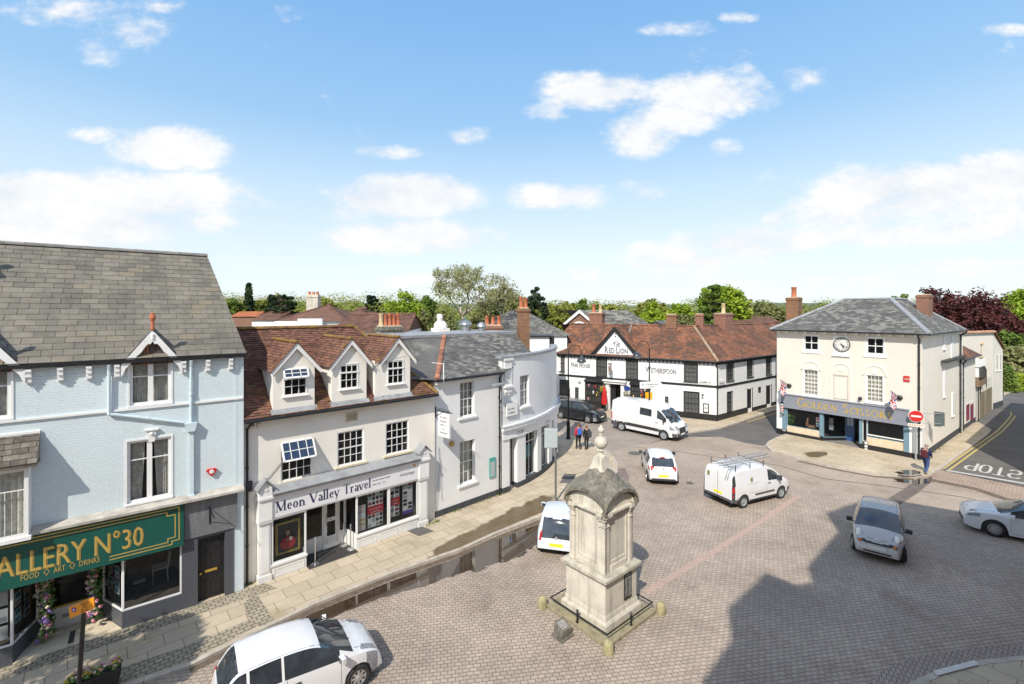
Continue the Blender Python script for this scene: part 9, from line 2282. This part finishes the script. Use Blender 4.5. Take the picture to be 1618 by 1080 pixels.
 # ================================================================== people
def person(label,pos,face,coat,legs,hair,pose,H=1.74,skin=None,group=None):
 "pose: dict of joint positions in body space (x right, y forward, z up)"
 t=thing('person',label,'person',pos,face,group=group);k=H/1.74
 J=dict(pel=(0,0,.94),wst=(0,0,1.08),chs=(0,.0,1.33),nck=(0,.0,1.48),hed=(0,.02,1.60),hdt=(0,.02,1.70),shl=(-.18,0,1.42),shr=(.18,0,1.42),ell=(-.24,-.02,1.14),elr=(.24,-.02,1.14),wrl=(-.23,.06,.90),wrr=(.23,.06,.90),hil=(-.09,0,.90),hir=(.09,0,.90),knl=(-.10,.03,.50),knr=(.10,.03,.50),anl=(-.10,0,.09),anr=(.10,0,.09));J.update(pose)
 V={q:Vector(v)*k for q,v in J.items()}
 def skinm(name,verts,edges,radii,m,root=0,parent=t):
  me=bpy.data.meshes.new(name);me.from_pydata([tuple(v) for v in verts],edges,[]);me.materials.append(m);o=bpy.data.objects.new(name,me);col.objects.link(o);o.parent=parent
  md=o.modifiers.new('skin','SKIN');md.use_smooth_shade=True
  for i,r in enumerate(radii):me.skin_vertices[0].data[i].radius=(r[0]*k,r[1]*k) if isinstance(r,tuple) else(r*k,r*k)
  me.skin_vertices[0].data[root].use_root=True;sb=o.modifiers.new('subdivision','SUBSURF');sb.levels=2;sb.render_levels=2;return o
 names=['pel','wst','chs','nck','hed','hdt','shl','ell','wrl','shr','elr','wrr','hil','knl','anl','hir','knr','anr']
 rad=[(.15,.11),(.14,.10),(.17,.115),.055,(.082,.095),(.06,.07),.055,.042,.028,.055,.042,.028,.085,.058,.038,.085,.058,.038]
 vs=[V[n] for n in names];ed=[(0,1),(1,2),(2,3),(3,4),(4,5),(2,6),(6,7),(7,8),(2,9),(9,10),(10,11),(0,12),(12,13),(13,14),(0,15),(15,16),(16,17)]
 for sd,a,n in((-1,'anl',14),(1,'anr',17)):
  vs.append(V[a]+Vector((sd*.02,.15,-.055))*k);rad.append(.035);ed.append((n,len(vs)-1))
 for sd,w_,e_,n in((-1,'wrl','ell',8),(1,'wrr','elr',11)):
  d=(V[w_]-V[e_]).normalized();palm=V[w_]+d*.07*k;vs.append(palm);rad.append((.026,.036));pi_=len(vs)-1;ed.append((n,pi_));side=Vector((0,1,0));side=(side-d*side.dot(d)).normalized()
  for f in range(4):
   q=palm+side*(.026-.0175*f)*k+d*.03*k;q2=q+(d*(.040,.046,.042,.032)[f]+Vector((-sd*.018,0,0)))*k;vs.append(q);rad.append(.0095);ed.append((pi_,len(vs)-1));vs.append(q2);rad.append(.008);ed.append((len(vs)-2,len(vs)-1))
  q=palm+(side*.045-d*.01)*k;vs.append(q);rad.append(.010);ed.append((pi_,len(vs)-1));vs.append(q+(side*.012+d*.035)*k);rad.append(.009);ed.append((len(vs)-2,len(vs)-1))
 skinm('body',vs,ed,rad,M['skin'])
 cn=['pel','wst','chs','nck','shl','ell','wrl','shr','elr','wrr'];cv=[V[n] for n in cn];cv[0]=cv[0]-Vector((0,0,.03));cv[3]=cv[3]-Vector((0,0,.03))
 skinm('coat',cv,[(0,1),(1,2),(2,3),(2,4),(4,5),(5,6),(2,7),(7,8),(8,9)],[(.19,.145),(.175,.135),(.20,.15),.075,.080,.064,.048,.080,.064,.048],coat)
 ln=['pel','hil','knl','anl','hir','knr','anr'];skinm('trousers',[V[n] for n in ln],[(0,1),(1,2),(2,3),(0,4),(4,5),(5,6)],[(.155,.12),.10,.075,.058,.10,.075,.058],legs)
 for a in('anl','anr'):
  c=V[a]+Vector((0,.045,-.05))*k;b=MB(1);b.obox(c,Vector((1,0,0)),Vector((0,1,0)),Vector((0,0,1)),.048,.135,.042);b.build('shoe',M['black'],t,bevel=.03)
 b=MB(1);h=V['hed']+Vector((0,-.018,.045))*k;P=[]
 for i in range(9):
  a=PI*i/8*.62
  for j in range(14):q=2*PI*j/14;P.append(h+Vector((math.sin(a)*math.cos(q)*.098,math.sin(a)*math.sin(q)*.115,math.cos(a)*.10))*k)
 b.add(P,[(i*14+j,i*14+(j+1)%14,(i+1)*14+(j+1)%14,(i+1)*14+j) for i in range(8) for j in range(14)]);b.build('hair',hair,t,smooth=180)
 f=V['hed']+Vector((0,.095,0))*k;b=MB(1);b.obox(f+Vector((0,.0,-.005)),Vector((1,0,0)),Vector((0,1,0)),Vector((0,0,1)),.010,.018,.02);b.build('nose',M['skin'],t,bevel=.008)
 for s_ in(-1,1):
  b=MB(1);b.ball(f+Vector((s_*.03,-.008,.02)),.010,8);b.build('eye',M['black'],t);b=MB(1);b.ball(V['hed']+Vector((s_*.083,.0,.005)),.018,8);b.build('ear',M['skin'],t)
 b=MB(1);b.obox(f+Vector((0,-.010,-.045)),Vector((1,0,0)),Vector((0,1,0)),Vector((0,0,1)),.024,.006,.005);b.build('mouth',mat('lips',(.35,.12,.10),.6),t)
 return t
M['skin']=mat('skin',(.50,.30,.21),.6,.05,10)
navy=mat('navy_jacket',(.018,.028,.085),.85,.2,12);jeans=mat('blue_jeans',(.05,.085,.22),.9,.25,14);greyhair=mat('grey_hair',(.30,.27,.24),.9,.3,30);redj=mat('pinkish_red_coat',(.50,.04,.07),.8,.15,12);blackcloth=mat('black_cloth',(.018,.018,.02),.9,.3,12);brownhair=mat('auburn_hair',(.20,.07,.03),.8,.3,30)
def backpack(label,pos,rot,m,w_=.15,h_=.22):
 t=thing('backpack',label,'bag',pos,rot);b=MB(1);b.box(-w_,w_,-.09,.07,-h_,h_);b.build('bag',m,t,bevel=.05);b=MB(1);b.box(-w_*.7,w_*.7,-.13,-.085,-h_*.75,.0);b.build('pocket',m,t,bevel=.03)
 b=MB(1)
 for s_ in(-1,1):b.path([Vector((s_*.08,.06,h_*.85)),Vector((s_*.10,.20,h_*.9)),Vector((s_*.11,.25,0)),Vector((s_*.08,.07,-h_*.8))],.014,6)
 b.build('straps',M['black'],t)
pm_=G(1463,749);person('man in navy jacket and blue jeans walking past the clock building corner',pm_,R(-62),navy,jeans,greyhair,dict(hed=(0,.08,1.585),hdt=(0,.11,1.68),nck=(0,.04,1.47),ell=(-.22,.02,1.14),wrl=(-.14,.26,1.16),elr=(.23,.02,1.14),wrr=(.18,.22,1.0),knl=(-.09,.20,.50),anl=(-.09,.22,.09),knr=(.09,-.02,.50),anr=(.09,-.30,.16)),H=1.76)
rot=R(-62);backpack('dark red bag on the back of the walking man',pm_+Vector((math.sin(-rot)*-.0,0,0))+(Matrix.Rotation(rot,3,'Z')@Vector((0,-.24,1.22))),rot,mat('maroon_bag',(.10,.015,.02),.7))
pa=G(914,709,ZP);pc_=G(927,709.5,ZP)
pa.z=ZP;pc_.z=ZP
r1=R(12);person('walker in pinkish red coat with a blue backpack seen from behind by the street lamp',pa,r1,redj,blackcloth,brownhair,dict(knl=(-.09,.10,.5),anl=(-.09,.12,.09),anr=(.10,-.12,.12)),H=1.70)
backpack('bright blue backpack worn over the red coat',pa+(Matrix.Rotation(r1,3,'Z')@Vector((0,-.23,1.22))),r1,mat('blue_pack',(.03,.12,.45),.7))
r2=R(5);person('walker in black clothes beside the one in the red coat, seen from behind',pc_,r2,blackcloth,blackcloth,brownhair,dict(knr=(.09,.10,.5),anr=(.09,.12,.09),anl=(-.10,-.10,.12)),H=1.60)
backpack('dark grey bag carried on the right side of the walker in black',pc_+(Matrix.Rotation(r2,3,'Z')@Vector((.14,-.20,1.06))),r2,mat('charcoal_bag',(.045,.048,.055),.7),.14,.2)
# ================================================================== sky, sun
w=bpy.data.worlds.new('World');sc.world=w;w.use_nodes=True;nt=w.node_tree
bg=nt.nodes['Background'];
def N(kind,**kw):
 x=nt.nodes.new(kind)
 for k,v in kw.items():
  if k in x.inputs:x.inputs[k].default_value=v
  else:setattr(x,k,v)
 return x
def MA(op,a,c=None,d=None):
 x=N('ShaderNodeMath',operation=op)
 for i,v in enumerate((a,c,d)):
  if v is None:continue
  if isinstance(v,(int,float)):x.inputs[i].default_value=v
  else:nt.links.new(v,x.inputs[i])
 return x.outputs[0]
EL=math.degrees(math.atan(.97))
sky=N('ShaderNodeTexSky',sky_type='NISHITA',sun_disc=False);sky.sun_elevation=R(EL);sky.sun_rotation=R(201);sky.altitude=50;sky.air_density=1.0;sky.dust_density=.7;sky.ozone_density=1.5
tc=N('ShaderNodeTexCoord');sp=N('ShaderNodeSeparateXYZ');nt.links.new(tc.outputs['Generated'],sp.inputs[0])
dx,dy,dz=sp.outputs
ysafe=MA('MAXIMUM',dy,.05);az=MA('DIVIDE',dx,ysafe);el=MA('DIVIDE',dz,ysafe)
cb=N('ShaderNodeCombineXYZ');nt.links.new(az,cb.inputs[0]);nt.links.new(MA('MULTIPLY',el,1.7),cb.inputs[1])
n1=N('ShaderNodeTexNoise',Scale=3.4,Detail=12.0,Roughness=.66);nt.links.new(cb.outputs[0],n1.inputs['Vector'])
n2=N('ShaderNodeTexNoise',Scale=13.0,Detail=6.0,Roughness=.62);nt.links.new(cb.outputs[0],n2.inputs['Vector'])
nsum=MA('ADD',MA('MULTIPLY',MA('SUBTRACT',n1.outputs['Fac'],.5),4.6),MA('MULTIPLY',MA('SUBTRACT',n2.outputs['Fac'],.5),2.2))
CL=[(270,233,95,34,1.0),(150,212,42,14,.55),(90,315,300,46,1.3),(40,355,280,46,1.2),(250,352,130,26,.8),(200,45,75,34,.5),(110,15,110,26,.5),(250,10,50,14,.45),(150,80,40,26,.35),(640,310,125,38,1.35),(650,372,140,30,1.0),(620,240,58,11,.62),(740,212,46,16,.62),(560,335,60,20,.6),(880,310,95,22,.85),(1020,298,50,18,.55),(945,145,100,34,.95),(1110,150,110,36,.9),(1010,215,60,38,.85),(870,175,38,18,.6),(1060,185,80,30,.8),(1180,130,30,26,.5),(1145,232,26,14,.5),(1060,45,55,12,.45),(1170,28,28,10,.5),(1275,120,34,22,.42),(1585,45,45,10,.5),(1440,300,150,46,1.15),(1580,290,120,48,1.15),(1330,340,130,30,.8),(1180,385,130,34,.9),(1080,410,120,28,.8),(1400,372,250,20,.8),(1225,348,26,16,.7),(930,432,55,13,.6),(1500,420,200,14,.6),(1250,445,200,12,.5),(1565,360,120,30,.8),(720,445,180,10,.4),(230,395,60,12,.5)]
mask=None
for(x,y,hw_,hh_,wt) in CL:
 a=MA('DIVIDE',MA('SUBTRACT',az,(x-CX)/FP),hw_/FP);e=MA('DIVIDE',MA('SUBTRACT',el,(HY-y)/FP),hh_/FP)
 r2=MA('ADD',MA('MULTIPLY',a,a),MA('MULTIPLY',e,e));v=MA('MULTIPLY',MA('MAXIMUM',MA('SUBTRACT',1.35,r2),-1.2),wt)
 mask=v if mask is None else MA('SMOOTH_MAX',mask,v,.25) if False else(MA('MAXIMUM',mask,v))
dens=MA('ADD',mask,MA('MULTIPLY',nsum,.80))
mrn=N('ShaderNodeMapRange',interpolation_type='SMOOTHSTEP');nt.links.new(dens,mrn.inputs['Value']);mrn.inputs['From Min'].default_value=.0;mrn.inputs['From Max'].default_value=1.2;mrn.inputs['To Max'].default_value=.96
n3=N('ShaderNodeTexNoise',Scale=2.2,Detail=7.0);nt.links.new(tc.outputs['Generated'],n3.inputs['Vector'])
mb=N('ShaderNodeMapRange',interpolation_type='SMOOTHSTEP');nt.links.new(n3.outputs['Fac'],mb.inputs['Value']);mb.inputs['To Max'].default_value=.50;mb.inputs['From Min'].default_value=.34;mb.inputs['From Max'].default_value=.56  # unseen clouds behind and overhead, added to brighten and neutralise the fill light
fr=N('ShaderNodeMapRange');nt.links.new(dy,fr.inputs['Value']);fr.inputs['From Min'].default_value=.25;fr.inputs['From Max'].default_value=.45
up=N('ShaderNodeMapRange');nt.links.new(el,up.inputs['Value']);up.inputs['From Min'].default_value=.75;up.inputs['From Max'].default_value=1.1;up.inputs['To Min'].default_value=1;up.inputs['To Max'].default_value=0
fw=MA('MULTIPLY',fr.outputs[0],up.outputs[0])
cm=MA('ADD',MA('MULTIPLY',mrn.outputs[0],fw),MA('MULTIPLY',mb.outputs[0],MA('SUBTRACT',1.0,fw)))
sh_=N('ShaderNodeMapRange');nt.links.new(nsum,sh_.inputs['Value']);sh_.inputs['From Min'].default_value=-1.1;sh_.inputs['From Max'].default_value=1.0
ccol=N('ShaderNodeMix',data_type='RGBA');nt.links.new(sh_.outputs[0],ccol.inputs['Factor'])
STR=.12
def c_(r,g,b_):return(r/STR,g/STR,b_/STR,1)
ccol.inputs[6].default_value=c_(.78,.84,.92);ccol.inputs[7].default_value=c_(1.12,1.09,1.05)
hz_=N('ShaderNodeMapRange',interpolation_type='SMOOTHSTEP');nt.links.new(dz,hz_.inputs['Value']);hz_.inputs['From Min'].default_value=-.02;hz_.inputs['From Max'].default_value=.42;hz_.inputs['To Min'].default_value=.80;hz_.inputs['To Max'].default_value=0.0
gm=N('ShaderNodeMix',data_type='RGBA',blend_type='MULTIPLY');gm.inputs['Factor'].default_value=1;nt.links.new(sky.outputs[0],gm.inputs[6]);gm.inputs[7].default_value=(2.0,2.0,2.0,1)
rp=N('ShaderNodeValToRGB');nt.links.new(dz,rp.inputs[0]);els=rp.color_ramp.elements;els[0].position=0;els[0].color=(.86,.93,.985,1);els[1].position=1;els[1].color=(.13,.34,.78,1)
for(ps_,cc_) in((.12,(.80,.905,.985)),(.24,(.62,.81,.97)),(.36,(.36,.635,.945)),(.52,(.25,.525,.91))):e_=els.new(ps_);e_.color=cc_+(1,)
rs=N('ShaderNodeMix',data_type='RGBA',blend_type='MULTIPLY');rs.inputs['Factor'].default_value=1;nt.links.new(rp.outputs[0],rs.inputs[6]);rs.inputs[7].default_value=c_(1,1,1)
hm=N('ShaderNodeMix',data_type='RGBA');hm.inputs['Factor'].default_value=.85;nt.links.new(gm.outputs[2],hm.inputs[6]);nt.links.new(rs.outputs[2],hm.inputs[7])
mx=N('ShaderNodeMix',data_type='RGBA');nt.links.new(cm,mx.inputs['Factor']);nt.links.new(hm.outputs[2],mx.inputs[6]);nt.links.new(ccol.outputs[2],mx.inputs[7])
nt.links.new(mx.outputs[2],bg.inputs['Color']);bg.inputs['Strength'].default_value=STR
sl_=bpy.data.lights.new('sun','SUN');sl_.energy=4.85;sl_.angle=R(.53);sl_.color=(1,.93,.83)
so_=bpy.data.objects.new('sun',sl_);col.objects.link(so_)
dirv=Vector((.36,.93,-.97*math.hypot(.36,.93))).normalized();so_.rotation_euler=dirv.to_track_quat('-Z','Y').to_euler();so_.location=(-20,-40,60)
sc.view_settings.view_transform='Standard';sc.view_settings.look='None';sc.view_settings.exposure=0;sc.view_settings.gamma=1
sc.cycles.max_bounces=6;sc.cycles.transparent_max_bounces=12;sc.cycles.diffuse_bounces=3;sc.cycles.glossy_bounces=3
sc.cycles.use_denoising=True
